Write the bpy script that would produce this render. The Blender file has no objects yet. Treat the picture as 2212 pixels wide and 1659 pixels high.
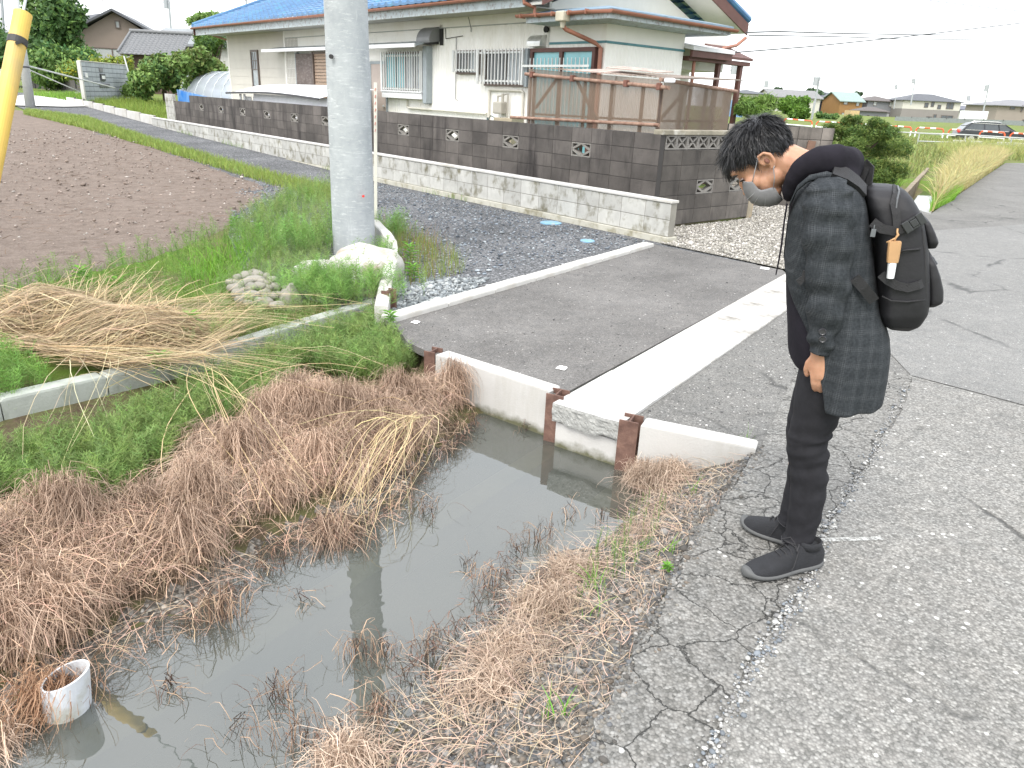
import bpy, bmesh, math, random
import numpy as np
from mathutils import Vector, Matrix
random.seed(7); rng = np.random.default_rng(11)
scene = bpy.context.scene
R = math.radians
# ---------------------------------------------------------------- camera
PF, PPITCH, PROLL, CH = 1598.0, R(21.18), R(2.59), 1.6
def v3(*a): return np.array(a, float)
_r0 = v3(1, 0, 0); _u0 = v3(0, math.sin(PPITCH), math.cos(PPITCH)); _f = v3(0, math.cos(PPITCH), -math.sin(PPITCH))
_r = math.cos(PROLL)*_r0 + math.sin(PROLL)*_u0
_u = -math.sin(PROLL)*_r0 + math.cos(PROLL)*_u0
CAMP = v3(0, 0, CH)
cam_d = bpy.data.cameras.new('camera'); cam = bpy.data.objects.new('camera', cam_d)
scene.collection.objects.link(cam); scene.camera = cam
cam_d.sensor_width = 36; cam_d.lens = 36*PF/2212; cam_d.clip_start = 0.05; cam_d.clip_end = 3000
mm = Matrix(((_r[0], _u[0], -_f[0], 0), (_r[1], _u[1], -_f[1], 0), (_r[2], _u[2], -_f[2], CH), (0, 0, 0, 1)))
cam.matrix_world = mm
# ---------------------------------------------------------------- world, sun, exposure
world = bpy.data.worlds.new('World'); scene.world = world; world.use_nodes = True
nt = world.node_tree; nt.nodes.clear()
wo = nt.nodes.new('ShaderNodeOutputWorld'); bg1 = nt.nodes.new('ShaderNodeBackground'); bg2 = nt.nodes.new('ShaderNodeBackground')
add = nt.nodes.new('ShaderNodeAddShader'); sky = nt.nodes.new('ShaderNodeTexSky'); sky.sky_type = 'NISHITA'; sky.sun_disc = False
SUN_EL, SUN_ROT = R(55), R(205)
sky.sun_elevation = SUN_EL; sky.sun_rotation = SUN_ROT; sky.air_density = 1.0; sky.dust_density = 4
nt.links.new(sky.outputs[0], bg1.inputs[0]); bg1.inputs[1].default_value = 0.05
tc = nt.nodes.new('ShaderNodeTexCoord'); nz = nt.nodes.new('ShaderNodeTexNoise'); nz.inputs['Scale'].default_value = 2.2; nz.inputs['Detail'].default_value = 5
mp = nt.nodes.new('ShaderNodeMapping'); mp.inputs['Scale'].default_value = (1, 1, 2.5)
rp = nt.nodes.new('ShaderNodeValToRGB'); rp.color_ramp.elements[0].position = .3; rp.color_ramp.elements[1].position = .7
rp.color_ramp.elements[0].color = (.90, .93, .96, 1); rp.color_ramp.elements[1].color = (1, 1, 1, 1)
nt.links.new(tc.outputs['Generated'], mp.inputs[0]); nt.links.new(mp.outputs[0], nz.inputs['Vector']); nt.links.new(nz.outputs[0], rp.inputs[0])
nt.links.new(rp.outputs[0], bg2.inputs[0]); bg2.inputs[1].default_value = 1.0
nt.links.new(bg1.outputs[0], add.inputs[0]); nt.links.new(bg2.outputs[0], add.inputs[1]); nt.links.new(add.outputs[0], wo.inputs[0])
sl = bpy.data.lights.new('sun', 'SUN'); sl.energy = 1.4; sl.angle = R(25); sl.color = (1, .97, .92)
so = bpy.data.objects.new('sun', sl); scene.collection.objects.link(so)
# sky sun_rotation r: the sun stands at azimuth direction (sin r, cos r)
sd = Vector((math.sin(SUN_ROT)*math.cos(SUN_EL), math.cos(SUN_ROT)*math.cos(SUN_EL), math.sin(SUN_EL)))
so.rotation_euler = sd.to_track_quat('Z', 'Y').to_euler()
scene.view_settings.view_transform = 'Standard'; scene.view_settings.look = 'None'; scene.view_settings.exposure = 1.0; scene.view_settings.gamma = 1
scene.render.engine = 'CYCLES'
scene.cycles.max_bounces = 6; scene.cycles.transparent_max_bounces = 12
# ---------------------------------------------------------------- geometry of the place
def ray(x, y): return _f*PF + (x-1106)*_r - (y-829.5)*_u
def gp(x, y, z=0.0):
    d = ray(x, y); return CAMP + d*((z-CH)/d[2])
def yp(x, y, Y):
    d = ray(x, y); return CAMP + d*(Y/d[1])
def pj(p):
    v = np.asarray(p, float)-CAMP; w = v@_f; return 1106+PF*(v@_r)/w, 829.5-PF*(v@_u)/w
TH = R(-49.154); EX = v3(math.cos(TH), math.sin(TH), 0); EY = v3(-math.sin(TH), math.cos(TH), 0)
OC = v3(1.79, 10.17, 0)                      # outer corner of the dark block wall
def L(x, y, z=0.0): return OC + EX*x + EY*y + v3(0, 0, z)
def toL(p): v = np.asarray(p)-OC; return v@EX, v@EY, p[2]
def rise(x, y):                              # the land climbs gently along the lane to the far left
    a = -((x-OC[0])*EX[0] + (y-OC[1])*EX[1])
    return np.interp(a, [6, 20, 29.5, 45, 90], [0, .25, .5, .8, 1.2])
def gt(x, y, dz=0.0):
    z = 0.0
    for _ in range(12):
        p = gp(x, y, z+dz); z = .5*z + .5*float(rise(p[0], p[1]))
    return gp(x, y, z+dz)
# ---------------------------------------------------------------- materials
def nodes(name):
    m = bpy.data.materials.new(name); m.use_nodes = True; t = m.node_tree
    b = t.nodes['Principled BSDF']; return m, t, b
def N(t, typ, **kw):
    n = t.nodes.new(typ)
    for k, v in kw.items():
        if k in n.inputs.keys(): n.inputs[k].default_value = v
        else: setattr(n, k, v)
    return n
def ramp(t, src, stops):
    n = t.nodes.new('ShaderNodeValToRGB'); e = n.color_ramp.elements
    while len(e) < len(stops): e.new(0.5)
    for i, (p, c) in enumerate(stops):
        e[i].position = p; e[i].color = (*c, 1) if len(c) == 3 else c
    t.links.new(src, n.inputs[0]); return n.outputs[0]
def mix(t, f, a, b, mode='MIX'):
    n = t.nodes.new('ShaderNodeMix'); n.data_type = 'RGBA'; n.blend_type = mode
    for s, v in ((0, f), (6, a), (7, b)):
        if hasattr(v, 'links') or hasattr(v, 'is_linked'): t.links.new(v, n.inputs[s])
        else: n.inputs[s].default_value = v if s == 0 else (*v, 1)
    return n.outputs[2]
def noise(t, scale, detail=4, coord='Object', vec=None, rough=.6, stretch=None):
    n = N(t, 'ShaderNodeTexNoise', Scale=scale, Detail=detail, Roughness=rough)
    if vec is None:
        c = N(t, 'ShaderNodeTexCoord'); vec = c.outputs[coord]
        if stretch:
            mpp = N(t, 'ShaderNodeMapping'); mpp.inputs['Scale'].default_value = stretch; t.links.new(vec, mpp.inputs[0]); vec = mpp.outputs[0]
    t.links.new(vec, n.inputs['Vector']); return n.outputs[0]
def bump(t, b, h, strength=.3, dist=.01, prev=None):
    n = N(t, 'ShaderNodeBump', Strength=strength, Distance=dist); t.links.new(h, n.inputs['Height'])
    if prev: t.links.new(prev, n.inputs['Normal'])
    t.links.new(n.outputs[0], b.inputs['Normal']); return n.outputs[0]
MC = {}
def M(name, col, rough=.7, var=.15, vs=6, metal=0, bs=0, bscale=60, c2=None, attr=False, alpha=1, spec=None, stain=None):
    """plain surface: base colour with noise variation, optional second colour, stains and bump"""
    if name in MC: return MC[name]
    m, t, b = nodes(name)
    n = noise(t, vs, 5)
    lo = tuple(max(0, c*(1-var)) for c in col); hi = tuple(min(1, c*(1+var)) for c in col)
    if c2: hi = c2
    c = ramp(t, n, [(.3, lo), (.7, hi)])
    if stain:
        s = noise(t, stain[1], 6, stretch=(1, 1, stain[2]) if len(stain) > 2 else None)
        f = ramp(t, s, [(.5, (0, 0, 0)), (.68, (1, 1, 1))]); c = mix(t, f, c, stain[0])
    if attr:
        a = N(t, 'ShaderNodeAttribute', attribute_name='Col'); c = mix(t, 1.0, c, a.outputs[0], 'MULTIPLY')
    t.links.new(c, b.inputs['Base Color']); b.inputs['Roughness'].default_value = rough; b.inputs['Metallic'].default_value = metal
    if spec is not None: b.inputs['Specular IOR Level'].default_value = spec
    if bs: bump(t, b, noise(t, bscale, 4), bs, .01)
    if alpha < 1: b.inputs['Alpha'].default_value = alpha
    MC[name] = m; return m
def leaf_mat(name, trans=.25):
    if name in MC: return MC[name]
    m, t, b = nodes(name)
    a = N(t, 'ShaderNodeAttribute', attribute_name='Col'); t.links.new(a.outputs[0], b.inputs['Base Color'])
    b.inputs['Roughness'].default_value = .6; b.inputs['Specular IOR Level'].default_value = .3
    tr = N(t, 'ShaderNodeBsdfTranslucent'); t.links.new(a.outputs[0], tr.inputs[0]); ms = N(t, 'ShaderNodeMixShader'); ms.inputs[0].default_value = trans
    t.links.new(b.outputs[0], ms.inputs[1]); t.links.new(tr.outputs[0], ms.inputs[2]); t.links.new(ms.outputs[0], t.nodes['Material Output'].inputs[0])
    MC[name] = m; return m
# ---------------------------------------------------------------- mesh builder
class MB:
    def __init__(s): s.v = []; s.f = []; s.c = []; s.col = (1, 1, 1)
    def add(s, vs, fs):
        o = len(s.v); s.v += [tuple(map(float, p)) for p in vs]; s.f += [tuple(o+i for i in f) for f in fs]; s.c += [s.col]*len(vs); return s
    def box(s, x0, y0, z0, x1, y1, z1, fr=None):
        P = [(x0, y0, z0), (x1, y0, z0), (x1, y1, z0), (x0, y1, z0), (x0, y0, z1), (x1, y0, z1), (x1, y1, z1), (x0, y1, z1)]
        if fr: P = [fr(*p) for p in P]
        return s.add(P, [(0, 3, 2, 1), (4, 5, 6, 7), (0, 1, 5, 4), (1, 2, 6, 5), (2, 3, 7, 6), (3, 0, 4, 7)])
    def cbox(s, x0, y0, z0, x1, y1, z1, c, fr=None):
        """box with its edges cut by c"""
        bm = bmesh.new(); bmesh.ops.create_cube(bm, size=1)
        for v in bm.verts: v.co = Vector(((x0+x1)/2+v.co.x*(x1-x0), (y0+y1)/2+v.co.y*(y1-y0), (z0+z1)/2+v.co.z*(z1-z0)))
        bmesh.ops.bevel(bm, geom=bm.edges[:], offset=c, segments=2, profile=.6, affect='EDGES')
        bm.verts.index_update(); P = [tuple(v.co) for v in bm.verts]; F = [tuple(v.index for v in f.verts) for f in bm.faces]; bm.free()
        if fr: P = [fr(*p) for p in P]
        return s.add(P, F)
    def bar(s, p, q, w, d=None, up=(0, 0, 1)):
        """box beam from p to q, w wide, d deep"""
        p, q = np.array(p, float), np.array(q, float); d = d or w; t = q-p; t = t/np.linalg.norm(t); up = np.array(up, float)
        if abs(t@up) > .98: up = v3(0, 1, 0) if abs(t[1]) < .9 else v3(1, 0, 0)
        a = np.cross(t, up); a /= np.linalg.norm(a); b = np.cross(a, t)
        P = [e+i*a*w/2+j*b*d/2 for e in (p, q) for i, j in ((-1, -1), (1, -1), (1, 1), (-1, 1))]
        return s.add(P, [(3, 2, 1, 0), (4, 5, 6, 7), (0, 1, 5, 4), (1, 2, 6, 5), (2, 3, 7, 6), (3, 0, 4, 7)])
    def tube(s, pts, r, n=8, cap=True, sq=1.0):
        pts = [np.array(p, float) for p in pts]; k = len(pts); r = [r]*k if np.isscalar(r) else r
        V = []; pa = None
        for i, p in enumerate(pts):
            t = pts[min(i+1, k-1)]-pts[max(i-1, 0)]; t = t/(np.linalg.norm(t)+1e-9)
            if pa is None:
                pa = np.cross(t, v3(0, 0, 1) if abs(t[2]) < .9 else v3(0, 1, 0))
            pa = pa-t*(pa@t); pa /= np.linalg.norm(pa); b = np.cross(t, pa)
            V += [p+r[i]*(math.cos(2*math.pi*j/n)*pa+sq*math.sin(2*math.pi*j/n)*b) for j in range(n)]
        Fs = [(i*n+j, i*n+(j+1) % n, (i+1)*n+(j+1) % n, (i+1)*n+j) for i in range(k-1) for j in range(n)]
        if cap: Fs += [tuple(range(n-1, -1, -1)), tuple((k-1)*n+j for j in range(n))]
        return s.add(V, Fs)
    def loft(s, rings, close=True, cap=True):
        n = len(rings[0]); V = [p for r_ in rings for p in r_]; k = len(rings)
        m = n if close else n-1
        Fs = [(i*n+j, i*n+(j+1) % n, (i+1)*n+(j+1) % n, (i+1)*n+j) for i in range(k-1) for j in range(m)]
        if cap and close: Fs += [tuple(range(n-1, -1, -1)), tuple((k-1)*n+j for j in range(n))]
        return s.add(V, Fs)
    def prism(s, poly, z0, z1, fr=None):
        n = len(poly); P = [(x, y, z0) for x, y in poly]+[(x, y, z1) for x, y in poly]
        if fr: P = [fr(*p) for p in P]
        return s.add(P, [tuple(range(n-1, -1, -1)), tuple(range(n, 2*n))]+[(i, (i+1) % n, n+(i+1) % n, n+i) for i in range(n)])
    def build(s, name, mat, parent=None, local=False, smooth=False, kind=None, bev=0, attr=False):
        me = bpy.data.meshes.new(name); me.from_pydata(s.v, [], s.f)
        if attr:
            ca = me.color_attributes.new('Col', 'FLOAT_COLOR', 'POINT'); ca.data.foreach_set('color', np.hstack([np.array(s.c, float), np.ones((len(s.c), 1))]).ravel())
        o = bpy.data.objects.new(name, me); scene.collection.objects.link(o); me.materials.append(mat)
        if parent is not None:
            if not local:
                root = parent; loc = Vector((0, 0, 0))
                while root is not None: loc += root.location; root = root.parent
                for v in me.vertices: v.co -= loc
            o.parent = parent
        bm = bmesh.new(); bm.from_mesh(me); bmesh.ops.recalc_face_normals(bm, faces=bm.faces); bm.to_mesh(me); bm.free()
        if smooth: me.polygons.foreach_set('use_smooth', [True]*len(me.polygons))
        if bev:
            b = o.modifiers.new('bevel', 'BEVEL'); b.width = bev; b.segments = 2; b.limit_method = 'ANGLE'
        if kind: o['kind'] = kind
        return o
def thing(name, label, cat, loc, rz=0, group=None):
    o = bpy.data.objects.new(name, None); scene.collection.objects.link(o); o.location = tuple(float(c) for c in loc); o.rotation_euler = (0, 0, rz); o.empty_display_size = .1
    return tag(o, label, cat, group)
def tag(o, label, cat, group=None, kind=None):
    if label: o['label'] = label
    if cat: o['category'] = cat
    if group: o['group'] = group
    if kind: o['kind'] = kind
    return o
def recenter(o):
    """puts a lone mesh's origin at its base"""
    me = o.data; n = len(me.vertices); a = np.empty(n*3); me.vertices.foreach_get('co', a); a = a.reshape(-1, 3)
    c = np.array([(a[:, 0].min()+a[:, 0].max())/2, (a[:, 1].min()+a[:, 1].max())/2, a[:, 2].min()]); a -= c
    me.vertices.foreach_set('co', a.ravel()); o.location = Vector(c)+o.location; return o
def copy_tree(o, parent=None):
    c = o.copy(); scene.collection.objects.link(c); c.parent = parent
    for ch in [k for k in KIDS.get(o.name, [])]: copy_tree(ch, c)
    return c
KIDS = {}
def index_kids(o):
    bpy.context.view_layer.update()
    KIDS[o.name] = list(o.children)
    for c in o.children: index_kids(c)
def npmesh(name, V, F, mat, col=None, parent=None, smooth=False):
    """V (n,3); F (m,k) index array"""
    me = bpy.data.meshes.new(name); V = np.asarray(V, np.float32); F = np.asarray(F, np.int32); k = F.shape[1]
    me.vertices.add(len(V)); me.vertices.foreach_set('co', V.ravel()); me.loops.add(F.size); me.loops.foreach_set('vertex_index', F.ravel())
    me.polygons.add(len(F)); me.polygons.foreach_set('loop_start', np.arange(0, F.size, k, dtype=np.int32)); me.polygons.foreach_set('loop_total', np.full(len(F), k, np.int32))
    if smooth: me.polygons.foreach_set('use_smooth', [True]*len(F))
    if col is not None:
        ca = me.color_attributes.new('Col', 'FLOAT_COLOR', 'POINT'); ca.data.foreach_set('color', np.hstack([np.asarray(col, np.float32), np.ones((len(V), 1), np.float32)]).ravel())
    me.update(calc_edges=True); me.materials.append(mat)
    o = bpy.data.objects.new(name, me); scene.collection.objects.link(o)
    if parent is not None:
        o.parent = parent
        loc = np.array(parent.location, np.float32); V = V-loc; me.vertices.foreach_set('co', V.ravel())
    return o
def ribbons(paths, w, cols, taper=.3):
    """paths (N,K,3), w width, cols (N,3) -> V,F,C of thin strips"""
    Np, K, _ = paths.shape; t = paths[:, -1]-paths[:, 0]; a = rng.uniform(0, 2*np.pi, Np)
    side = np.stack([np.cos(a), np.sin(a), rng.uniform(-.3, .3, Np)], 1); t /= (np.linalg.norm(t, axis=1, keepdims=True)+1e-9)
    side = side-t*(side*t).sum(1, keepdims=True); side /= (np.linalg.norm(side, axis=1, keepdims=True)+1e-9)
    ww = (np.broadcast_to(w, (Np,))[:, None]*np.linspace(1, taper, K)[None])[..., None]*.5
    V = np.stack([paths-side[:, None]*ww, paths+side[:, None]*ww], 2).reshape(-1, 3)
    b = (np.arange(Np)*K*2)[:, None]+np.arange(K-1)[None]*2; b = b.reshape(-1)
    F = np.stack([b, b+1, b+3, b+2], 1); C = np.repeat(cols, K*2, 0)
    return V, F, C
def merge(lst):
    V = []; F = []; C = []; o = 0
    for v, f, c in lst: V.append(v); F.append(f+o); C.append(c); o += len(v)
    return np.vstack(V), np.vstack(F), np.vstack(C)
def inpoly(x, y, poly):
    x = np.asarray(x); y = np.asarray(y); r = np.zeros(x.shape, bool); n = len(poly)
    for i in range(n):
        x1, y1 = poly[i][:2]; x2, y2 = poly[(i+1) % n][:2]
        c = ((y1 > y) != (y2 > y)) & (x < (x2-x1)*(y-y1)/(y2-y1+1e-12)+x1); r ^= c
    return r
def pdist(x, y, pl, closed=False):
    d = np.full(np.shape(x), 1e9); n = len(pl)
    for i in range(n if closed else n-1):
        a = np.array(pl[i][:2]); b = np.array(pl[(i+1) % n][:2]); ab = b-a; t = np.clip(((x-a[0])*ab[0]+(y-a[1])*ab[1])/(ab@ab), 0, 1)
        d = np.minimum(d, np.hypot(x-a[0]-t*ab[0], y-a[1]-t*ab[1]))
    return d
def sample(poly, n):
    """n random points in a world polygon"""
    P = np.array([p[:2] for p in poly]); out = np.zeros((0, 2))
    while len(out) < n:
        q = rng.uniform(P.min(0), P.max(0), (n*2, 2)); out = np.vstack([out, q[inpoly(q[:, 0], q[:, 1], P)]])
    return out[:n]
def tint(n, c, var=.25, hue=.08):
    c = np.array(c)[None]*rng.uniform(1-var, 1+var, (n, 1))*rng.uniform(1-hue, 1+hue, (n, 3)); return c
def G(pts, z=0.0): return [gp(x, y, z) for x, y in pts]
def GT(pts, dz=0.0): return [gt(x, y, dz) for x, y in pts]
def sheet(name, poly, mat, dz=0.0, thick=0.0, parent=None):
    """flat polygon (world pts) as a sheet with optional skirt; structure"""
    bm = bmesh.new(); vs = [bm.verts.new((p[0], p[1], p[2]+dz)) for p in poly]; f = bm.faces.new(vs)
    if f.normal.z < 0: f.normal_flip()
    bm.normal_update()
    if f.normal.z < 0: bmesh.ops.reverse_faces(bm, faces=[f])
    if thick:
        r_ = bmesh.ops.extrude_face_region(bm, geom=[f]); 
        for v in [g for g in r_['geom'] if isinstance(g, bmesh.types.BMVert)]: v.co.z -= thick
        bmesh.ops.recalc_face_normals(bm, faces=bm.faces)
    bmesh.ops.triangulate(bm, faces=bm.faces)
    me = bpy.data.meshes.new(name); bm.to_mesh(me); bm.free(); me.materials.append(mat)
    o = bpy.data.objects.new(name, me); scene.collection.objects.link(o); o['kind'] = 'structure'; return o
# ---------------------------------------------------------------- ground materials
def asphalt(name, lo, mid, hi, sc, crack=0.0, bs=.6, patch=.25, light=.08, cs=2.2):
    m, t, b = nodes(name); c = N(t, 'ShaderNodeTexCoord').outputs['Object']
    v = N(t, 'ShaderNodeTexVoronoi', Scale=sc); t.links.new(c, v.inputs['Vector']); v.inputs['Randomness'].default_value = 1
    sp = N(t, 'ShaderNodeSeparateColor'); t.links.new(v.outputs['Color'], sp.inputs[0])
    g = ramp(t, sp.outputs[0], [(0, lo), (.45, mid), (.85, tuple(.5*(x+y) for x, y in zip(mid, hi))), (1, hi)])
    # binder between stones
    d = ramp(t, v.outputs['Distance'], [(.25, (1, 1, 1)), (.62, (.62, .62, .62))]); g = mix(t, .75, g, d, 'MULTIPLY')
    v2 = N(t, 'ShaderNodeTexVoronoi', Scale=sc*.42); t.links.new(c, v2.inputs['Vector']); s2 = N(t, 'ShaderNodeSeparateColor'); t.links.new(v2.outputs['Color'], s2.inputs[0])
    f2 = ramp(t, s2.outputs[1], [(1-light, (0, 0, 0)), (1-light*.8, (1, 1, 1))]); f3 = ramp(t, v2.outputs['Distance'], [(.30, (1, 1, 1)), (.42, (0, 0, 0))])
    f2 = mix(t, 1.0, f2, f3, 'MULTIPLY'); g = mix(t, f2, g, tuple(min(1, x*1.5) for x in hi))
    p = ramp(t, noise(t, .9, 6, vec=c, rough=.65), [(.3, (1-patch,)*3), (.7, (1+patch*.6,)*3)]); g = mix(t, 1, g, p, 'MULTIPLY')
    p = ramp(t, noise(t, 9, 5, vec=c, rough=.7), [(.35, (.9, .9, .89)), (.7, (1.12, 1.1, 1.07))]); g = mix(t, 1, g, p, 'MULTIPLY')
    h = v.outputs['Distance']
    if crack:
        nz_ = N(t, 'ShaderNodeTexNoise', Scale=5, Detail=6, Roughness=.65); t.links.new(c, nz_.inputs['Vector'])
        mx = N(t, 'ShaderNodeMix'); mx.data_type = 'VECTOR'; mx.inputs[0].default_value = .13; t.links.new(c, mx.inputs[4]); t.links.new(nz_.outputs['Color'], mx.inputs[5])
        ve = N(t, 'ShaderNodeTexVoronoi', Scale=cs); ve.feature = 'DISTANCE_TO_EDGE'; t.links.new(mx.outputs[1], ve.inputs['Vector'])
        cr = ramp(t, ve.outputs['Distance'], [(.002, (1, 1, 1)), (.013, (0, 0, 0))])
        msk = ramp(t, noise(t, 1.7, 3, vec=c), [(.5-crack*.25, (0, 0, 0)), (.62-crack*.2, (1, 1, 1))])
        cr = mix(t, 1, cr, msk, 'MULTIPLY'); g = mix(t, cr, g, tuple(x*.5 for x in lo))
        hh = N(t, 'ShaderNodeMath', operation='SUBTRACT'); ad = N(t, 'ShaderNodeMath', operation='MULTIPLY_ADD'); ad.inputs[1].default_value = 4; t.links.new(cr, ad.inputs[0]); t.links.new(v.outputs['Distance'], ad.inputs[2]); h = ad.outputs[0]
    t.links.new(g, b.inputs['Base Color']); b.inputs['Roughness'].default_value = .85; b.inputs['Specular IOR Level'].default_value = .25
    n = N(t, 'ShaderNodeBump', Strength=bs, Distance=.004); n.invert = True; t.links.new(h, n.inputs['Height']); t.links.new(n.outputs[0], b.inputs['Normal'])
    return m
MAT_road_old = asphalt('asphalt_coarse', (.15, .15, .142), (.235, .232, .222), (.36, .36, .345), 105, .22, .7, .07, .03, .9)
MAT_road_crack = asphalt('asphalt_cracked', (.12, .12, .113), (.21, .207, .197), (.30, .30, .29), 95, 1.35, .8, .12, .015, 5.2)
MAT_road_mid = asphalt('asphalt_mid', (.13, .13, .125), (.185, .183, .176), (.27, .27, .26), 130, .25, .5, .22, .03, .8)
MAT_road_new = asphalt('asphalt_fine', (.125, .122, .118), (.175, .17, .165), (.24, .235, .23), 140, 0, .5, .32, .02)
MAT_road_smooth = asphalt('asphalt_smooth', (.16, .162, .158), (.215, .217, .212), (.30, .30, .295), 150, .12, .25, .10, .02, .5)
MAT_lane = asphalt('lane_gravel', (.05, .052, .056), (.125, .13, .137), (.28, .29, .31), 60, 0, 1.4, .35, .05)
MAT_whitegravel = asphalt('pale_gravel', (.13, .125, .11), (.28, .27, .235), (.50, .48, .44), 55, 0, 1.5, .3, .18)
MAT_shoulder = asphalt('shoulder_gravel', (.05, .045, .04), (.12, .11, .095), (.30, .285, .26), 75, 0, 1.2, .35, .08)
def soil_mat(name, a, b_, green=None, gs=3.0):
    m, t, b = nodes(name); c = N(t, 'ShaderNodeTexCoord').outputs['Object']
    g = ramp(t, noise(t, 6, 8, vec=c, rough=.7), [(.3, a), (.7, b_)])
    g = mix(t, 1, g, ramp(t, noise(t, 60, 4, vec=c, rough=.7), [(.35, (.72, .72, .72)), (.65, (1.15, 1.15, 1.15))]), 'MULTIPLY')
    if green:
        f = ramp(t, noise(t, gs, 6, vec=c, rough=.7), [(.42, (0, 0, 0)), (.55, (1, 1, 1))]); g = mix(t, f, g, green)
    t.links.new(g, b.inputs['Base Color']); b.inputs['Roughness'].default_value = .95; b.inputs['Specular IOR Level'].default_value = .1
    bump(t, b, noise(t, 25, 8, vec=c, rough=.75), .9, .03); return m
MAT_field = soil_mat('bare_soil', (.15, .12, .10), (.25, .205, .175))
MAT_ground = soil_mat('ground_mix', (.13, .115, .07), (.22, .20, .10), (.12, .19, .035), 1.2)
MAT_bank = soil_mat('bank_mud', (.085, .062, .042), (.15, .115, .08), (.12, .12, .055), 4)
MAT_conc = M('pale_concrete', (.50, .49, .46), .8, .09, 3, bs=.15, bscale=120, stain=((.40, .375, .33), 2.5, .3))
MAT_concw = M('white_concrete', (.50, .495, .475), .8, .10, 3, bs=.2, bscale=90, stain=((.40, .385, .34), 2.2, .5))
MAT_concg = M('grey_green_concrete', (.36, .385, .35), .85, .2, 4, bs=.25, bscale=70, stain=((.16, .18, .13), 5, .4))
def tide(name, col):
    m, t, b = nodes(name); c = N(t, 'ShaderNodeTexCoord').outputs['Object']; g = ramp(t, noise(t, 3, 6, vec=c), [(.3, tuple(x*.88 for x in col)), (.7, col)])
    g = mix(t, ramp(t, noise(t, 5, 7, stretch=(1, 1, .15), rough=.7), [(.5, (0, 0, 0)), (.75, (.5, .5, .5))]), g, (.33, .31, .26))
    gm = N(t, 'ShaderNodeNewGeometry'); sx = N(t, 'ShaderNodeSeparateXYZ'); t.links.new(gm.outputs['Position'], sx.inputs[0]); nz_ = noise(t, 14, 5, vec=c); a1 = N(t, 'ShaderNodeMath', operation='MULTIPLY_ADD'); a1.inputs[1].default_value = -.10; t.links.new(nz_, a1.inputs[0]); t.links.new(sx.outputs[2], a1.inputs[2])
    mr = N(t, 'ShaderNodeMapRange'); mr.inputs[1].default_value = -.32; mr.inputs[2].default_value = -.24; t.links.new(a1.outputs[0], mr.inputs[0]); g = mix(t, ramp(t, mr.outputs[0], [(.2, (1, 1, 1)), (.9, (0, 0, 0))]), g, (.10, .10, .055))
    t.links.new(g, b.inputs['Base Color']); b.inputs['Roughness'].default_value = .8; bump(t, b, noise(t, 90, 4, vec=c), .2, .01); return m
MAT_headwall = tide('headwall_concrete', (.50, .495, .475))
# ---------------------------------------------------------------- terrain
WZ = -0.26                                   # water level of the flooded ditch
LWALL = [v3(-6.6, -.4, 0), gp(-120, 905), gp(0, 870), gp(230, 818), gp(460, 765), gp(640, 708), gp(830, 652)]   # left concrete ditch wall, top at road level
HEADW = [gp(938, 765), gp(1215, 855), gp(1343, 905), gp(1385, 912), gp(1636, 965)]
AEDGE = [gp(1636, 967), gp(1606, 1005), gp(1555, 1075), gp(1490, 1165), gp(1450, 1235), gp(1415, 1310), gp(1345, 1440), gp(1310, 1530), gp(1235, 1659), gp(1130, 1900), v3(-.6, -.2, 0), v3(-2.5, -2.5, 0)]
DZ = LWALL + HEADW + AEDGE + [v3(-8, -4, 0)]
WATER = G([(1040, 886), (1200, 930), (1340, 975), (1385, 992), (1405, 1045), (1370, 1105), (1290, 1180), (1200, 1190), (1130, 1265), (1085, 1345), (960, 1410), (905, 1530), (820, 1600), (690, 1659), (560, 1800)], WZ) + [v3(-1.6, .3, 0), v3(-4.5, -1.8, 0), v3(-6, -1.6, 0)] + \
    G([(-700, 1800), (-150, 1600), (60, 1500), (200, 1430), (300, 1350), (430, 1320), (500, 1265), (590, 1165), (700, 1110), (790, 1115), (880, 1060), (940, 975), (1030, 897)], WZ)
def axis(lo, hi, a, b, fine, gr=1.22):
    v = list(np.arange(a, b, fine)); s = fine; x = b
    while x < hi: v.append(x); s *= gr; x += s
    v.append(hi); s = fine; x = a-fine
    while x > lo: v.insert(0, x); s *= gr; x -= s
    v.insert(0, lo); return np.array(v)
def tz(x, y):
    """height of the base terrain"""
    x = np.asarray(x, float); y = np.asarray(y, float)
    z = rise(x, y)-.03
    ins = inpoly(x, y, DZ) | (pdist(x, y, LWALL) < .06) | (pdist(x, y, HEADW) < .05); w = inpoly(x, y, WATER)
    dw = pdist(x, y, WATER, True); dl = pdist(x, y, LWALL); da = pdist(x, y, AEDGE)
    zi = np.where(dl < da, WZ+.02+.14*dw/(dw+dl+.01), WZ+.235*dw/(dw+da+.01))
    zi = np.where(w, WZ-np.minimum(.28, dw*.7), zi)
    z = np.where(ins, zi, z)
    # channel on the far right
    cc = inpoly(x, y, CHAN); z = np.where(cc, -.55, z)
    return z
CHAN = G([(1915, 462), (2004, 462), (2030, 412), (2062, 368), (2040, 368), (1990, 400), (1940, 438)], 0)
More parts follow.
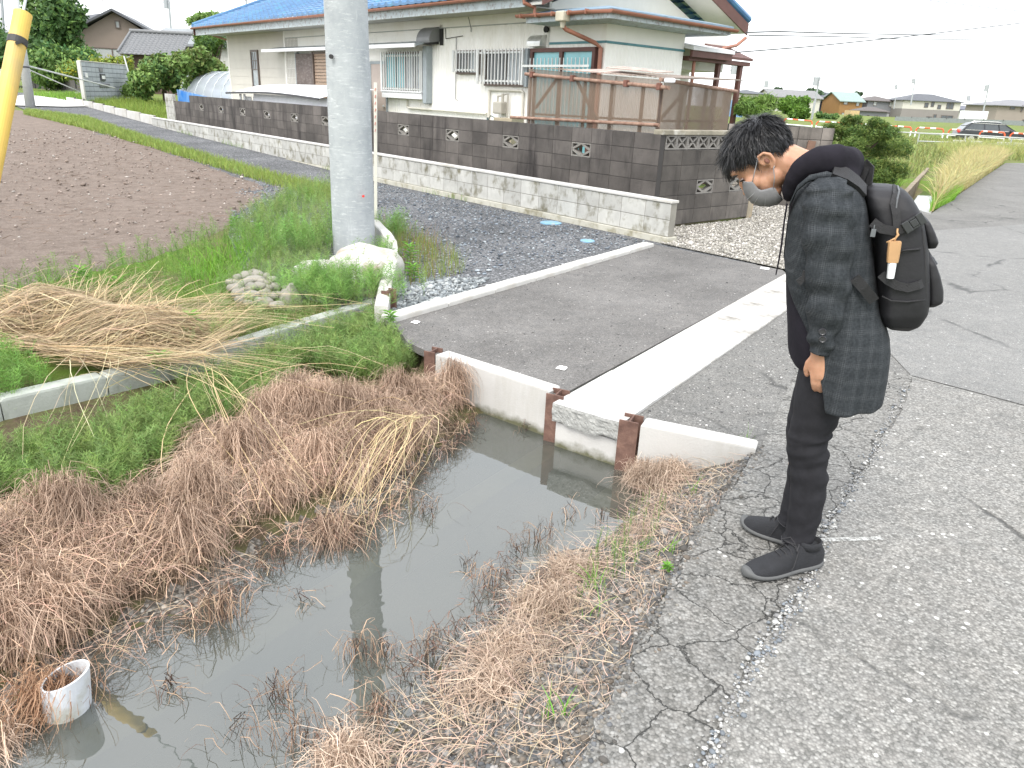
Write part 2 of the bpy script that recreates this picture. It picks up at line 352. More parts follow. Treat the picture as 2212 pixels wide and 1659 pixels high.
def terrain():
    X = axis(-900, 900, -6.5, 2.2, .05, 1.2); Y = axis(-40, 1600, -.5, 6.2, .05, 1.18)
    gx, gy = np.meshgrid(X, Y); z = tz(gx, gy)
    nx, ny = len(X), len(Y); V = np.stack([gx, gy, z], 2).reshape(-1, 3)
    i, j = np.meshgrid(np.arange(nx-1), np.arange(ny-1)); a = (j*nx+i).reshape(-1)
    F = np.stack([a, a+1, a+nx+1, a+nx], 1)
    cx = V[F, 0].mean(1); cy = V[F, 1].mean(1); near = inpoly(cx, cy, DZ) | (pdist(cx, cy, LWALL) < .05)
    rt_ = near & (pdist(cx, cy, AEDGE) < pdist(cx, cy, LWALL)) & ~inpoly(cx, cy, WATER); lf = near & ~rt_
    for nm, msk, mt in (('ground', ~near, MAT_ground), ('ditch_bed', lf, MAT_bank), ('gravel_shoulder', rt_, MAT_shoulder)):
        Fs = F[msk]; u, inv = np.unique(Fs, return_inverse=True)
        o = npmesh(nm, V[u], inv.reshape(-1, 4), mt, smooth=True); o['kind'] = 'structure'
terrain()
# field of bare soil, gently lumpy
FIELD = GT([(640, 412), (560, 385), (460, 352), (330, 310), (180, 268), (75, 240), (0, 232), (-500, 200), (-2600, 300), (-2600, 600), (-900, 720), (0, 665), (60, 640), (110, 600), (300, 560), (420, 520), (520, 470), (600, 440)])
def field():
    P = np.array([p[:2] for p in FIELD]); X = axis(-60, -3, -9, -3, .06, 1.04); Y = axis(3, 60, 5, 14, .06, 1.04)
    gx, gy = np.meshgrid(X, Y); r_ = np.zeros_like(gx)
    for k in range(26):
        f = 1.2*1.19**k; th = rng.uniform(0, 6.28); r_ += np.sin(gx*f*math.cos(th)+gy*f*math.sin(th)+rng.uniform(0, 6))/f**.8
    z = rise(gx, gy)+.012+.009*r_; de = pdist(gx, gy, FIELD, True); z = np.where(de < .5, (rise(gx, gy)-.03)*(1-de/.5)+z*de/.5, z)
    nx = len(X); V = np.stack([gx, gy, z], 2).reshape(-1, 3); i, j = np.meshgrid(np.arange(nx-1), np.arange(len(Y)-1)); a = (j*nx+i).reshape(-1)
    F = np.stack([a, a+1, a+nx+1, a+nx], 1); k = inpoly(V[F, 0].mean(1), V[F, 1].mean(1), P); F = F[k]; u, inv = np.unique(F, return_inverse=True)
    o = npmesh('bare_field', V[u], inv.reshape(-1, 4), MAT_field, smooth=True); o['kind'] = 'structure'
field()
# road surfaces
def jag(poly, amp=.02, step=.12):
    out = []
    for i, p in enumerate(poly):
        q = poly[(i+1) % len(poly)]; d = np.linalg.norm(q-p); k = max(1, min(60, int(d/step)))
        for j in range(k):
            t = j/k; w = p*(1-t)+q*t; n = v3(-(q-p)[1], (q-p)[0], 0)/max(d, 1e-6); out.append(w+n*rng.uniform(-amp, amp)*(0 if j == 0 else 1))
    return out
# main road
ROAD = AEDGE[:10][::-1] + G([(1635, 962), (1385, 908), (1343, 903), (1697, 655), (1712, 590), (1700, 480), (1622, 448), (1640, 405), (1800, 408), (1960, 444), (2010, 462), (2060, 428), (2115, 390), (2172, 352), (2212, 352), (2700, 372), (4500, 700), (4500, 1900)])
ROADJ = jag(AEDGE[:10][::-1], .022, .05) + ROAD[10:]
sheet('road', ROADJ, MAT_road_mid, 0, .06)
CRACK = G([(1640, 972), (1720, 800), (1800, 780), (1970, 812), (1960, 860), (1900, 960), (1850, 1040), (1790, 1130), (1770, 1190), (1740, 1270), (1640, 1400), (1560, 1560), (1500, 1700), (1440, 1900), (1135, 1890), (1240, 1655), (1318, 1530), (1352, 1445), (1422, 1315), (1458, 1240), (1497, 1170), (1562, 1080), (1612, 1008)])
sheet('cracked_road_edge', jag(CRACK, .012, .06), MAT_road_crack, .004)
COARSE = G([(1968, 815), (2100, 850), (2212, 880), (3200, 1100), (3600, 1900), (1442, 1900), (1503, 1700), (1563, 1560), (1643, 1400), (1743, 1270), (1773, 1190), (1793, 1130), (1853, 1040), (1903, 960), (1958, 865)])
sheet('coarse_road_surface', jag(COARSE, .012, .06), MAT_road_old, .008)
SMOOTH = G([(1790, 545), (1990, 500), (2212, 485), (3600, 600), (3200, 1090), (2212, 876), (2100, 846), (1968, 812), (1900, 740), (1830, 660)])
sheet('resurfaced_road_patch', SMOOTH, MAT_road_smooth, .004)
DRIVE = G([(846, 692), (1410, 528), (1690, 584), (1700, 592), (1215, 854), (1200, 853), (940, 768), (880, 740)])
sheet('driveway_apron', DRIVE, MAT_road_new, .004, .05)
# gravel lane following the land
def strip_sheet(name, A, B, mat, dz=0, seg=1, rev=False):
    V = []; 
    for a, b in zip(A, B): V += [a+v3(0, 0, dz), b+v3(0, 0, dz)]
    F = [(2*i, 2*i+1, 2*i+3, 2*i+2) for i in range(len(A)-1)]
    me = bpy.data.meshes.new(name); me.from_pydata([tuple(p) for p in V], [], F); bm = bmesh.new(); bm.from_mesh(me); bmesh.ops.recalc_face_normals(bm, faces=bm.faces)
    if sum(f.normal.z for f in bm.faces) < 0: bmesh.ops.reverse_faces(bm, faces=bm.faces)
    bm.to_mesh(me); bm.free(); me.materials.append(mat); o = bpy.data.objects.new(name, me); scene.collection.objects.link(o); o['kind'] = 'structure'; return o
def lp(a, b): p = L(-a, b); p[2] = rise(p[0], p[1]); return p
aa = [-2.1, -.9, 0, 2, 4, 6, 9, 12, 16, 20, 25, 30, 36, 42]
strip_sheet('gravel_lane', [lp(a, -.55) for a in aa], [lp(a, b) for a, b in zip(aa, [-5.15, -5.5, -5.6, -5.0, -4.2, -3.8, -3.6, -3.5, -3.4, -3.3, -3.2, -3.1, -3.1, -3.1])], MAT_lane, -.004)
# concrete driveway pad at the far end of the lane
sheet('concrete_pad', [gt(20, 211), gt(60, 205), gt(121, 208), gt(188, 231), gt(140, 232), gt(58, 230), gt(10, 228)], MAT_concw, .03)
# pale gravel yard climbing behind the corner
GP = G([(1424, 527), (1500, 500), (1620, 452)]) ; 
PATCH = [gp(1428, 527), L(.05, .2, .0), L(.05, 2.3, .0), gp(1625, 447), gp(1700, 442), gp(1765, 480), gp(1712, 586), gp(1694, 583)]
sheet('gravel_yard', PATCH, MAT_whitegravel, .010)
# ditch water
mw, t, b = nodes('pond_water')
c = N(t, 'ShaderNodeTexCoord').outputs['Object']
murk = N(t, 'ShaderNodeBsdfDiffuse'); t.links.new(ramp(t, noise(t, .8, 4, vec=c), [(.35, (.105, .118, .104)), (.65, (.135, .142, .122))]), murk.inputs[0])
tr = N(t, 'ShaderNodeBsdfTransparent'); tr.inputs[0].default_value = (.62, .66, .55, 1); m1 = N(t, 'ShaderNodeMixShader'); m1.inputs[0].default_value = .50; t.links.new(tr.outputs[0], m1.inputs[1]); t.links.new(murk.outputs[0], m1.inputs[2])
gl = N(t, 'ShaderNodeBsdfGlossy'); gl.inputs['Roughness'].default_value = .012; fr = N(t, 'ShaderNodeFresnel'); fr.inputs['IOR'].default_value = 2.3
m2 = N(t, 'ShaderNodeMixShader'); t.links.new(fr.outputs[0], m2.inputs[0]); t.links.new(m1.outputs[0], m2.inputs[1]); t.links.new(gl.outputs[0], m2.inputs[2])
bn = N(t, 'ShaderNodeBump', Strength=.06, Distance=.01); t.links.new(noise(t, 9, 2, vec=c), bn.inputs['Height'])
for n_ in (gl, fr): t.links.new(bn.outputs[0], n_.inputs['Normal'])
t.links.new(m2.outputs[0], t.nodes['Material Output'].inputs[0])
sheet('ditch_water', [p*v3(1, 1, 0)+v3(0, 0, WZ) for p in DZ], mw)
sheet('channel_water', [p*v3(1, 1, 0)+v3(0, 0, -.22) for p in CHAN], mw)
# submerged side channel walls, seen through the water
SD = gp(1697, 590)-gp(1210, 857); SD /= np.linalg.norm(SD); SN = v3(SD[1], -SD[0], 0)
mb = MB()
s0 = gp(1210, 857)*v3(1, 1, 0)
for off in (.02, .56):
    mb.bar(s0+SN*off-SD*.05+v3(0, 0, -.345), s0+SN*off-SD*6+v3(0, 0, -.345), .13, .12)
mb.bar(s0-SN*.7-SD*.3+v3(0, 0, -.36), s0-SN*.8-SD*6+v3(0, 0, -.36), .22, .1)
tag(recenter(mb.build('side_channel', M('wet_concrete', (.42, .36, .24), .8, .15))), 'pale side channel walls sunk under the murky ditch water', 'concrete channel')
# ---------------------------------------------------------------- concrete pieces by the ditch
STRIP_G = 'pale concrete channel covers'
def quadbox(mb, a, b, c, d, z0, z1, ch=.006):
    """hexahedron on four world corners with a small chamfer at the top"""
    ctr = (a+b+c+d)/4
    lo = [p*v3(1, 1, 0)+v3(0, 0, z0) for p in (a, b, c, d)]; mi = [p*v3(1, 1, 0)+v3(0, 0, z1-ch) for p in (a, b, c, d)]
    tp = [p*v3(1, 1, 0)+(ctr-p)*v3(1, 1, 0)/np.linalg.norm((ctr-p)[:2])*ch*1.4+v3(0, 0, z1) for p in (a, b, c, d)]
    n = 4; P = lo+mi+tp
    mb.add(P, [(3, 2, 1, 0), (8, 9, 10, 11)]+[(k*4+i, k*4+(i+1) % 4, k*4+4+(i+1) % 4, k*4+4+i) for k in (0, 1) for i in range(4)])
sa0, sb0 = gp(1213, 861, .012), gp(1338, 910, .012); sa1, sb1 = gp(1697, 591, .012), gp(1699, 656, .012)
# far edge made parallel to the near one and carried on behind the walker
dirA = (sa1-sa0)/np.linalg.norm(sa1-sa0); wS = .43
perp = v3(dirA[1], -dirA[0], 0); edges = [0, .62, 1.22, 1.82, 2.42, 3.02, 3.62, 4.22, 4.82, 5.42]
LBL = ['chipped broad front slab of the pale concrete strip, overhanging the water', 'second slab of the pale concrete strip counted from the water', 'third slab of the pale concrete strip counted from the water', 'fourth slab of the pale strip, where the dirt stains begin', 'fifth slab of the pale concrete strip, dirty', 'sixth slab of the pale concrete strip counted from the water', 'seventh slab of the pale concrete strip counted from the water', 'eighth slab of the pale strip, beside the walking person', 'farthest slab of the pale concrete strip, behind the person']
MAT_slab_dirty = M('dirty_slab', (.44, .43, .405), .85, .14, 5, bs=.2, bscale=80, stain=((.20, .19, .17), 4))
MAT_slab_clean = M('clean_slab', (.47, .465, .45), .85, .10, 6, bs=.2, bscale=80, stain=((.36, .35, .32), 9))
for i in range(9):
    a0 = sa0+dirA*(edges[i]+.005); a1 = sa0+dirA*(edges[i+1]-.005); mb = MB()
    if i == 0:
        # broken front edge
        n = 9; fr = [a0*(1-t)+(a0+perp*wS)*t-dirA*(.10+.006*rng.uniform(-1, 1)) for t in np.linspace(0, 1, n)]
        bot = [p+dirA*(.004+.012*rng.uniform(0, 1)) for p in fr]; n = 9
        P = [p*v3(1, 1, 0)+v3(0, 0, .016) for p in fr]+[a1+perp*wS*1.0+v3(0, 0, .004), a1+v3(0, 0, .004)]
        Q = [p*v3(1, 1, 0)+v3(0, 0, -.10+.014*rng.uniform(-1, 1)) for p in bot]+[(a1+perp*wS)*v3(1, 1, 0)+v3(0, 0, -.10), a1*v3(1, 1, 0)+v3(0, 0, -.10)]
        m_ = len(P); mb.add(P+Q, [tuple(range(m_)), tuple(range(2*m_-1, m_-1, -1))]+[(k, (k+1) % m_, m_+(k+1) % m_, m_+k) for k in range(m_)])
    else: quadbox(mb, a0, a0+perp*wS, a1+perp*wS, a1, -.06, .016)
    if i == 0: FRONT = (P[:9], Q[:9])
    o = recenter(mb.build('channel_cover', MAT_slab_dirty if i > 2 else MAT_slab_clean)); tag(o, LBL[i], 'concrete slab', STRIP_G)
sl0 = bpy.data.objects['channel_cover']; mb = MB(); P0, Q0 = FRONT; V = []; m9 = 40; rows9 = 9
for j in range(rows9+1):
    for k in range(m9+1):
        u9 = k/m9*8; i9 = min(int(u9), 7); f9 = u9-i9; p9 = P0[i9]*(1-f9)+P0[i9+1]*f9; q9 = Q0[i9]*(1-f9)+Q0[i9+1]*f9; t9 = j/rows9; V.append(p9*(1-t9)+q9*t9-dirA*(.004+.006*rng.uniform(0, 1)*(0 if j in (0, rows9) else 1))-v3(0, 0, .001))
mb.add(V, [(j*(m9+1)+k, j*(m9+1)+k+1, (j+1)*(m9+1)+k+1, (j+1)*(m9+1)+k) for j in range(rows9) for k in range(m9)]); mb.build('broken_face', M('broken_concrete', (.33, .335, .32), .9, .25, 30, bs=.5, bscale=120), sl0)
# channel wall block under the front slab
mb = MB(); q0 = sa0-dirA*.06; quadbox(mb, q0+perp*.01, q0+perp*(wS-.01), q0+perp*(wS-.01)+dirA*.5, q0+perp*.01+dirA*.5, -.55, -.11, .002)
tag(recenter(mb.build('channel_end_block', MAT_headwall)), 'white concrete block under the chipped slab, standing in the water', 'concrete block')
# headwall planks between rusty beams
def plank(name, pa, pb, lab, z0=-.55, z1=.03, th=.11):
    d = (pb-pa)/np.linalg.norm(pb-pa); n = v3(-d[1], d[0], 0)
    if n[1] < 0: n = -n
    mb = MB(); quadbox(mb, pa, pb, pb+n*th, pa+n*th, z0, z1, .008); return tag(recenter(mb.build(name, MAT_headwall)), lab, 'concrete panel', 'white headwall panels at the end of the ditch')
plank('headwall_panel', gp(941, 768, .02), gp(1186, 848, .02), 'long white concrete panel holding back the dark driveway above the water')
plank('headwall_panel', gp(1384, 921, .02), gp(1632, 973, .02), 'short white concrete panel on the right, nearest the shoes of the person')
MAT_rust = M('rusty_steel', (.13, .07, .055), .75, .3, 12, .3, bs=.4, bscale=60, c2=(.22, .13, .10))
def hbeam(p, d, lab, z0=-.6, z1=.035, w=.105):
    n = v3(-d[1], d[0], 0); n = n if n[1] > 0 else -n; mb = MB()
    for k in (0, 1): mb.bar(p+n*(k*.10)+v3(0, 0, z0), p+n*(k*.10)+v3(0, 0, z1), w, .009, up=n)
    mb.bar(p+n*.05+v3(0, 0, z0), p+n*.05+v3(0, 0, z1-.002), .009, .09, up=n)
    return tag(recenter(mb.build('steel_beam', MAT_rust)), lab, 'steel beam', 'rusty H-beams between the concrete panels')
hd = (gp(1636, 965)-gp(1385, 912)); hd /= np.linalg.norm(hd)
hbeam(gp(1201, 857, .02)*v3(1, 1, 0)+dirA*-.012, hd, 'rusty steel beam left of the chipped white slab')
hbeam(gp(1362, 913, .02)*v3(1, 1, 0)+dirA*-.02, hd, 'rusty steel beam with wide flange right of the chipped white slab')
hbeam(gp(938, 765, .02)*v3(1, 1, 0)-v3(.03, 0, 0), hd, 'rusty beam at the far left end of the long white panel', w=.08)
hbeam(gp(833, 672, .0)*v3(1, 1, 0), hd, 'rusty steel post where the curved white wall meets the kerb', z1=.16, w=.07)
# capped drain pipes at the panels
def lathe(mb, c, prof, n=16):
    return mb.loft([[np.array(c)+v3(r*math.cos(6.2832*j/n), r*math.sin(6.2832*j/n), z) for j in range(n)] for r, z in prof])
def cappipe(px, py, z, h, r, lab, pm):
    p = gp(px, py, z); t = thing('capped_pipe', lab, 'pipe', p, group='yellow capped pipes at the headwall')
    mb = MB(); lathe(mb, p, [(r, -.25), (r, h)]); mb.build('pipe', pm, t, smooth=False)
    mb = MB(); lathe(mb, p, [(r+.004, h-.012), (r+.004, h+.008), (r*.8, h+.022), (r*.4, h+.031), (.001, h+.034)]); mb.build('cap', M('yellow_cap', (.75, .55, .08), .5, .1), t, smooth=True)
cappipe(1062, 893, WZ, .02, .028, 'domed yellow cap just above the water at the long white panel', M('white_pvc', (.62, .64, .63), .4, .05))
cappipe(1580, 1003, -.12, .10, .024, 'grey pipe with pale yellow cap at the right white panel', M('grey_pvc', (.24, .28, .31), .5, .08))
# big broken white pipe standing in the water
p = gp(146, 1528, WZ); t = thing('drain_pipe', 'wide white plastic pipe standing in the water, draped with dead reed', 'pipe', p)
mb = MB(); tl = v3(.03, -.01, 0); n = 32
rings = [[p+v3(math.cos(a)*r, math.sin(a)*r, z)+tl*(z/.2)+v3(0, 0, (.02*math.cos(a) if z > .1 else 0)) for a in np.linspace(0, 2*np.pi, n, endpoint=False)] for r, z in ((.069, -.25), (.069, .135), (.063, .135), (.063, -.2))]
mb.loft(rings, cap=False); mb.build('pipe_wall', M('white_pvc2', (.60, .63, .66), .35, .06, stain=((.34, .33, .24), 6)), t, smooth=False)
# kerb between lane and driveway
KA, KB = gp(850, 690, .03), gp(1413, 528, .03); kd = (KB-KA); kl = np.linalg.norm(kd); kd /= kl; kn = v3(-kd[1], kd[0], 0)
nk = 7; kl2 = kl
KL = ['the weeds', 'the curved wall', 'the loose grey stones', 'the scattered gravel', 'the puddled gravel', 'the blue lids', 'the corner of the low block wall']
for i in range(nk):
    a = KA+kd*(i*kl2/nk+.004); b_ = KA+kd*((i+1)*kl2/nk-.004); mb = MB(); quadbox(mb, a, b_, b_+kn*.13, a+kn*.13, -.08, .045-.004*(i % 2), .012)
    tag(recenter(mb.build('kerb_stone', MAT_conc)), ('nearest white kerb stone, beside ', 'second white kerb stone from the ditch, near ', 'third white kerb stone from the ditch, along ', 'middle white kerb stone of the row, along ', 'third last white kerb stone of the row, along ', 'second last white kerb stone of the row, near ', 'farthest white kerb stone, touching ')[i]+KL[i], 'kerb', 'white kerb stones between gravel lane and driveway')
# left ditch wall of concrete sections
secs = list(zip(LWALL[1:-1], LWALL[2:]))
WL = ['stretch of grey concrete ditch wall at the left edge of the photo', 'grey concrete ditch wall section below the bright green horsetail', 'grey concrete ditch wall section under the straw heap', 'grey concrete ditch wall section showing a clean white top right of the straw heap', 'overgrown end section of the grey concrete ditch wall beside the rusty post']
for (a, b_), lab in zip(secs, WL):
    d = (b_-a)/np.linalg.norm(b_-a); nn = v3(-d[1], d[0], 0); mb = MB(); quadbox(mb, a+d*.003, b_-d*.003, b_+nn*.11-d*.003, a+nn*.11+d*.003, -.6, .015, .012)
    tag(recenter(mb.build('ditch_wall', MAT_concg)), lab, 'concrete wall', 'grey concrete sections along the left of the ditch')
# curved white retaining wall by the pole
mb = MB(); pts = [gp(838, 688), gp(847, 655), gp(856, 620), gp(860, 588), gp(858, 568), gp(846, 548), gp(832, 534), gp(820, 520)]
pts = [p*v3(1, 1, 0) for p in pts]; rings = []
for i, q in enumerate(pts):
    d = pts[min(i+1, 7)]-pts[max(i-1, 0)]; d /= np.linalg.norm(d); n = v3(-d[1], d[0], 0); h = np.interp(i, [0, 1, 3, 7], [.10, .17, .22, .24])
    q = q-n*.0; rings.append([q-n*.0+v3(0, 0, -.1), q+v3(0, 0, h-.01), q+n*.02+v3(0, 0, h), q+n*.09+v3(0, 0, h), q+n*.10+v3(0, 0, h-.01), q+n*.1+v3(0, 0, -.1)])
mb.loft(rings); tag(recenter(mb.build('curved_wall', MAT_conc)), 'curved low white concrete wall between the pole and the gravel lane', 'concrete wall')
# cement bags at the foot of the pole
bagm = M('sack_cloth', (.42, .41, .38), .9, .10, 5, bs=.9, bscale=9, stain=((.26, .21, .15), 4))
def sack(c, rx, ry, rz, ang, lab, seed):
    r2 = np.random.default_rng(seed); bm = bmesh.new(); bmesh.ops.create_icosphere(bm, subdivisions=4, radius=1); ph = r2.uniform(0, 6, 8)
    for v in bm.verts:
        x, y, z = v.co; w = .05*math.sin(3*x+ph[0])+.05*math.sin(4*y+ph[1])+.025*math.sin(9*x+7*y+ph[2])+.02*math.sin(13*y+5*z+ph[3])
        x = math.copysign(abs(x)**.75, x); y = math.copysign(abs(y)**.75, y); z = math.copysign(abs(z)**.7, z)
        v.co = Vector((x*rx*(1+w), y*ry*(1+w), max(z, -.6)*rz*(1+w*1.5)))
    mb = MB(); fs = [tuple(v.index for v in f.verts) for f in bm.faces]; ca, sa = math.cos(ang), math.sin(ang)
    mb.add([(c[0]+v.co.x*ca-v.co.y*sa, c[1]+v.co.x*sa+v.co.y*ca, c[2]+v.co.z) for v in bm.verts], fs); bm.free()
    tag(recenter(mb.build('sandbag', bagm, smooth=True)), lab, 'sandbag', 'white sandbags at the foot of the pole')
sack(gp(793, 583, .08), .33, .27, .20, -.25, 'clean bulging white sandbag right against the concrete pole', 1)
sack(gp(690, 590, .03), .24, .18, .10, .1, 'dirty sagging sandbag left of the pole, half hidden in weeds', 2)
sack(gp(790, 622, .03), .26, .16, .10, -.1, 'small flat sandbag in front of the clean bulging one', 5)
# ---------------------------------------------------------------- concrete utility pole, rod, guy guard
PB = yp(765, 527, 7.75)
mb = MB(); NR = 14
lathe(mb, (PB[0], PB[1], 0), [(.218, -.3)]+[(.218-.0063*z, z) for z in np.linspace(0, 13, NR)], 40)
mp_, t, b = nodes('pole_concrete'); c = N(t, 'ShaderNodeTexCoord').outputs['Object']
g = ramp(t, noise(t, 4, 8, vec=c, rough=.7), [(.3, (.27, .295, .31)), (.7, (.40, .425, .435))])
s1 = noise(t, 9, 6, stretch=(1, 1, 6), rough=.75); g = mix(t, ramp(t, s1, [(.55, (0, 0, 0)), (.68, (.8, .8, .8))]), g, (.56, .58, .58))
s2 = noise(t, 7, 8, stretch=(.7, .7, 9), rough=.8); g = mix(t, ramp(t, s2, [(.61, (0, 0, 0)), (.67, (1, 1, 1))]), g, (.17, .19, .20))
s3 = noise(t, 16, 8, stretch=(1, 1, .12), rough=.8); g = mix(t, ramp(t, s3, [(.6, (0, 0, 0)), (.72, (.55, .55, .55))]), g, (.55, .58, .58))
t.links.new(g, b.inputs['Base Color']); b.inputs['Roughness'].default_value = .8; bump(t, b, s2, .25, .01)
t = thing('utility_pole', 'thick grey concrete utility pole rising out of the weeds beside the lane', 'utility pole', (PB[0], PB[1], .1))
mb.build('pole_shaft', mp_, t, smooth=True)
mb = MB(); q = yp(715, 122, 7.53); mb.tube([q+v3(0, -.006, 0), q+v3(0, .02, 0)], .02, 12); mb.build('hole', M('dark_hole', (.03, .03, .03), .9), t)
mb = MB(); q = yp(784.5, 424, 7.55); mb.tube([q+v3(0, -.004, 0), q+v3(0, .02, 0)], .012, 10); mb.build('red_dot', M('red_paint', (.6, .04, .03), .6), t)
# survey rod behind the pole
q = gp(812, 545, 0); q = yp(812, 530, 8.6); t = thing('marker_rod', 'thin white rod with red measuring marks just right of the pole', 'measuring rod', q*v3(1, 1, 0))
top = at_top = CAMP+ray(811, 178)*(math.hypot(q[0], q[1])/math.hypot(*ray(811, 178)[:2]))
mb = MB(); mb.bar(q*v3(1, 1, 0), top, .034, .02); mb.build('rod', M('rod_white', (.68, .66, .58), .6, .1), t)
a = q*v3(1, 1, 0)
for k in range(7):
    mb = MB()
    z = .78+k*.07; w_ = a+(top-a)*((z+.4)/top[2]) ; mb.bar(w_+v3(-.004, -.012, 0), w_+v3(.006, -.012, .03), .018 if k % 2 else .01, .004)
    mb.build('red_mark', M('rod_red', (.65, .12, .08), .6), t)
# yellow guard on the guy wire
T1 = v3(-2.26, 3.65, 1.86); PT = v3(PB[0], PB[1], 9.6); gd = (PT-T1)/np.linalg.norm(PT-T1); A1 = T1-gd*(1.86/gd[2])
t = thing('guy_wire', 'steel guy wire running down into a bright yellow plastic guard at the left edge', 'guy wire', A1)
mb = MB(); mb.tube([A1+gd*.05, PT], .006, 8); mb.build('wire', M('galvanized', (.42, .46, .47), .5, .1, metal=.5), t)
mb = MB(); mb.tube([A1, A1+gd*.01, T1-gd*.004, T1], [.035, .037, .037, .03], 24); mb.build('guard', M('yellow_plastic', (.62, .42, .085), .55, .10, 7, stain=((.45, .33, .12), 5, .3)), t, smooth=False)
mb = MB(); mb.tube([T1-gd*.155, T1-gd*.125], .0395, 24); mb.bar(T1-gd*.15+v3(.02, -.04, 0), T1-gd*.12+v3(.05, -.035, -.01), .02, .012); mb.build('clamp', M('black_rubber', (.03, .03, .03), .6), t)
# ---------------------------------------------------------------- block walls
MAT_dark = M('dark_blocks', (.088, .079, .073), .9, .38, 2.2, bs=.6, bscale=55, attr=True, stain=((.032, .028, .027), 3.5, .22))
MAT_joint = M('block_joint', (.045, .042, .04), .95, .1)
MAT_grey = M('grey_blocks', (.42, .42, .395), .85, .14, 5, bs=.3, bscale=60, attr=True, stain=((.15, .14, .095), 5.5, .8))
MAT_gjoint = M('grey_joint', (.23, .22, .19), .9)
def FW(y0=0.0):   # frame: (along left, depth, z) on the front wall
    return lambda a, d, z: L(-a, y0+d, z)
def FS(x0=0.0):   # side wall frame: (along back, depth, z)
    return lambda a, d, z: L(x0-d, a, z)
def block(mb, fr, a0, a1, z0, z1, d0=0, d1=.1, g=.0035):
    mb.cbox(a0+g, d0, z0+g, a1-g, d1, z1-g, .004, fr)
def screen(mb, fr, a0, a1, z0, z1, d=.1, cross=False, w=.03):
    g = .003; a0 += g; a1 -= g; z0 += g; z1 -= g; f = .018
    mb.box(a0, .004, z0, a1, d, z0+f, fr); mb.box(a0, .004, z1-f, a1, d, z1, fr); mb.box(a0, .004, z0+f, a0+f, d, z1-f, fr); mb.box(a1-f, .004, z0+f, a1, d, z1-f, fr)
    ca, cz = (a0+a1)/2, (z0+z1)/2; P = [(a0+f*.5, cz), (ca, z1-f*.5), (a1-f*.5, cz), (ca, z0+f*.5)]
    if cross: P = None; S = [((a0, z0), (a1, z1)), ((a0, z1), (a1, z0))]
    else: S = [(P[i], P[(i+1) % 4]) for i in range(4)]
    for (p, q) in S:
        v = np.array([q[0]-p[0], q[1]-p[1]]); v /= np.linalg.norm(v); n = np.array([-v[1], v[0]])*w/2
        C4 = [(p[0]+n[0], p[1]+n[1]), (q[0]+n[0], q[1]+n[1]), (q[0]-n[0], q[1]-n[1]), (p[0]-n[0], p[1]-n[1])]
        V = [fr(x, dd_, z) for dd_ in (.008, d-.004) for x, z in C4]; mb.add(V, [(0, 1, 2, 3), (7, 6, 5, 4), (0, 4, 5, 1), (1, 5, 6, 2), (2, 6, 7, 3), (3, 7, 4, 0)])
BW = thing('block_wall', 'tall dark weathered concrete block wall with diamond vents around the house corner', 'block wall', L(0, 0, 0))
bl, jt, sc_ = MB(), MB(), []
Z0 = .03; fr = FW()
ed = [0, .45]+[.45+.4*k for k in range(1, 50)]
vents = [1.45+1.6*k for k in range(11)]
for i in range(len(ed)-1):
    a0, a1 = ed[i], ed[i+1]
    if a0 > 19.8: break
    for r_ in range(6):
        z0 = Z0+r_*.2; z1 = z0+.2
        if a0 > 18.2 and r_ == 5: continue
        if r_ == 4 and any(abs((a0+a1)/2-v) < .1 for v in vents): sc_.append((a0, a1, z0, z1)); continue
        bl.col = (random.uniform(.75, 1.25),)*3; block(bl, fr, a0, a1, z0, z1); jt.box(a0, .006, z0, a1, .094, z1, fr)
frs = FS(); eb = [.1]+[.1+.4*k for k in range(1, 6)]+[2.26]
svents = [(.9, 1.3, .43), (1.7, 2.1, .43)]
for i in range(len(eb)-1):
    b0, b1 = eb[i], eb[i+1]; lim = 5
    for r_ in range(lim):
        z0 = Z0+r_*.2; z1 = z0+.2
        if i in (2, 4) and r_ == 2: sc_.append(('s', b0, b1, z0, z1)); continue
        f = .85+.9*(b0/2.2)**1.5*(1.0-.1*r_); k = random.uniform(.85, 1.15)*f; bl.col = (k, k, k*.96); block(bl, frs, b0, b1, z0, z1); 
        jt.box(b0, .006, z0, b1, .094, z1, frs)
    bl.col = (1.0, .97, .9)
# solid pillar at the corner beside the lattice
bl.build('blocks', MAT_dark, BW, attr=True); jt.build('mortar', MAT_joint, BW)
MAT_scr = M('screen_block', (.20, .19, .175), .9, .2, 8, bs=.3, bscale=60)
for s in sc_:
    mb = MB()
    if s[0] == 's': screen(mb, frs, *s[1:])
    else: screen(mb, fr, *s)
    mb.build('diamond_vent', MAT_scr, BW)
lat = MB(); n = 9; b0 = .12; wb = (2.22-b0)/n
for k in range(n): screen(lat, frs, b0+k*wb, b0+(k+1)*wb, 1.035, 1.22, cross=True, w=.022)
lat.build('lattice_row', MAT_scr, BW)
mb = MB(); mb.cbox(.0, -.02, 1.222, 2.26, .13, 1.285, .012, frs); mb.build('coping', M('mossy_coping', (.24, .22, .17), .9, .3, 5, bs=.5, bscale=40, stain=((.50, .49, .44), 4)), BW)
mb = MB(); mb.cbox(.01, .02, 0.02, .0+.1, .1, 1.04, .004, frs); mb.cbox(2.262, -.004, 0.0, 2.40, .12, 1.24, .006, frs); mb.build('end_pillar', M('stained_pillar', (.30, .26, .19), .9, .2, 4, stain=((.38, .22, .09), 3)), BW)
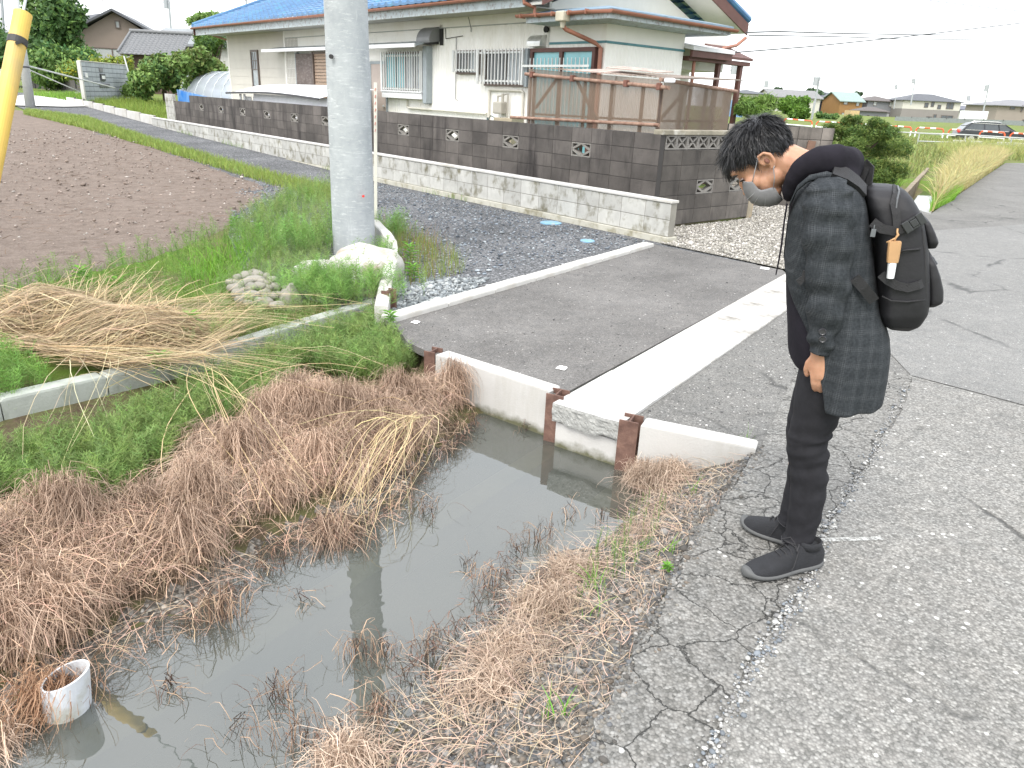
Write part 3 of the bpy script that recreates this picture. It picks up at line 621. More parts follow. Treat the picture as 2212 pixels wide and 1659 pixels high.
# grey brick-ended return at the far left of the dark wall
mb = MB(); 
for r_ in range(6):
    for k in range(2): mb.col = (random.uniform(.85, 1.1),)*3; block(mb, FW(-.02), 20.0+.4*k, 20.4+.4*k, .03+r_*.2, .23+r_*.2)
mb.box(19.92, -.015, 0, 20.0, .08, 1.0, FW(-.02))
mb.build('grey_end', MAT_grey, BW, attr=True)
# low new wall in front
LW = thing('low_block_wall', 'low white-capped grey block wall running along the gravel lane', 'block wall', L(.1, -.6, 0))
bl, jt, cp = MB(), MB(), MB(); fl = FW(-.62); s0_ = -.78; k = 0; a = s0_
while a < 20.4:
    a1 = min(a+.4, 20.4)
    for r_ in range(2):
        z0 = .075+r_*.2; bl.col = (random.uniform(.85, 1.08),)*3; block(bl, fl, a, a1, z0, z0+.2, 0, .12); jt.box(a, .007, z0, a1, .113, z0+.2, fl)
    a = a1
# end face toward the driveway
cp.cbox(s0_-.012, -.012, .478, 20.4, .132, .512, .008, fl)
bl.build('blocks', MAT_grey, LW, attr=True); jt.build('mortar', MAT_gjoint, LW); cp.build('coping', MAT_concw, LW)
mb = MB(); mb.cbox(s0_-.03, -.035, -.06, 20.4, .15, .072, .006, fl); mb.build('footing', M('footing', (.43, .42, .36), .9, .15, 3, stain=((.22, .2, .13), 5)), LW)
# fill between low wall and dark wall
sheet('wall_gap_soil', [L(-.02, -.50, 0), L(-.02, -.02, 0), L(-20, -.02, 0), L(-20, -.5, 0)], MAT_bank, .30, .2)
# white precast plates farther along the lane
PLN = ['nearest', 'second', 'third', 'fourth', 'fifth', 'sixth', 'seventh', 'farthest']
pls = [20.42+1.62*k for k in range(9)]
for k in range(8):
    fr2 = FW(-.55); z = .5*(rise(*L(-pls[k], 0)[:2])+rise(*L(-pls[k+1], 0)[:2])); mb = MB(); mb.cbox(pls[k]+.025, 0, z-.3, pls[k+1]-.025, .08, z+.27-.01*k, .006, fr2)
    tag(recenter(mb.build('precast_plate', MAT_concw)), PLN[k]+' white precast plate edging the weedy verge beyond the low block wall', 'concrete plate', 'white precast plates along the lane verge')
    mb = MB(); mb.box(pls[k]-.022, .01, z-.3, pls[k]+.022, .07, z+.25, fr2)
    tag(recenter(mb.build('plate_post', M('dark_post', (.08, .075, .07), .7))), 'dark steel upright at the lane-side end of the %s white precast plate' % PLN[k], 'steel post', 'dark uprights between the precast plates')
# ---------------------------------------------------------------- block walls in the distance
gl0 = yp(189.5, 229, 34.0); gl1 = yp(283, 213, 39.0); gz = gl0[2]; gv = gl1-gl0; gv[2] = 0; glen = np.linalg.norm(gv); gv /= glen; gn = v3(-gv[1], gv[0], 0)
GW = thing('gate_wall', 'grey tiled-block gate wall with letterbox and nameplate beside the white drive', 'gate wall', gl0)
MAT_gate = M('gate_blocks', (.36, .385, .41), .8, .08, 4, attr=True); gfr = lambda a, d, z: gl0+gv*a+gn*d+v3(0, 0, z)
mb = MB(); jt = MB(); nc = 11; cw = glen/nc; rows = 9; rh = 1.78/rows
for i in range(nc):
    for j in range(rows):
        mb.col = (random.uniform(.93, 1.06),)*3; mb.cbox(i*cw+.012, 0, j*rh+.012, (i+1)*cw-.012, .12, (j+1)*rh-.012, .005, gfr)
mb.build('blocks', MAT_gate, GW, attr=True); jt.box(0, .015, -.3, glen, .11, 1.78, gfr); jt.build('mortar', M('gate_joint', (.15, .16, .17), .9), GW)
mb = MB(); mb.cbox(-.02, -.02, 1.782, glen+.02, .14, 1.82, .006, gfr); mb.cbox(-.14, -.01, -.3, -.004, .13, 1.80, .006, gfr); mb.build('coping', MAT_conc, GW)
dk = M('dark_metal', (.05, .05, .055), .5)
ax = glen*.34
mb = MB(); mb.box(ax, -.03, 1.42, ax+.38, -.002, 1.58, gfr); mb.build('light_box', M('grey_metal', (.16, .16, .17), .5), GW)
mb = MB(); mb.box(ax, -.05, 1.05, ax+.5, -.002, 1.33, gfr); o = mb.build('nameplate', dk, GW)
mb = MB(); mb.box(ax+.08, -.06, 1.12, ax+.44, -.052, 1.26, gfr); mb.build('plate_face', M('plate_white', (.75, .75, .73), .5), o)
mb = MB(); mb.box(ax-.2, -.05, .78, ax+.85, -.002, .93, gfr); mb.build('letterbox', M('grey_metal', (.16, .16, .17), .5), GW)
mb = MB(); mb.box(.2, -.04, 1.15, .4, -.002, 1.33, gfr); mb.build('intercom', M('plate_white', (.75, .75, .73), .5), GW)
# rear lot wall behind the walker
ra = yp(1572, 290, 13.4); rb = yp(1800, 300, 13.4); rd = (rb-ra)*v3(1, 1, 0); rl = np.linalg.norm(rd); rd /= rl; rn = v3(-rd[1], rd[0], 0)
RW = thing('rear_wall', 'dark block wall behind the head of the person with a brown board on it', 'block wall', ra*v3(1, 1, 0))
rf = lambda a, d, z: ra*v3(1, 1, 0)+rd*a+rn*d+v3(0, 0, z)
mb = MB(); jt = MB(); k = 0; a = 0; H0 = 1.335
while a < rl-.01:
    a1 = min(a+.4, rl)
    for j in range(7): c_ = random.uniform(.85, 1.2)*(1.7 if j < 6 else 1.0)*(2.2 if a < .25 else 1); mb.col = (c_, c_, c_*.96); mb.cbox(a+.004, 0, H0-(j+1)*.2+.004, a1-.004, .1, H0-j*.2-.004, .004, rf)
    a = a1
jt.box(0, .008, 0, rl, .09, H0, rf)
# short return going back at the right end
mb.cbox(rl-.1, .102, 0, rl, 3.0, H0-.02, .004, rf)
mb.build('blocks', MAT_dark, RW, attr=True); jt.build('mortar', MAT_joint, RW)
mb = MB(); mb.bar(rf(rl*.76, -.03, .35), rf(rl*.80, -.03, 1.12), .13, .03); mb.build('brown_board', M('brown_board', (.17, .10, .07), .8, .2), RW)
# lids in the lane and paint spots on the apron
for (x, y, r, lab) in ((1190, 482, .15, 'larger blue round lid lying in the gravel lane near the low wall'), (1269, 521, .09, 'small blue lid in the gravel beside the white kerb')):
    p = gp(x, y, 0); mb = MB(); lathe(mb, p, [(r, -.03), (r, .008), (r*.9, .014), (.001, .014)], 28); tag(recenter(mb.build('valve_lid', M('blue_lid', (.16, .33, .47), .6, .15, stain=((.3, .3, .3), 20)))), lab, 'valve lid')
sp = M('white_paint', (.8, .8, .78), .7, .05)
for (x, y, r, lab) in ((898, 696, .032, 'small square white paint spot near the kerb end on the dark apron'), (1214, 795, .034, 'square white paint spot in the middle of the dark apron'), (1652, 580, .05, 'white paint spot at the gravel yard corner of the apron')):
    p = gp(x, y, .008); mb = MB(); n = 16; ph = rng.uniform(0, 6)
    P = [p+v3(math.cos(a), math.sin(a)*1.1, 0)*r*(1/max(abs(math.cos(a+.4)), abs(math.sin(a+.4))))*rng.uniform(.85, 1.1)*.9 for a in np.linspace(0, 6.283, n, endpoint=False)]
    mb.add(P+[q+v3(0, 0, .003) for q in P], [tuple(range(n, 2*n)), tuple(range(n-1, -1, -1))]+[(i, (i+1) % n, n+(i+1) % n, n+i) for i in range(n)]); tag(recenter(mb.build('paint_mark', sp)), lab, 'paint mark', 'white survey paint marks on the apron')
# faded white line on the road behind the shoe
p0, p1 = gp(1775, 1166, .014), gp(1905, 1162, .014); mb = MB(); mt_, t, b = nodes('worn_paint'); b.inputs['Base Color'].default_value = (.55, .56, .54, 1); b.inputs['Roughness'].default_value = .8
c = N(t, 'ShaderNodeTexCoord').outputs['Object']; t.links.new(ramp(t, noise(t, 30, 6, vec=c, rough=.8), [(.42, (0, 0, 0)), (.58, (.85, .85, .85))]), b.inputs['Alpha'])
d = p1-p0; n_ = v3(-d[1], d[0], 0)/np.linalg.norm(d)*.012
mb.add([p0-n_, p1-n_, p1+n_, p0+n_], [(0, 1, 2, 3)]); tag(recenter(mb.build('paint_line', mt_)), 'short worn white paint line behind the heel of the near shoe', 'paint mark')
# ---------------------------------------------------------------- the house behind the block wall (frame L: x right, y back, z up)
H = thing('house', 'cream single-storey house with blue tiled roof and brown gutters behind the block wall', 'house', L(-12, 2.5, 0))
cream = M('cream_siding', (.86, .85, .81), .7, .03, 2, stain=((.80, .78, .72), 1.5, .4)); beige = M('beige_siding', (.58, .555, .51), .7, .05, 2)
brn = M('brown_trim', (.105, .045, .036), .6, .15); cop = M('copper_gutter', (.30, .13, .085), .5, .15); fas = M('blue_grey_fascia', (.42, .48, .50), .7, .12, 5, stain=((.22, .2, .19), 14))
grym = M('grey_metal_box', (.30, .34, .36), .5, .1); alu = M('aluminium', (.62, .63, .62), .35, .05, metal=.3); teal = M('teal_band', (.10, .25, .28), .7)
glassT = M('teal_curtain_glass', (.22, .50, .55), .15, .1, 3); glassD = M('dark_glass', (.08, .09, .10), .12, .3, 2); glassL = M('curtain_glass', (.36, .40, .43), .2, .2, 8)
wht = M('white_metal_trim', (.68, .69, .70), .5, .05)
def lb(mb, x0, y0, z0, x1, y1, z1): return mb.box(x0, y0, z0, x1, y1, z1, L)
def lc(mb, x0, y0, z0, x1, y1, z1, c=.004): return mb.cbox(x0, y0, z0, x1, y1, z1, c, L)
XL, XR, XB, YF = -21.55, -5.0, -3.5, 2.5
# walls: left part with horizontal siding, right part with vertical ribs
w = MB(); lb(w, XL, YF, 0, -16.85, 6.9, 3.25); wall1 = w.build('siding_wall', beige, H)
w = MB(); 
for z in np.arange(.3, 3.0, .262): lb(w, XL-.01, YF-.010, z, -16.0, YF-.002, z+.252)
w.build('siding_board', beige, H)
w = MB(); lb(w, -16.85, YF, 0, XR, 6.9, 2.97); x = -16.8
while x < XR-.02:
    if not (-16.0 < x < -14.1): w.add([L(x, YF, .2), L(x+.02, YF-.010, .2), L(x+.06, YF-.010, .2), L(x+.08, YF, .2), L(x, YF, 2.96), L(x+.02, YF-.010, 2.96), L(x+.06, YF-.010, 2.96), L(x+.08, YF, 2.96)], [(0, 1, 5, 4), (1, 2, 6, 5), (2, 3, 7, 6)])
    x += .1
w.build('ribbed_wall', cream, H)
w = MB(); lb(w, -16.85, YF-.03, 2.98, XR, YF+.1, 3.3); lb(w, -16.88, YF-.045, .4, -16.80, YF, 3.25); w.build('upper_wall_band', cream, H)
w = MB(); lb(w, -16.8, YF-.034, 2.962, XR, YF, 2.978); w.build('band_ledge', M('ledge_grey', (.40, .42, .41), .7), H)
# gable wall on the right, over the low extension
w = MB(); gy0, gy1, ry, ze, zr = 1.62, 7.80, 4.7, 3.10, 4.32
P = [(YF, 0), (6.9, 0), (6.9, 3.3), (ry, 4.15), (YF, 3.28)]
w.add([L(XR+dx, y, z) for dx in (-.05, .012) for y, z in P], [(0, 1, 2, 3, 4), (9, 8, 7, 6, 5)]+[(i, (i+1) % 5, 5+(i+1) % 5, 5+i) for i in range(5)]); w.build('gable_wall', M('white_wall', (.70, .70, .66), .7, .03), H)
# extension
w = MB(); lb(w, XR+.013, YF, 0, XB, 4.70, 2.90); w.build('extension_wall', cream, H)
w = MB(); x = XR+.03
while x < XB-.08:
    w.add([L(x, YF, .2), L(x+.02, YF-.01, .2), L(x+.06, YF-.01, .2), L(x+.08, YF, .2), L(x, YF, 2.56), L(x+.02, YF-.01, 2.56), L(x+.06, YF-.01, 2.56), L(x+.08, YF, 2.56)], [(0, 1, 5, 4), (1, 2, 6, 5), (2, 3, 7, 6)]); x += .1
y = YF+.03
while y < 4.62:
    w.add([L(XB, y, .2), L(XB+.01, y+.02, .2), L(XB+.01, y+.06, .2), L(XB, y+.08, .2), L(XB, y, 2.56), L(XB+.01, y+.02, 2.56), L(XB+.01, y+.06, 2.56), L(XB, y+.08, 2.56)], [(0, 1, 5, 4), (1, 2, 6, 5), (2, 3, 7, 6)]); y += .1
w.build('extension_ribs', cream, H)
w = MB(); lb(w, XR+.03, YF-.018, 2.565, XB+.018, YF-.002, 2.605); lb(w, XB+.002, YF-.018, 2.565, XB+.018, 4.72, 2.605); w.build('teal_stripe', teal, H)
# corner trims
w = MB(); lb(w, XB-.03, YF-.016, .2, XB+.016, YF+.03, 2.56); w.build('corner_trim', cream, H)
w = MB(); lb(w, XL-.03, YF-.02, .2, XL+.03, YF+.02, 3.2); w.build('corner_trim', cream, H)
# pent roof of the extension
w = MB(); px0, px1, py0, py1 = -4.95, -2.85, 1.86, 5.25
lb(w, px0, py0, 2.88, px1, py0+.03, 3.0); lb(w, px1-.03, py0+.031, 2.88, px1, py1, 3.0); lb(w, px0, py0+.031, 2.878, px1-.031, py1, 2.90); w.build('pent_fascia', fas, H)
w = MB(); w.add([L(px0, py0-.04, 3.03), L(px1+.05, py0-.04, 3.03), L(px1+.05, py1, 3.03), L(px1-.4, py1, 3.11), L(px1-.45, py0+.45, 3.13), L(px0, py0+.55, 3.15), L(px0, py1, 3.15), L(px0, py0-.04, 3.0), L(px1+.05, py0-.04, 3.0), L(px1+.05, py1, 3.0)], [(0, 1, 4, 5), (1, 2, 3, 4), (5, 4, 3, 6), (7, 8, 1, 0), (8, 9, 2, 1)])
w.build('pent_roof', M('blue_grey_sheet', (.17, .25, .32), .5, .15), H)
def gutter(name, pts, r=.055, par=H):
    mb = MB(); pts = [np.array(p, float) for p in pts]; rings = []
    for i, p in enumerate(pts):
        t_ = pts[min(i+1, len(pts)-1)]-pts[max(i-1, 0)]; t_[2] = 0; t_ /= np.linalg.norm(t_); n = v3(-t_[1], t_[0], 0)
        rings.append([p+n*r*math.cos(a)+v3(0, 0, r*math.sin(a)) for a in np.linspace(math.pi, 2*math.pi, 9)]+[p+n*(r-.006)*math.cos(a)+v3(0, 0, (r-.006)*math.sin(a)) for a in np.linspace(2*math.pi, math.pi, 9)])
    mb.loft(rings); return mb.build(name, cop, par, smooth=False)
gp2 = gutter('pent_gutter', [L(-5.15, 1.80, 3.02), L(-3.3, 1.80, 3.01), L(-2.79, 1.80, 3.005), L(-2.79, 5.35, 2.985)])
for x in np.arange(-5.0, -2.9, .42): mb = MB(); mb.box(x, 1.735, 2.955, x+.02, 1.865, 3.03, L); mb.build('gutter_bracket', cop, gp2)
# roof: wavy glazed tiles in rows
mtile, t, b = nodes('blue_glazed_tile'); c = N(t, 'ShaderNodeTexCoord').outputs['Object']
g = ramp(t, noise(t, 2.5, 5, vec=c), [(.3, (.035, .10, .22)), (.55, (.06, .16, .30)), (.75, (.04, .20, .27))])
t.links.new(g, b.inputs['Base Color']); b.inputs['Roughness'].default_value = .30
def tiled(name, x0, x1, ya, za, yb, zb, mat, par, pitch=.30, rows=13, flip=False, fr=L, amp=.05, hip=None):
    nx = int(round((x1-x0)/pitch))*8+1; X = np.linspace(x0, x1, nx); ph = (X-x0)/pitch*2*np.pi
    wv = amp*(np.clip(np.cos(ph), -.15, 1)); V = []; F_ = []; tt = np.linspace(0, 1, rows+1)
    for j in range(rows):
        for e, lift in ((0, .032), (1, .0)):
            t_ = tt[j] if e == 0 else tt[j+1]+.012
            y = ya+(yb-ya)*t_; z = za+(zb-za)*t_
            for x_, w_ in zip(X, wv): V.append(fr(x_, y, z+lift+w_))
    for j in range(rows):
        o = j*2*nx; F_ += [(o+i, o+i+1, o+nx+i+1, o+nx+i) for i in range(nx-1)]
    # tile butts at each step
    o2 = len(V)
    for j in range(rows):
        t_ = tt[j]; y = ya+(yb-ya)*t_; z = za+(zb-za)*t_
        for lift in (.032, -.022 if j == 0 else .0):
            for x_, w_ in zip(X, wv): V.append(fr(x_, y, z+lift+w_*(1 if lift > 0 else .2)))
    for j in range(rows):
        o = o2+j*2*nx; F_ += [(o+nx+i, o+nx+i+1, o+i+1, o+i) for i in range(nx-1)]
    mb = MB(); mb.add(V, F_); return mb.build(name, mat, par, smooth=False)
RX0, RX1 = -22.3, -4.25
roof = tiled('roof', RX0, RX1, gy0-.06, 3.37, ry, 4.60, mtile, H)
tiled('roof', RX0, RX1, gy1+.05, 3.37, ry, 4.60, mtile, H)
w = MB(); w.tube([L(RX0-.05, ry, 4.68), L(RX1+.03, ry, 4.68)], .13, 12); w.tube([L(RX1-.02, ry, 4.66), L(RX1-.02, gy1+.05, 3.44)], .085, 10); w.tube([L(RX1-.02, ry, 4.66), L(RX1-.02, gy0, 3.44)], .085, 10); w.tube([L(RX0+.02, ry, 4.66), L(RX0+.02, gy0, 3.44)], .085, 10)
w.build('ridge_tile', mtile, roof)
# eaves board, soffit, rake boards
w = MB(); lb(w, RX0+.15, gy0+.02, 3.12, -4.75, gy0+.05, 3.32); w.build('eaves_board', fas, H)
w = MB(); lb(w, RX0+.15, gy0+.051, 3.16, -4.9, YF+.02, 3.18); w.build('soffit', M('soffit_grey', (.42, .42, .38), .8), H)
for xx, nm in ((RX1+.0, 'rake_board'), (RX0+.05, 'rake_board')):
    for (ya_, za_) in ((gy0-.02, 3.12), (gy1+.02, 3.12)):
        w = MB(); dz = .24; x1 = xx+.03
        w.add([L(x, y, z) for x in (xx, x1) for y, z in ((ya_, za_), (ry, 4.36), (ry, 4.36+dz), (ya_, za_+dz-.01))], [(0, 1, 2, 3), (7, 6, 5, 4), (0, 4, 5, 1), (1, 5, 6, 2), (2, 6, 7, 3), (3, 7, 4, 0)]); w.build(nm, brn, H)
w = MB(); w.add([L(x, y, z) for x in (XR+.02, RX1-.01) for y, z in ((ry, 4.40), (gy1, 3.15), (gy1, 3.19), (ry, 4.44), (gy0+.1, 3.19), (gy0+.1, 3.15))], [(0, 1, 7, 6), (0, 6, 11, 5), (3, 2, 8, 9), (3, 9, 10, 4), (1, 2, 8, 7), (5, 4, 10, 11)]); w.build('gable_soffit', M('white_wall', (.70, .70, .66), .7, .03), H)
gutter('gutter', [L(RX0+.02, gy0-.06, 3.36), L(-4.75, gy0-.06, 3.32)])
gutter('gutter', [L(RX0+.02, gy0-.04, 3.36), L(RX0+.02, 2.9, 3.05)], .05)
# downpipes with funnel
w = MB(); lc(w, -3.98, 1.68, 2.86, -3.78, 1.86, 3.02, .02); w.tube([L(-3.88, 1.78, 2.86), L(-3.88, 1.78, 2.76)], [.055, .04], 10); fn = w.build('rain_head', M('dirty_cream', (.46, .43, .34), .7, .15), H)
w = MB(); w.tube([L(-3.88, 1.78, 2.80), L(-3.86, 1.84, 2.74), L(-3.62, 2.34, 2.56), L(-3.56, 2.44, 2.48), L(-3.56, 2.44, .3)], .038, 12); w.build('downpipe', cop, H)
w = MB(); w.tube([L(-4.75, 1.60, 3.3), L(-4.75, 1.62, 3.18), L(-4.66, 1.8, 3.12), L(-4.66, 1.8, 3.0)], .035, 10); w.build('short_downpipe', cop, H)
# windows ------------------------------------------------------------
def framed(name, x0, z0, x1, z1, y, fm, gm, fw=.04, mull=(), trans=(), dep=.05, par=H, split=None):
    mb = MB(); lb(mb, x0, y-dep, z1-fw, x1, y, z1); lb(mb, x0, y-dep, z0, x1, y, z0+fw); lb(mb, x0, y-dep, z0+fw, x0+fw, y, z1-fw); lb(mb, x1-fw, y-dep, z0+fw, x1, y, z1-fw)
    for m_ in mull: lb(mb, m_-fw*.6, y-dep+.003, z0+fw, m_+fw*.6, y-.002, z1-fw)
    o = mb.build(name, fm, par)
    xs = [x0+fw]+list(mull)+[x1-fw]
    for i in range(len(xs)-1):
        g_ = MB(); lb(g_, xs[i]+.002, y-dep*.4, z0+fw+.002, xs[i+1]-.002, y-dep*.2, z1-fw-.002); g_.build('pane', gm[i % len(gm)], o)
    return o
def bars(x0, z0, x1, z1, y, n, par, r=.011, rails=2):
    mb = MB()
    for k in range(n):
        x = x0+(x1-x0)*(k+.5)/n; lb(mb, x-r, y-r, z0, x+r, y+r, z1)
    zz = [z0+(z1-z0)*.1, z0+(z1-z0)*.9]
    for z in zz: lb(mb, x0, y+r+.001, z-.018, x1, y+r+.012, z+.018)
    for x in (x0, x1): lb(mb, x-.02, y+.001, z0, x+.02, y+.04, z1)
    return mb.build('window_bars', alu, par)
bz = M('bronze_frame', (.13, .10, .085), .5)
o = framed('narrow_window', -19.5, 1.53, -18.92, 2.68, YF-.012, bz, [glassL], .06)
mb = MB(); lb(mb, -19.44, YF-.06, 2.08, -18.98, YF-.045, 2.10); lb(mb, -19.3, YF-.06, 2.1, -19.285, YF-.045, 2.6); lb(mb, -19.14, YF-.06, 2.1, -19.125, YF-.045, 2.6); lb(mb, -19.44, YF-.06, 2.35, -18.98, YF-.045, 2.365); mb.build('lattice', bz, o)
w = MB(); lb(w, -15.9, YF-.14, .5, -14.83, YF-.012, 2.52); w.build('shutter_box', M('rust_grey_sheet', (.13, .105, .095), .8, .3, 6, stain=((.22, .19, .18), 8, 3)), H)
w = MB(); lb(w, -16.03, YF-.10, .5, -15.91, YF-.012, 2.56); w.build('box_post', grym, H)
w = MB()
for z in np.arange(.5, 2.5, .085): lb(w, -14.76, YF-.10, z, -12.9, YF-.02, z+.07)
w.build('roller_shutter', M('tan_shutter', (.36, .26, .19), .6, .05), H)
w = MB(); lb(w, -14.82, YF-.15, .5, -14.77, YF-.012, 2.56); lb(w, -14.8, YF-.13, 2.5, -12.9, YF-.012, 2.56); w.build('shutter_frame', bz, H)
for (x0, x1, y0, z) in ((-17.4, -13.2, 1.98, 2.60), (-12.6, -8.86, 1.98, 2.60)):
    w = MB(); w.add([L(x, y, z_) for x in (x0, x1) for y, z_ in ((y0, z-.02), (YF, z+.10), (YF, z+.13), (y0, z+.02))], [(0, 1, 2, 3), (7, 6, 5, 4), (0, 4, 5, 1), (1, 5, 6, 2), (2, 6, 7, 3), (3, 7, 4, 0)]); a_ = w.build('awning', grym, H)
    w = MB(); lb(w, x0, y0-.03, z-.045, x1, y0-.001, z+.035); w.build('awning_edge', wht, a_)
w = MB(); lb(w, -11.78, YF-.04, .3, -11.70, YF-.012, 2.30); lb(w, -10.98, YF-.04, .3, -10.92, YF-.012, 2.30); lb(w, -11.70, YF-.04, 2.24, -10.98, YF-.012, 2.30); dr_f = w.build('door_frame', grym, H)
w = MB(); lb(w, -11.695, YF-.03, .3, -10.985, YF-.012, 2.235); dr = w.build('door', M('pinkish_door', (.44, .37, .33), .6, .04), H)
w = MB(); w.tube([L(-11.08, YF-.06, 1.25), L(-11.08, YF-.05, 1.25)], .03, 12); w.bar(L(-11.1, YF-.075, 1.25), L(-10.99, YF-.075, 1.24), .018, .018); w.build('handle', alu, dr)
# kitchen window with bars and boxed frame
yw = YF-.2
o = framed('kitchen_window', -10.92, 1.66, -9.1, 2.50, YF-.03, bz, [glassT, glassT, glassL, glassL], .04, mull=(-10.45, -10.02, -9.6))
bars(-10.93, 1.58, -9.12, 2.50, yw, 17, o)
w = MB(); lb(w, -10.9, yw, 1.46, -9.1, YF-.012, 1.60); lb(w, -10.92, yw-.02, 1.60, -9.09, YF-.012, 1.63); w.build('sill_box', wht, o)
w = MB(); lb(w, -9.08, yw+.02, 1.38, -8.93, YF-.012, 2.60); lb(w, -9.08, yw+.05, 1.36, -9.0, YF-.012, 1.38); w.build('side_panel', grym, o)
# range hood
w = MB(); pr = [(YF-.012, 2.70)]+[(YF-.30*math.sin(a)-.012, 2.70+.30*math.cos(a)) for a in np.linspace(0, math.pi/2, 8)]+[(YF-.30, 2.66)]
m_ = len(pr); w.add([L(x, y, z) for x in (-9.15, -8.62) for y, z in pr], [tuple(range(m_)), tuple(range(2*m_-1, m_-1, -1))]+[(i, i+1, m_+i+1, m_+i) for i in range(m_-1)]); w.build('range_hood', M('hood_grey', (.20, .205, .21), .45, .1), H)
w = MB(); lb(w, -9.12, YF-.30, 2.64, -8.65, YF-.03, 2.698); lb(w, -8.615, YF-.03, 2.62, -8.50, YF-.012, 3.04); w.build('hood_mouth', M('dark_hole', (.03, .03, .03), .9), H)
# small windows
o = framed('small_window', -7.92, 2.02, -7.08, 2.50, YF-.012, bz, [glassD, glassL], .04, mull=(-7.5,)); bars(-7.94, 2.06, -7.07, 2.5, YF-.16, 8, o)
o = framed('bath_window', -6.92, 1.80, -5.56, 2.48, YF-.012, bz, [glassD, glassL], .05, mull=(-6.22,)); bars(-7.0, 1.83, -5.54, 2.5, YF-.2, 13, o)
w = MB(); lb(w, -5.53, YF-.14, 1.8, -5.45, YF-.012, 2.5); w.build('box_post', grym, o)
o = framed('sash_door', -5.42, .4, -3.66, 2.50, YF-.012, brn, [glassT, glassT], .07, mull=(-4.55,), dep=.09)
mb = MB()
for k in range(16):
    x = -5.3+k*.105; lb(mb, x-.008, YF-.2, .9, x+.008, YF-.184, 2.32)
lb(mb, -5.52, YF-.21, 2.16, -3.68, YF-.201, 2.20); lb(mb, -5.52, YF-.21, 1.02, -3.68, YF-.201, 1.06); mb.build('window_bars', alu, o)
# vents, meter, pipes, cables
w = MB(); pr = [(YF-.012, 2.53), (YF-.012, 2.74)]+[(YF-.17*math.sin(a)-.012, 2.58+.16*math.cos(a)) for a in np.linspace(.3, math.pi/2, 6)]+[(YF-.182, 2.53)]
m_ = len(pr); w.add([L(x, y, z) for x in (-5.44, -5.06) for y, z in pr], [tuple(range(m_)), tuple(range(2*m_-1, m_-1, -1))]+[(i, (i+1) % m_, m_+(i+1) % m_, m_+i) for i in range(m_)]); w.build('steel_vent', M('bright_steel', (.6, .6, .58), .3, .2, 8, metal=.6), H)
w = MB(); w.tube([L(-5.05, YF-.01, 2.83), L(-5.05, YF-.06, 2.83)], [.05, .06], 14); w.build('round_vent', M('dark_hole', (.03, .03, .03), .9), H)
crp = M('cream_pipe', (.62, .60, .53), .5, .05)
w = MB(); w.tube([L(-6.74, YF-.05, .3), L(-6.74, YF-.05, 1.70), L(-6.72, YF-.05, 1.73), L(-5.68, YF-.05, 1.73), L(-5.64, YF-.05, 1.70), L(-5.64, YF-.05, .3)], .028, 10); w.build('boiler_pipe', crp, H)
w = MB(); w.tube([L(-9.95, YF-.06, 1.45), L(-9.95, YF-.06, 1.27), L(-9.85, YF-.06, 1.25), L(-6.8, YF-.06, 1.24)], .026, 10); w.build('drain_pipe', crp, H)
w = MB(); lc(w, -6.40, YF-.22, 1.26, -6.12, YF-.05, 1.50, .03); w.tube([L(-6.34, YF-.13, 1.5), L(-6.34, YF-.13, 1.6), L(-6.2, YF-.13, 1.62), L(-6.05, YF-.1, 1.66), L(-6.05, YF-.1, 1.2)], .018, 8); w.tube([L(-6.18, YF-.13, 1.5), L(-6.18, YF-.13, 1.66)], .03, 10); w.build('gas_meter', M('meter_grey', (.38, .36, .31), .5, .1), H)
w = MB(); lc(w, -6.0, 2.0, .5, -5.42, 2.32, 1.20, .01); w.build('boiler_box', M('khaki_box', (.36, .31, .22), .6, .05), H)
w = MB(); w.tube([L(-6.45, 2.2, 1.1), L(-6.35, 2.2, 1.22), L(-6.1, 2.2, 1.16), L(-6.02, 2.2, 1.2)], .01, 6); w.tube([L(-6.45, 2.2, .8), L(-6.45, 2.2, 1.18)], .018, 8); w.build('garden_tap', M('tap_dark', (.06, .10, .10), .5), H)
w = MB(); w.tube([L(-8.46, YF-.02, 3.2), L(-8.42, YF-.02, 2.94), L(-8.38, YF-.03, 2.75), L(-7.75, YF-.03, 2.79)], .008, 6); w.tube([L(-7.98, YF-.03, 2.76), L(-7.98, YF-.03, 1.5), L(-7.9, YF-.03, 1.48)], .007, 6); w.tube([L(-7.55, YF-.03, 3.15), L(-7.45, YF-.03, 2.93), L(-7.45, YF-.03, 2.86)], .008, 6); w.build('cable', M('cable_dark', (.08, .08, .08), .6), H)
# porch on the right end
w = MB(); lb(w, XR+.02, 4.72, 2.3, -4.1, 6.9, 3.12); w.build('porch_wall', M('white_wall', (.70, .70, .66), .7, .03), H)
w = MB(); w.add([L(x, y, z) for z0 in (0, .07) for x, y, z in ((-4.3, 4.71, 2.76+z0), (-3.27, 4.71, 2.60+z0), (-3.27, 6.08, 2.60+z0), (-4.3, 6.08, 2.76+z0))], [(3, 2, 1, 0), (4, 5, 6, 7), (0, 1, 5, 4), (1, 2, 6, 5), (2, 3, 7, 6), (3, 0, 4, 7)]); w.build('entrance_canopy', wht, H)
w = MB(); lb(w, -3.36, 4.73, 2.48, -3.30, 6.05, 2.60); lb(w, -4.3, 5.99, 2.48, -3.361, 6.05, 2.60); w.build('canopy_fascia', brn, H)
w = MB()
for (x, y) in ((-3.55, 5.95), (-3.5, 6.66)): lb(w, x-.045, y-.045, 0, x+.045, y+.045, 2.46)
lb(w, -3.6, 4.8, 2.42, -3.42, 6.9, 2.50); cp_ = w.build('carport_frame', brn, H)
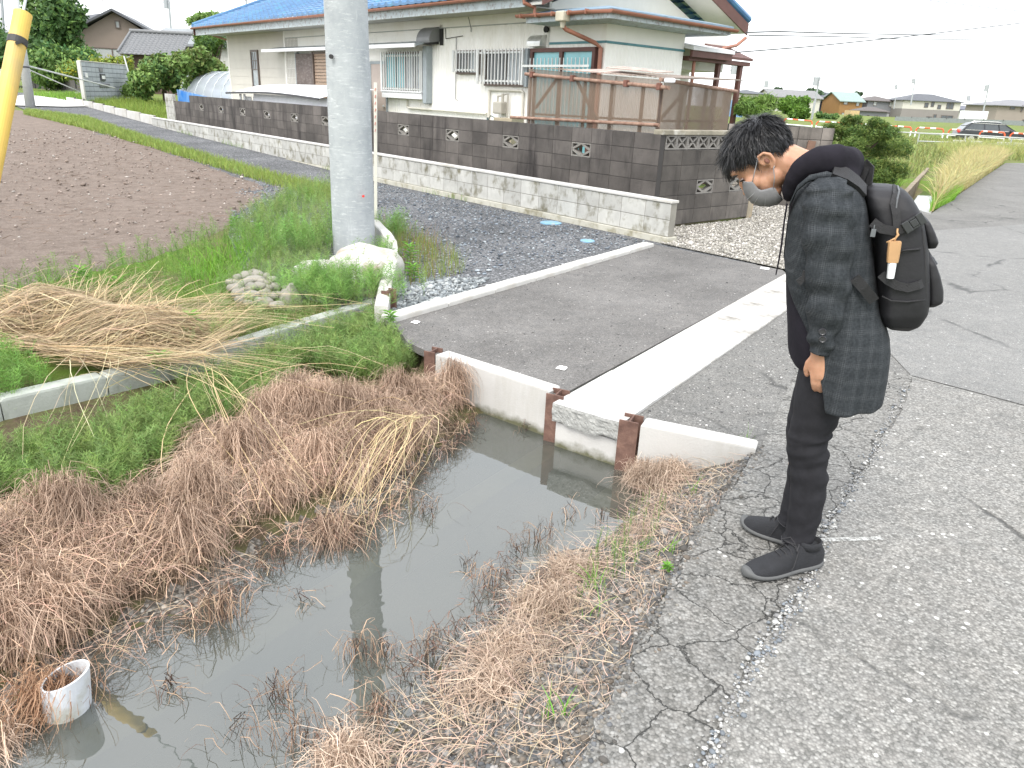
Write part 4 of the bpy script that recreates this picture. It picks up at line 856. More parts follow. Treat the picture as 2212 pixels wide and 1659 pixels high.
w = MB(); w.add([L(x, y, z) for z0 in (0, .05) for x, y, z in ((-4.5, 6.15, 2.93+z0), (-3.40, 6.15, 2.52+z0), (-3.40, 6.95, 2.52+z0), (-4.5, 6.95, 2.93+z0))], [(3, 2, 1, 0), (4, 5, 6, 7), (0, 1, 5, 4), (1, 2, 6, 5), (2, 3, 7, 6), (3, 0, 4, 7)]); w.build('carport_roof', brn, H)
w = MB(); w.tube([L(-3.52, 5.1, .1), L(-3.52, 5.1, 2.45)], .035, 10); w.tube([L(-3.9, 7.3, 3.02), L(-3.9, 7.0, 2.85), L(-3.8, 6.4, 2.75), L(-3.75, 6.3, 2.6)], .035, 8); w.build('downpipe', cop, H)
w = MB(); lb(w, -4.0, 4.72, .2, -3.9, 4.95, 2.6); w.build('dark_door_edge', M('dark_hole', (.03, .03, .03), .9), H)
# ---------------------------------------------------------------- corrugated enclosure of smoky plastic between house and wall
K = thing('plastic_lean_to', 'brown smoky corrugated plastic enclosure on rusty pipes above the wall corner', 'shed', L(-1.2, .35, 0))
pm, t, b = nodes('smoky_plastic'); b.inputs['Base Color'].default_value = (.20, .145, .105, 1); b.inputs['Roughness'].default_value = .35
c = N(t, 'ShaderNodeTexCoord').outputs['Object']; t.links.new(ramp(t, noise(t, 1.2, 4, vec=c, stretch=None), [(.3, (.60,)*3), (.7, (.84,)*3)]), b.inputs['Alpha'])
def corr(P0, P1, z0a, z1a, z0b, z1b, pitch=.032, amp=.008):
    P0, P1 = np.array(P0), np.array(P1); d = P1-P0; ln = np.linalg.norm(d); d /= ln; n = v3(-d[1], d[0], 0); k = int(ln/pitch*6); V = []
    for i in range(k+1):
        s = i/k; p = P0+d*ln*s+n*amp*math.sin(s*ln/pitch*2*math.pi); V += [p+v3(0, 0, z0a*(1-s)+z0b*s), p+v3(0, 0, z1a*(1-s)+z1b*s)]
    mb = MB(); mb.add(V, [(2*i, 2*i+2, 2*i+3, 2*i+1) for i in range(k)]); return mb
KX0, KX1 = -3.08, -.36
for i, (a, b_) in enumerate(((0, .36), (.355, .7), (.695, 1))):
    xa, xb = KX0+(KX1-KX0)*a, KX0+(KX1-KX0)*b_
    corr(L(xa, .35-.01*i), L(xb, .35-.01*i), .95, 2.03-.13*a, .95, 2.03-.13*b_).build('front_panel', pm, K, smooth=True)
corr(L(-.34, .36), L(-1.15, 3.1), .95, 1.90, .95, 1.86).build('side_panel', pm, K, smooth=True)
rust = M('rusty_pipe', (.25, .13, .09), .8, .35, 14, bs=.3, c2=(.36, .24, .18)); wood = M('grey_timber', (.16, .12, .10), .8, .2, 8)
w = MB(); w.tube([L(KX0-.03, .31, 1.95), L(-.2, .31, 1.80)], .026, 10); w.build('top_pipe', rust, K)
w = MB(); w.tube([L(KX0-.35, .31, 1.29), L(-.3, .30, 1.33)], .024, 10); w.build('lower_pipe', rust, K)
w = MB(); w.tube([L(-.33, .27, 1.90), L(-1.1, 3.15, 1.84)], .026, 10); w.build('side_pipe', rust, K)
w = MB()
for x in (-2.98, -2.42, -1.85, -1.3, -.72, -.4): w.bar(L(x, .40, .2), L(x, .40, 1.93-.05*(x+3)), .05, .04)
for (y, x) in ((1.2, -.63), (2.1, -.88), (3.0, -1.12)): w.bar(L(x-.05, y, .2), L(x-.05, y, 1.85), .05, .04)
w.bar(L(-2.95, .42, 1.45), L(-2.45, .42, 1.93), .045, .03); w.bar(L(-2.1, .42, 1.93), L(-1.55, .42, 1.3), .045, .03); w.bar(L(-.65, 1.3, 1.85), L(-.5, .5, 1.35), .045, .03)
w.bar(L(-3.0, .43, 1.36), L(-.4, .43, 1.38), .05, .03); w.bar(L(-.45, .5, 1.38), L(-1.15, 3.0, 1.38), .05, .03)
w.build('timber_frame', wood, K)
w = MB()
for x in (-2.93, -2.02, -.95, -.36): w.cbox(x-.03, .26, 1.93-.05*(x+3)-.03, x+.03, .33, 1.93-.05*(x+3)+.06, .01, L)
w.build('pipe_clamp', M('clamp_rust', (.16, .07, .05), .8, .4, 20), K)
w = MB(); w.cbox(-.26, .25, 1.86, -.12, .33, 1.92, .02, L); w.build('white_pipe_cap', wht, K)
# roof sheets of the enclosure, front edge visible
mb = MB(); V = []; nn = 60
for i in range(nn+1):
    s = i/nn; x = KX0+.1+(KX1-KX0)*s; z = 2.05-.13*s+.008*math.sin(s*190)
    V += [L(x, .30, z), L(x, 2.1, z+.05)]
mb.add(V, [(2*i, 2*i+2, 2*i+3, 2*i+1) for i in range(nn)]); mb.build('roof_sheet', pm, K)
w = MB(); w.add([L(-2.2, .28, 2.015), L(-1.0, .28, 1.955), L(-.5, .6, 1.94), L(-1.9, .9, 2.06)], [(0, 1, 2, 3)]); w.add([L(-1.55, .5, 2.06), L(-.6, .55, 2.0), L(-.55, .8, 2.02), L(-1.5, .8, 2.09)], [(0, 1, 2, 3)]); o = w.build('old_flashing', M('old_flashing', (.38, .30, .26), .8, .3, 6), K); sm = o.modifiers.new('s', 'SOLIDIFY'); sm.thickness = .01
# ---------------------------------------------------------------- small shed behind the wall left of the pole
q = L(-14.6, .9, 0); S = thing('small_shed', 'low shed with bulging white sheet roof behind the dark wall', 'shed', q)
ws = M('white_sheet', (.74, .75, .78), .5, .05); mb = MB(); V = []
for i in range(33):
    s = i/32; x = -15.3+4.5*s; r_ = .03*math.sin(s*40)
    V += [L(x, .62+.004*math.sin(s*90), .7), L(x+.05, .75+.004*math.sin(s*90), 1.38), ]
mb.add(V, [(2*i, 2*i+2, 2*i+3, 2*i+1) for i in range(32)]); mb.build('wall_sheet', ws, S)
mb = MB(); V = []; bow = lambda s: .07*math.sin(math.pi*s)
for i in range(25):
    s = i/24; x = -16.3+5.6*s; V += [L(x, .5, 1.38+bow(s)), L(x, 1.3, 1.60+bow(s)), L(x, 2.1, 1.62+bow(s))]
mb.add(V, [(3*i+j, 3*i+3+j, 3*i+4+j, 3*i+1+j) for i in range(24) for j in (0, 1)]); mb.build('roof_sheet', M('white_tarp', (.80, .82, .84), .4, .03), S)
mb = MB(); 
for i in range(24):
    s = i/24; s2 = (i+1)/24; mb.bar(L(-16.6+5.9*s, .47, 1.36+bow(s)), L(-16.6+5.9*s2, .47, 1.36+bow(s2)), .03, .05)
mb.build('roof_edge', M('dark_metal', (.05, .05, .055), .5), S)
mb = MB(); 
for x in (-15.9, -15.6): mb.bar(L(x, .62, .6), L(x, .62, 1.36), .05)
mb.box(-15.9, .7, .6, -15.35, .72, 1.3, L); mb.build('shed_post', wht, S)
# ---------------------------------------------------------------- poly tunnel
g0 = L(-29.5, 3.2, 0); g0[2] = rise(g0[0], g0[1])
GH = thing('poly_tunnel', 'small arched greenhouse of clear plastic with blue sheet on its end', 'greenhouse', g0)
cl, t, b = nodes('clear_film'); b.inputs['Base Color'].default_value = (.58, .63, .70, 1); b.inputs['Roughness'].default_value = .25; b.inputs['Alpha'].default_value = .55
bl_, t, b = nodes('blue_film'); c = N(t, 'ShaderNodeTexCoord').outputs['Object']; t.links.new(ramp(t, noise(t, 1.4, 3, vec=c), [(.4, (.25, .45, .80)), (.62, (.02, .22, .75))]), b.inputs['Base Color']); b.inputs['Roughness'].default_value = .3; b.inputs['Alpha'].default_value = .85
zb = .35; TW = 2.3; hh = 1.72
def arch(a, s):   # a along, s in 0..1 around
    an = math.pi*(1-s); y = 3.0+TW*(.5-.5*math.cos(math.pi*s)) ; z = zb+hh*(math.sin(an)**.75); return L(-a, y, z)
mb = MB(); V = []; na, ns = 40, 20
for i in range(na+1):
    a = 29.3-8.0*i/na; bl2 = .02*math.cos(i/na*8*2*math.pi)
    for j in range(ns+1): p = arch(a, j/ns); V.append(p+v3(0, 0, -bl2*math.sin(math.pi*j/ns)))
mb.add(V, [(i*(ns+1)+j, (i+1)*(ns+1)+j, (i+1)*(ns+1)+j+1, i*(ns+1)+j+1) for i in range(na) for j in range(ns)]); mb.build('film', cl, GH, smooth=True)
mb = MB(); P = [arch(29.3, j/20) for j in range(21)]; mb.add(P+[L(-29.3, 4.15, zb)], [(j, j+1, 21) for j in range(20)]); mb.build('end_sheet', bl_, GH)
mb = MB(); mb.add([L(-29.25+0, 2.98, zb), L(-25.5, 2.98, zb), L(-25.5, 2.98, zb+.75), L(-29.25, 2.98, zb+.95)], [(0, 1, 2, 3)]); mb.build('blue_skirt', bl_, GH)
mb = MB()
for i in range(9): mb.tube([arch(29.3-i, j/14)+v3(0, 0, .01) for j in range(15)], .014, 6)
mb.build('hoops', M('galvanized', (.42, .46, .47), .5, .1, metal=.5), GH)
mb = MB(); mb.box(-26.0, 2.90, zb, -24.2, 2.93, zb+.75, L); mb.build('grey_board', M('grey_board', (.22, .23, .22), .8, .2), GH)
mb = MB(); mb.box(-24.15, 2.90, zb, -21.9, 2.93, zb+.7, L); mb.build('blue_board', M('blue_board', (.22, .33, .55), .6, .1), GH)
# ---------------------------------------------------------------- plants: crowns made of many leaves
LEAF = leaf_mat('leaves'); BARK = M('bark', (.12, .09, .07), .9, .25, 8, bs=.5, bscale=20)
def leaves(c, rad, n, size, cols, squash=1.0, seed=0, blobs=9, thin=False, surf=.55, up=.2):
    """leaf quads on several overlapping lobes; returns V,F,C"""
    r2 = np.random.default_rng(seed); bc = r2.normal(0, .42, (blobs, 3))*rad; bc[:, 2] *= .9; bs_ = r2.uniform(.35, .62, blobs)
    which = r2.integers(0, blobs, n); d = r2.normal(0, 1, (n, 3)); d /= np.linalg.norm(d, axis=1, keepdims=True)
    rr = r2.uniform(surf, 1.06, n)**.6*np.where(r2.uniform(0, 1, n) < .12, r2.uniform(1, 1.3, n), 1); P = c+bc[which]+d*rr[:, None]*bs_[which][:, None]*rad
    # twig scale clustering leaves gaps
    k = 140; cc = P[r2.integers(0, n, k)]; q = r2.integers(0, k, n); mask = r2.uniform(0, 1, n) < .45; P[mask] = cc[q[mask]]+r2.normal(0, .10, (mask.sum(), 3))*rad.mean()
    t1 = r2.normal(0, 1, (n, 3)); nrm = d*.8+r2.normal(0, .6, (n, 3)); nrm[:, 2] += up; nrm /= np.linalg.norm(nrm, axis=1, keepdims=True)
    t1 -= nrm*(t1*nrm).sum(1, keepdims=True); t1 /= np.linalg.norm(t1, axis=1, keepdims=True); t2 = np.cross(nrm, t1)
    s = (size*r2.uniform(.6, 1.4, n))[:, None]; w = .16 if thin else .5
    V = np.stack([P-t1*s*.5, P+t2*s*w*.5, P+t1*s*.5, P-t2*s*w*.5], 1).reshape(-1, 3)
    F = np.arange(4*n).reshape(-1, 4); cols = np.array(cols); ci = cols[(which % len(cols)) if len(cols) > 1 else np.zeros(n, int)]
    ci = np.where(r2.uniform(0, 1, (n, 1)) < .25, cols[r2.integers(0, len(cols), n)], ci); C = ci*r2.uniform(.65, 1.35, (n, 1)); return V, F, np.repeat(C, 4, 0)
def tree(name, label, cat, base, crown_c, rad, n, size, cols, seed=1, group=None, trunk_r=.12, thin=False, blobs=9, limbs=6):
    base = np.array(base, float); cc = np.array(crown_c, float); rad = np.array(rad, float)
    t_ = thing(name, label, cat, base, 0, group); r2 = np.random.default_rng(seed+99)
    mb = MB(); top = cc+v3(0, 0, rad[2]*.3); mid = base*.5+cc*.5+v3(r2.uniform(-.1, .1)*rad[0], 0, 0)
    mb.tube([base-v3(0, 0, .2), mid, cc, top], [trunk_r, trunk_r*.8, trunk_r*.5, trunk_r*.15], 8)
    for k in range(limbs):
        a = k*2.4; e = cc+v3(math.cos(a)*rad[0]*.7, math.sin(a)*rad[1]*.7, r2.uniform(-.3, .5)*rad[2]); s = mid*(1-k/limbs*.6)+cc*(k/limbs*.6)
        mb.tube([s, s*.4+e*.6+v3(0, 0, .05), e], [trunk_r*.4, trunk_r*.25, trunk_r*.08], 6)
    mb.build('trunk', BARK, t_, smooth=True)
    V, F, C = leaves(cc, rad, n, size, cols, seed=seed, thin=thin, blobs=blobs); npmesh('crown', V, F, LEAF, C, t_); return t_
def atD(x, y, D): return yp(x, y, D)
DG = (.07, .14, .045); MG = (.13, .22, .06); LG = (.19, .30, .08); YG = (.24, .28, .05)
# left background trees
def ltree(px0, px1, ytop, ybot, D, label, cols, seed, n=9000, size=.28, name='broadleaf_tree', cat='tree', group='trees at the left background', base=None, **k):
    a = atD(px0, (ytop+ybot)/2, D); b_ = atD(px1, (ytop+ybot)/2, D); tp = atD((px0+px1)/2, ytop, D); bt = atD((px0+px1)/2, ybot, D)
    c = (a+b_)/2; rx = np.linalg.norm(b_-a)/2; rz = (tp[2]-bt[2])/2; c[2] = (tp[2]+bt[2])/2
    gz = float(rise(c[0], c[1])); gz = min(gz, bt[2]-.1)
    return tree(name, label, cat, (c[0], c[1], gz), c, (rx*.82, min(rx, 4)*.8, rz*.85), n, size, cols, seed, group, **k)
ltree(-160, 60, 20, 190, 52, 'dark green tree at the very left edge behind the yellow guard', [DG, MG, DG], 3, 12000, .30, trunk_r=.25)
ltree(40, 190, -20, 150, 55, 'tall dark feathery tree rising above the others beside the beige house', [MG, DG, (.05, .11, .03)], 4, 16000, .34, trunk_r=.25)
ltree(70, 230, 70, 205, 47, 'rounded mid green tree in front of the tall dark one', [MG, (.05, .13, .04), LG], 5, 14000, .26)
ltree(150, 285, 118, 205, 42, 'yellow green flowering shrub behind the grey gate wall', [LG, YG, (.16, .24, .04), (.35, .32, .03)], 6, 9000, .18, 'garden_shrub', 'shrub', 'shrubs around the gate wall')
ltree(270, 340, 135, 212, 38, 'bright green bush right of the grey gate wall', [LG, (.14, .24, .05)], 7, 5000, .16, 'garden_shrub', 'shrub', 'shrubs around the gate wall')
ltree(295, 405, 105, 222, 35, 'large vine covered bush with reddish tips beside the poly tunnel', [MG, LG, (.14, .17, .05), (.08, .16, .05)], 8, 12000, .20, 'garden_shrub', 'shrub', 'shrubs around the gate wall')
ltree(375, 505, 112, 205, 34, 'leafy vine mass above the poly tunnel left of the house', [LG, (.16, .20, .06), MG], 9, 10000, .19, 'garden_shrub', 'shrub', 'shrubs around the gate wall')
ltree(415, 505, 50, 130, 37, 'dark pine with yellow green patches beside the house eave', [MG, (.13, .22, .03), DG], 10, 9000, .22, 'pine_tree', 'tree', None, thin=True)
ltree(405, 500, 22, 60, 60, 'distant green tree whose top shows over the left end of the blue roof', [LG, MG], 12, 4000, .3, 'broadleaf_tree', 'tree', 'trees at the left background')
# generic house in the distance
def fhouse(name, label, base, w, d, he, rh, rz, wm, rm, roof='hip', wins=(), group=None, wm2=None, split=0, ov=.5, axis_='x', gm=None):
    """base = middle of the front wall foot; front faces the camera when rz = 0"""
    t_ = thing(name, label, 'house', base, rz, group); hw = w/2; mb = MB()
    mb.box(-hw, 0, -.5, hw, d, (split or he)); mb.build('wall', wm, t_, local=True)
    if split: mb = MB(); mb.box(-hw-.02, -.02, split, hw+.02, d+.02, he); mb.build('upper_wall', wm2, t_, local=True)
    rb = MB(); x0, x1, y0, y1 = -hw-ov, hw+ov, -ov, d+ov; th = .12
    if roof == 'hip':
        if w > d: r0, r1 = (x0+(d/2+ov), d/2), (x1-(d/2+ov), d/2)
        else: r0, r1 = (0, y0+w/2+ov), (0, y1-w/2-ov)
        P = [(x0, y0, he), (x1, y0, he), (x1, y1, he), (x0, y1, he), (x0, y0, he+th), (x1, y0, he+th), (x1, y1, he+th), (x0, y1, he+th), (*r0, he+rh), (*r1, he+rh)]
        if w > d: F_ = [(4, 5, 9, 8), (5, 6, 9), (6, 7, 8, 9), (7, 4, 8)]
        else: F_ = [(4, 5, 8), (5, 6, 9, 8), (6, 7, 9), (7, 4, 8, 9)]
        rb.add(P, F_+[(3, 2, 1, 0), (0, 1, 5, 4), (1, 2, 6, 5), (2, 3, 7, 6), (3, 0, 4, 7)])
        for q in F_:
            pass
    else:
        if axis_ == 'x': pr = [(y0, he-.1), (d/2, he+rh), (y1, he-.1), (y1, he+.06), (d/2, he+rh+.18), (y0, he+.06)]; P = [(x, y, z) for x in (x0, x1) for y, z in pr]; gab = [[(x, 0, he), (x, d, he), (x, d/2, he+rh-.05)] for x in (-hw, hw)]
        else: pr = [(x0, he-.1), (0, he+rh), (x1, he-.1), (x1, he+.06), (0, he+rh+.18), (x0, he+.06)]; P = [(x, y, z) for y in (y0, y1) for x, z in pr]; gab = [[(-hw, y, he), (hw, y, he), (0, y, he+rh-.05)] for y in (0, d)]
        rb.add(P, [(0, 1, 4, 5), (1, 2, 3, 4), (11, 10, 7, 6), (10, 9, 8, 7), (0, 6, 7, 1), (1, 7, 8, 2), (5, 4, 10, 11), (4, 3, 9, 10), (0, 5, 11, 6), (2, 8, 9, 3)])
        gb = MB(); gb.add(gab[0]+gab[1], [(0, 1, 2), (5, 4, 3), (0, 3, 4, 1), (1, 4, 5, 2), (2, 5, 3, 0)]); gb.build('gable', wm2 or wm, t_, local=True)
    rb.build('roof', rm, t_, local=True)
    for (x, z, ww, hh_) in wins:
        o = MB(); f = .07; 
        o.box(x, -.09, z, x+ww, -.025, z+f); o.box(x, -.09, z+hh_-f, x+ww, -.025, z+hh_); o.box(x, -.09, z+f, x+f, -.025, z+hh_-f); o.box(x+ww-f, -.09, z+f, x+ww, -.025, z+hh_-f)
        if ww > 1.1: o.box(x+ww/2-.04, -.088, z+f, x+ww/2+.04, -.027, z+hh_-f)
        o = o.build('window', bz, t_, local=True); g_ = MB(); g_.box(x+f, -.05, z+f, x+ww-f, -.03, z+hh_-f); g_.build('pane', gm or glassD, o, local=True)
    return t_
slate = M('slate_roof', (.075, .08, .09), .6, .1, 1); brownw = M('beige_render', (.24, .195, .165), .8, .05, 1)
curt = M('curtained_glass', (.40, .42, .42), .2, .1, 3)
# beige house, left
b0 = atD(262, 150, 62); b0[2] = float(rise(b0[0], b0[1]))
D_ = 62; s_ = D_/PF
def hz(px, py, D): return atD(px, py, D)[2]
he_ = hz(262, 85, 62)-b0[2]; rz_ = .30
ts = fhouse('beige_house', 'two-storey beige house with grey gabled roof behind the left trees', b0, 6.2, 9, he_, 1.9, rz_, brownw, slate, 'gable', [(-1.9, he_-1.75, 2.9, 1.1), (.0, he_+.75, .35, .55)], axis_='y', gm=curt, ov=.7)
# aerial
mb = MB(); q = b0+v3(-1.2, 3, he_+1.6); mb.tube([q, q+v3(0, 0, 1.5)], .03, 6); mb.bar(q+v3(-.9, 0, 1.3), q+v3(.9, 0, 1.3), .04)
for k in range(7): mb.bar(q+v3(-.9+.3*k, -.3, 1.3), q+v3(-.9+.3*k, .3, 1.3), .03)
mb.build('aerial', M('aerial_grey', (.25, .28, .3), .5), ts)
# traditional tiled storehouse
b1 = atD(338, 150, 52); b1[2] = float(rise(b1[0], b1[1])); he1 = hz(338, 118, 52)-b1[2]
tl_ = M('silver_roof_tile', (.15, .155, .16), .6, .12, 6, bs=.5, bscale=14)
t2 = thing('tiled_house', 'small brown house with silver grey Japanese tiled roof below the beige one', 'house', b1, .12)
mb = MB(); mb.box(-1.5, 0, -.5, 1.6, 4, he1+.3); mb.build('wall', M('brown_wall', (.10, .065, .055), .8, .15, 2), t2, local=True)
rot = lambda x, y, z: (x, y, z)
rfm = tiled('roof', -2.0, 1.9, -.75, he1-.05, 2.0, he1+1.35, tl_, t2, pitch=.28, rows=10, fr=rot)
rfm.parent = t2; 
for v in rfm.data.vertices: v.co += Vector(b1)
mb = MB(); mb.tube([(-2.05, 2, he1+1.45), (1.95, 2, he1+1.45)], .12, 10); mb.tube([(-2.0, 2, he1+1.42), (-2.0, -.75, he1+.05)], .07, 8); mb.build('ridge', tl_, t2, local=True)
mb = MB(); mb.add([(-1.95, -.65, he1-.15), (-1.95, 2, he1+1.2), (-1.95, 4.6, he1-.15), (-1.85, -.65, he1-.15), (-1.85, 2, he1+1.2), (-1.85, 4.6, he1-.15)], [(0, 1, 2), (5, 4, 3), (0, 3, 4, 1), (1, 4, 5, 2), (2, 5, 3, 0)]); mb.build('gable', M('gable_cream', (.5, .47, .38), .8), t2, local=True)
b2 = atD(415, 130, 58); b2[2] = float(rise(b2[0], b2[1])); fhouse('low_house', 'low pale grey roof partly hidden behind the dark pine', b2, 6, 6, hz(415, 98, 58)-b2[2], 1.1, -.1, M('pale_wall', (.5, .5, .48), .8), M('pale_roof', (.22, .24, .25), .6), 'gable')
b3 = atD(200, 120, 80); b3[2] = float(rise(b3[0], b3[1])); fhouse('far_house', 'grey roofed house just visible between the tall tree and the beige house', b3, 8, 8, hz(200, 60, 80)-b3[2], 1.6, .2, M('pale_wall', (.5, .5, .48), .8), slate, 'hip')
b3 = atD(30, 150, 85); b3[2] = float(rise(b3[0], b3[1])); fhouse('far_house', 'pale house glimpsed behind the leaning white pole at far left', b3, 12, 8, hz(30, 105, 85)-b3[2], 1.8, .1, M('pale_wall', (.5, .5, .48), .8), M('pale_roof', (.22, .24, .25), .6), 'gable')
# fence and low wall behind the drive
def longbox(name, p0, p1, h, th, mat, label, cat, z=0, posts=False, group=None):
    d = (p1-p0)*v3(1, 1, 0); l = np.linalg.norm(d); d /= l; n = v3(-d[1], d[0], 0); fr_ = lambda a, b_, c_: p0+d*a+n*b_+v3(0, 0, c_+(p1[2]-p0[2])*a/l)
    t_ = thing(name, label, cat, p0, 0, group); mb = MB(); mb.box(0, 0, z-.4, l, th, z+h, fr_); mb.build('panel', mat, t_)
    if posts:
        for k in range(int(l/2)+1): mb = MB(); mb.box(k*2.0, -.06, z, k*2.0+.06, -.003, z+h+.05, fr_); mb.build('post', dk, t_)
    return t_
longbox('board_fence', atD(60, 199, 52), atD(186, 197, 44), 1.05, .06, M('dark_boards', (.10, .095, .09), .85, .2, 4), 'long dark board fence behind the white concrete drive', 'fence', .15, True)
longbox('garden_wall', atD(40, 212, 48), atD(186, 214, 40), .45, .12, M('grey_wall_far', (.36, .36, .33), .85, .2, 3, stain=((.18, .18, .14), 2)), 'low stained grey wall below the dark board fence', 'wall', -.1)
# rods and stick at the gate wall
mb = MB(); a = atD(268, 122, 39); mb.tube([atD(286, 204, 38.5), atD(280, 165, 38.5), a], .035, 8); tag(recenter(mb.build('leaning_post', M('post_grey', (.4, .42, .42), .6))), 'slim leaning post at the right end of the grey gate wall', 'post')
# left white pole
p = gt(66, 231); tp_ = CAMP+ray(18, -95)*(np.hypot(p[0]-.3, p[1])/np.hypot(*ray(18, -95)[:2])); t_ = thing('telephone_pole', 'slim white leaning telephone pole behind the yellow guard', 'utility pole', p)
mb = MB(); mb.tube([p, tp_], [.17, .12], 12); mb.build('pole_shaft', M('pole_white', (.50, .51, .50), .7, .05), t_, smooth=True)
mb = MB(); k = .27; mb.tube([p+(tp_-p)*k, p+(tp_-p)*(k+.012)], .17, 12); mb.build('band', dk, t_)
mb = MB(); e1 = atD(248, 190, 35); mb.tube([p+(tp_-p)*.29, e1], .03, 6); mb.tube([p+(tp_-p)*.27, e1+v3(-2, 1, -.3)], .02, 6); mb.build('stay_wire', M('pole_white', (.5, .5, .5), .7), t_)
# distant poles
def fpole(x0, y0, x1, y1, D, label, arms=2, r=.14, col=(.32, .34, .36)):
    b_ = atD(x1, y1, D); tp_ = CAMP+ray(x0, y0)*(np.hypot(b_[0], b_[1])/np.hypot(*ray(x0, y0)[:2])); t_ = thing('distant_pole', label, 'utility pole', b_, 0, 'utility poles in the distance')
    m_ = M('far_pole', col, .7, .05); mb = MB(); mb.tube([b_-v3(0, 0, 1), tp_], [r, r*.65], 8); mb.build('pole_shaft', m_, t_); h_ = tp_[2]-b_[2]
    for k in range(arms):
        mb = MB(); c_ = b_+(tp_-b_)*(.97-.08*k); mb.bar(c_-v3(1.0-.3*k, 0, 0), c_+v3(.5, 0, 0), .09); mb.build('crossarm', m_, t_)
    mb = MB(); c_ = b_+(tp_-b_)*.80; mb.tube([c_+v3(-.35, 0, 0), c_+v3(-.35, 0, .9)], .28, 8); mb.build('transformer', m_, t_); return t_
fpole(1771, 166, 1752, 262, 90, 'pale distant pole left of the dark navy house', 1)
fpole(1977, 172, 1970, 215, 150, 'distant pole rising behind the wide cream and grey house')
fpole(2137, 181, 2120, 262, 130, 'tall thin pole between the small white house and the beige house at right', 1)
fpole(2096, 207, 2088, 262, 150, 'faint pole in front of the small grey house', 1, .1)
fpole(1939, 185, 1933, 225, 170, 'faint pole left of the wide cream house', 0, .1)
fpole(1661, 180, 1652, 225, 120, 'thin bare mast above the green garden bush', 0, .07)
fpole(1594, 143, 1584, 230, 75, 'pale pole seen between the carport posts', 2, .12)
fpole(364, -10, 373, 130, 95, 'pole with many insulators above the silver tiled roof', 3, .17)
fpole(531, -14, 533, 60, 110, 'pole top peeking over the blue roof', 3, .17)
fpole(2, -30, 8, 150, 60, 'grey pole at the extreme left edge behind the tree', 1, .15)
# overhead wires at the right
wm_ = M('black_wire', (.05, .055, .06), .6)
def wire(pts, label, r=.011):
    mb = MB(); P = [atD(*q) for q in pts]; out = []
    for i in range(len(P)-1):
        for k in range(6): out.append(P[i]*(1-k/6)+P[i+1]*(k/6))
    out.append(P[-1]); mb.tube(out, r, 5); tag(recenter(mb.build('overhead_wire', wm_)), label, 'wire', 'overhead wires at the upper right')
wire([(1612, 70, 15), (1680, 68, 17), (1811, 72, 20), (1977, 75, 24), (2212, 76, 30), (2500, 74, 38)], 'wire leaving the roof corner and running level to the right edge', .014)
wire([(1618, 76, 15), (1800, 79, 20), (1944, 84, 24), (2212, 87, 30), (2500, 88, 38)], 'wire just below the level one from the roof corner', .012)
wire([(1578, 114, 17), (1745, 101, 19), (1911, 84, 21), (2010, 73, 22), (2212, 49, 25), (2500, 10, 29)], 'wire slanting upward to the right across the two level wires', .013)
wire([(1825, 49, 60), (1900, 48, 60), (2212, 40, 60), (2500, 30, 60)], 'faint high wire above the other wires', .02)
wire([(1985, -2, 50), (2090, 11, 50), (2175, 21, 50), (2300, 33, 50)], 'faint wire in the top right corner', .02)
# ---------------------------------------------------------------- houses at the right horizon
def rh(px0, px1, ybase, yeave, ytop, D, label, wm, rm, d=8, rz=0, **k):
    D = D*1.38; a, b_ = atD(px0, ybase, D), atD(px1, ybase, D); w = abs(b_[0]-a[0]); c = (a+b_)/2; he = hz((px0+px1)/2, yeave, D)-c[2]; rr = hz((px0+px1)/2, ytop, D)-c[2]-he
    k.setdefault('name', 'distant_house'); nm = k.pop('name')
    return fhouse(nm, label, c, w*.94, d, he, max(.4, rr), rz, wm, rm, group='houses beyond the fields at right', **k)
gry = M('grey_house', (.18, .185, .20), .8, .04, 1); gd_ = M('greige_house', (.22, .205, .195), .8, .04, 1); crm = M('cream_house', (.50, .485, .44), .8, .03, 1); nav = M('navy_house', (.04, .05, .075), .7, .05, 1); och = M('ochre_house', (.27, .15, .055), .8, .05, 1)
rb_ = M('bluegrey_roof', (.10, .105, .13), .6, .05, 1); rbn = M('brown_roof', (.085, .072, .066), .6, .05, 1); rg = M('pale_green_roof', (.22, .29, .27), .6, .05, 1); rgr = M('far_grey_roof', (.17, .17, .17), .6, .1, 1)
rh(1575, 1650, 262, 203, 193, 120, 'white house with blue grey hip roof seen beside the carport post', crm, slate, 9, 0, wins=[(1, 1, 2, 1)])
rh(1655, 1770, 262, 211, 195, 128, 'beige gabled house behind the tall green hedge', crm, rgr, 9, .1, roof='gable')
rh(1753, 1806, 262, 219, 200, 135, 'dark navy house with bluish gabled roof', nav, rb_, 8, -.15, roof='gable', wins=[(-1.5, 4, 1.6, 1), (1, 3.6, 1, .8)])
rh(1803, 1860, 263, 219, 200, 130, 'ochre house with pale green roof', och, rg, 7, .22, roof='gable', wins=[(-2, 3.6, 1, .9), (1.2, 3.4, .8, .8), (-2, 1, 1.2, .9), (.8, 1, 1, .7)], gm=curt)
rh(1862, 1934, 264, 219, 207, 132, 'grey house with brown hip roof between the ochre and cream houses', gry, rbn, 8, .1, wins=[(-2.2, 3.5, .8, .9), (1.6, 3.4, .9, 1.1), (1.3, 1, .9, 1)], gm=curt)
rh(1852, 1915, 266, 241, 231, 124, 'single-storey grey annex with brown roof in front of the grey house', gry, rbn, 4, .1, name='distant_annex', wins=[(-1.5, .9, .6, .7), (.5, .9, .6, .7)])
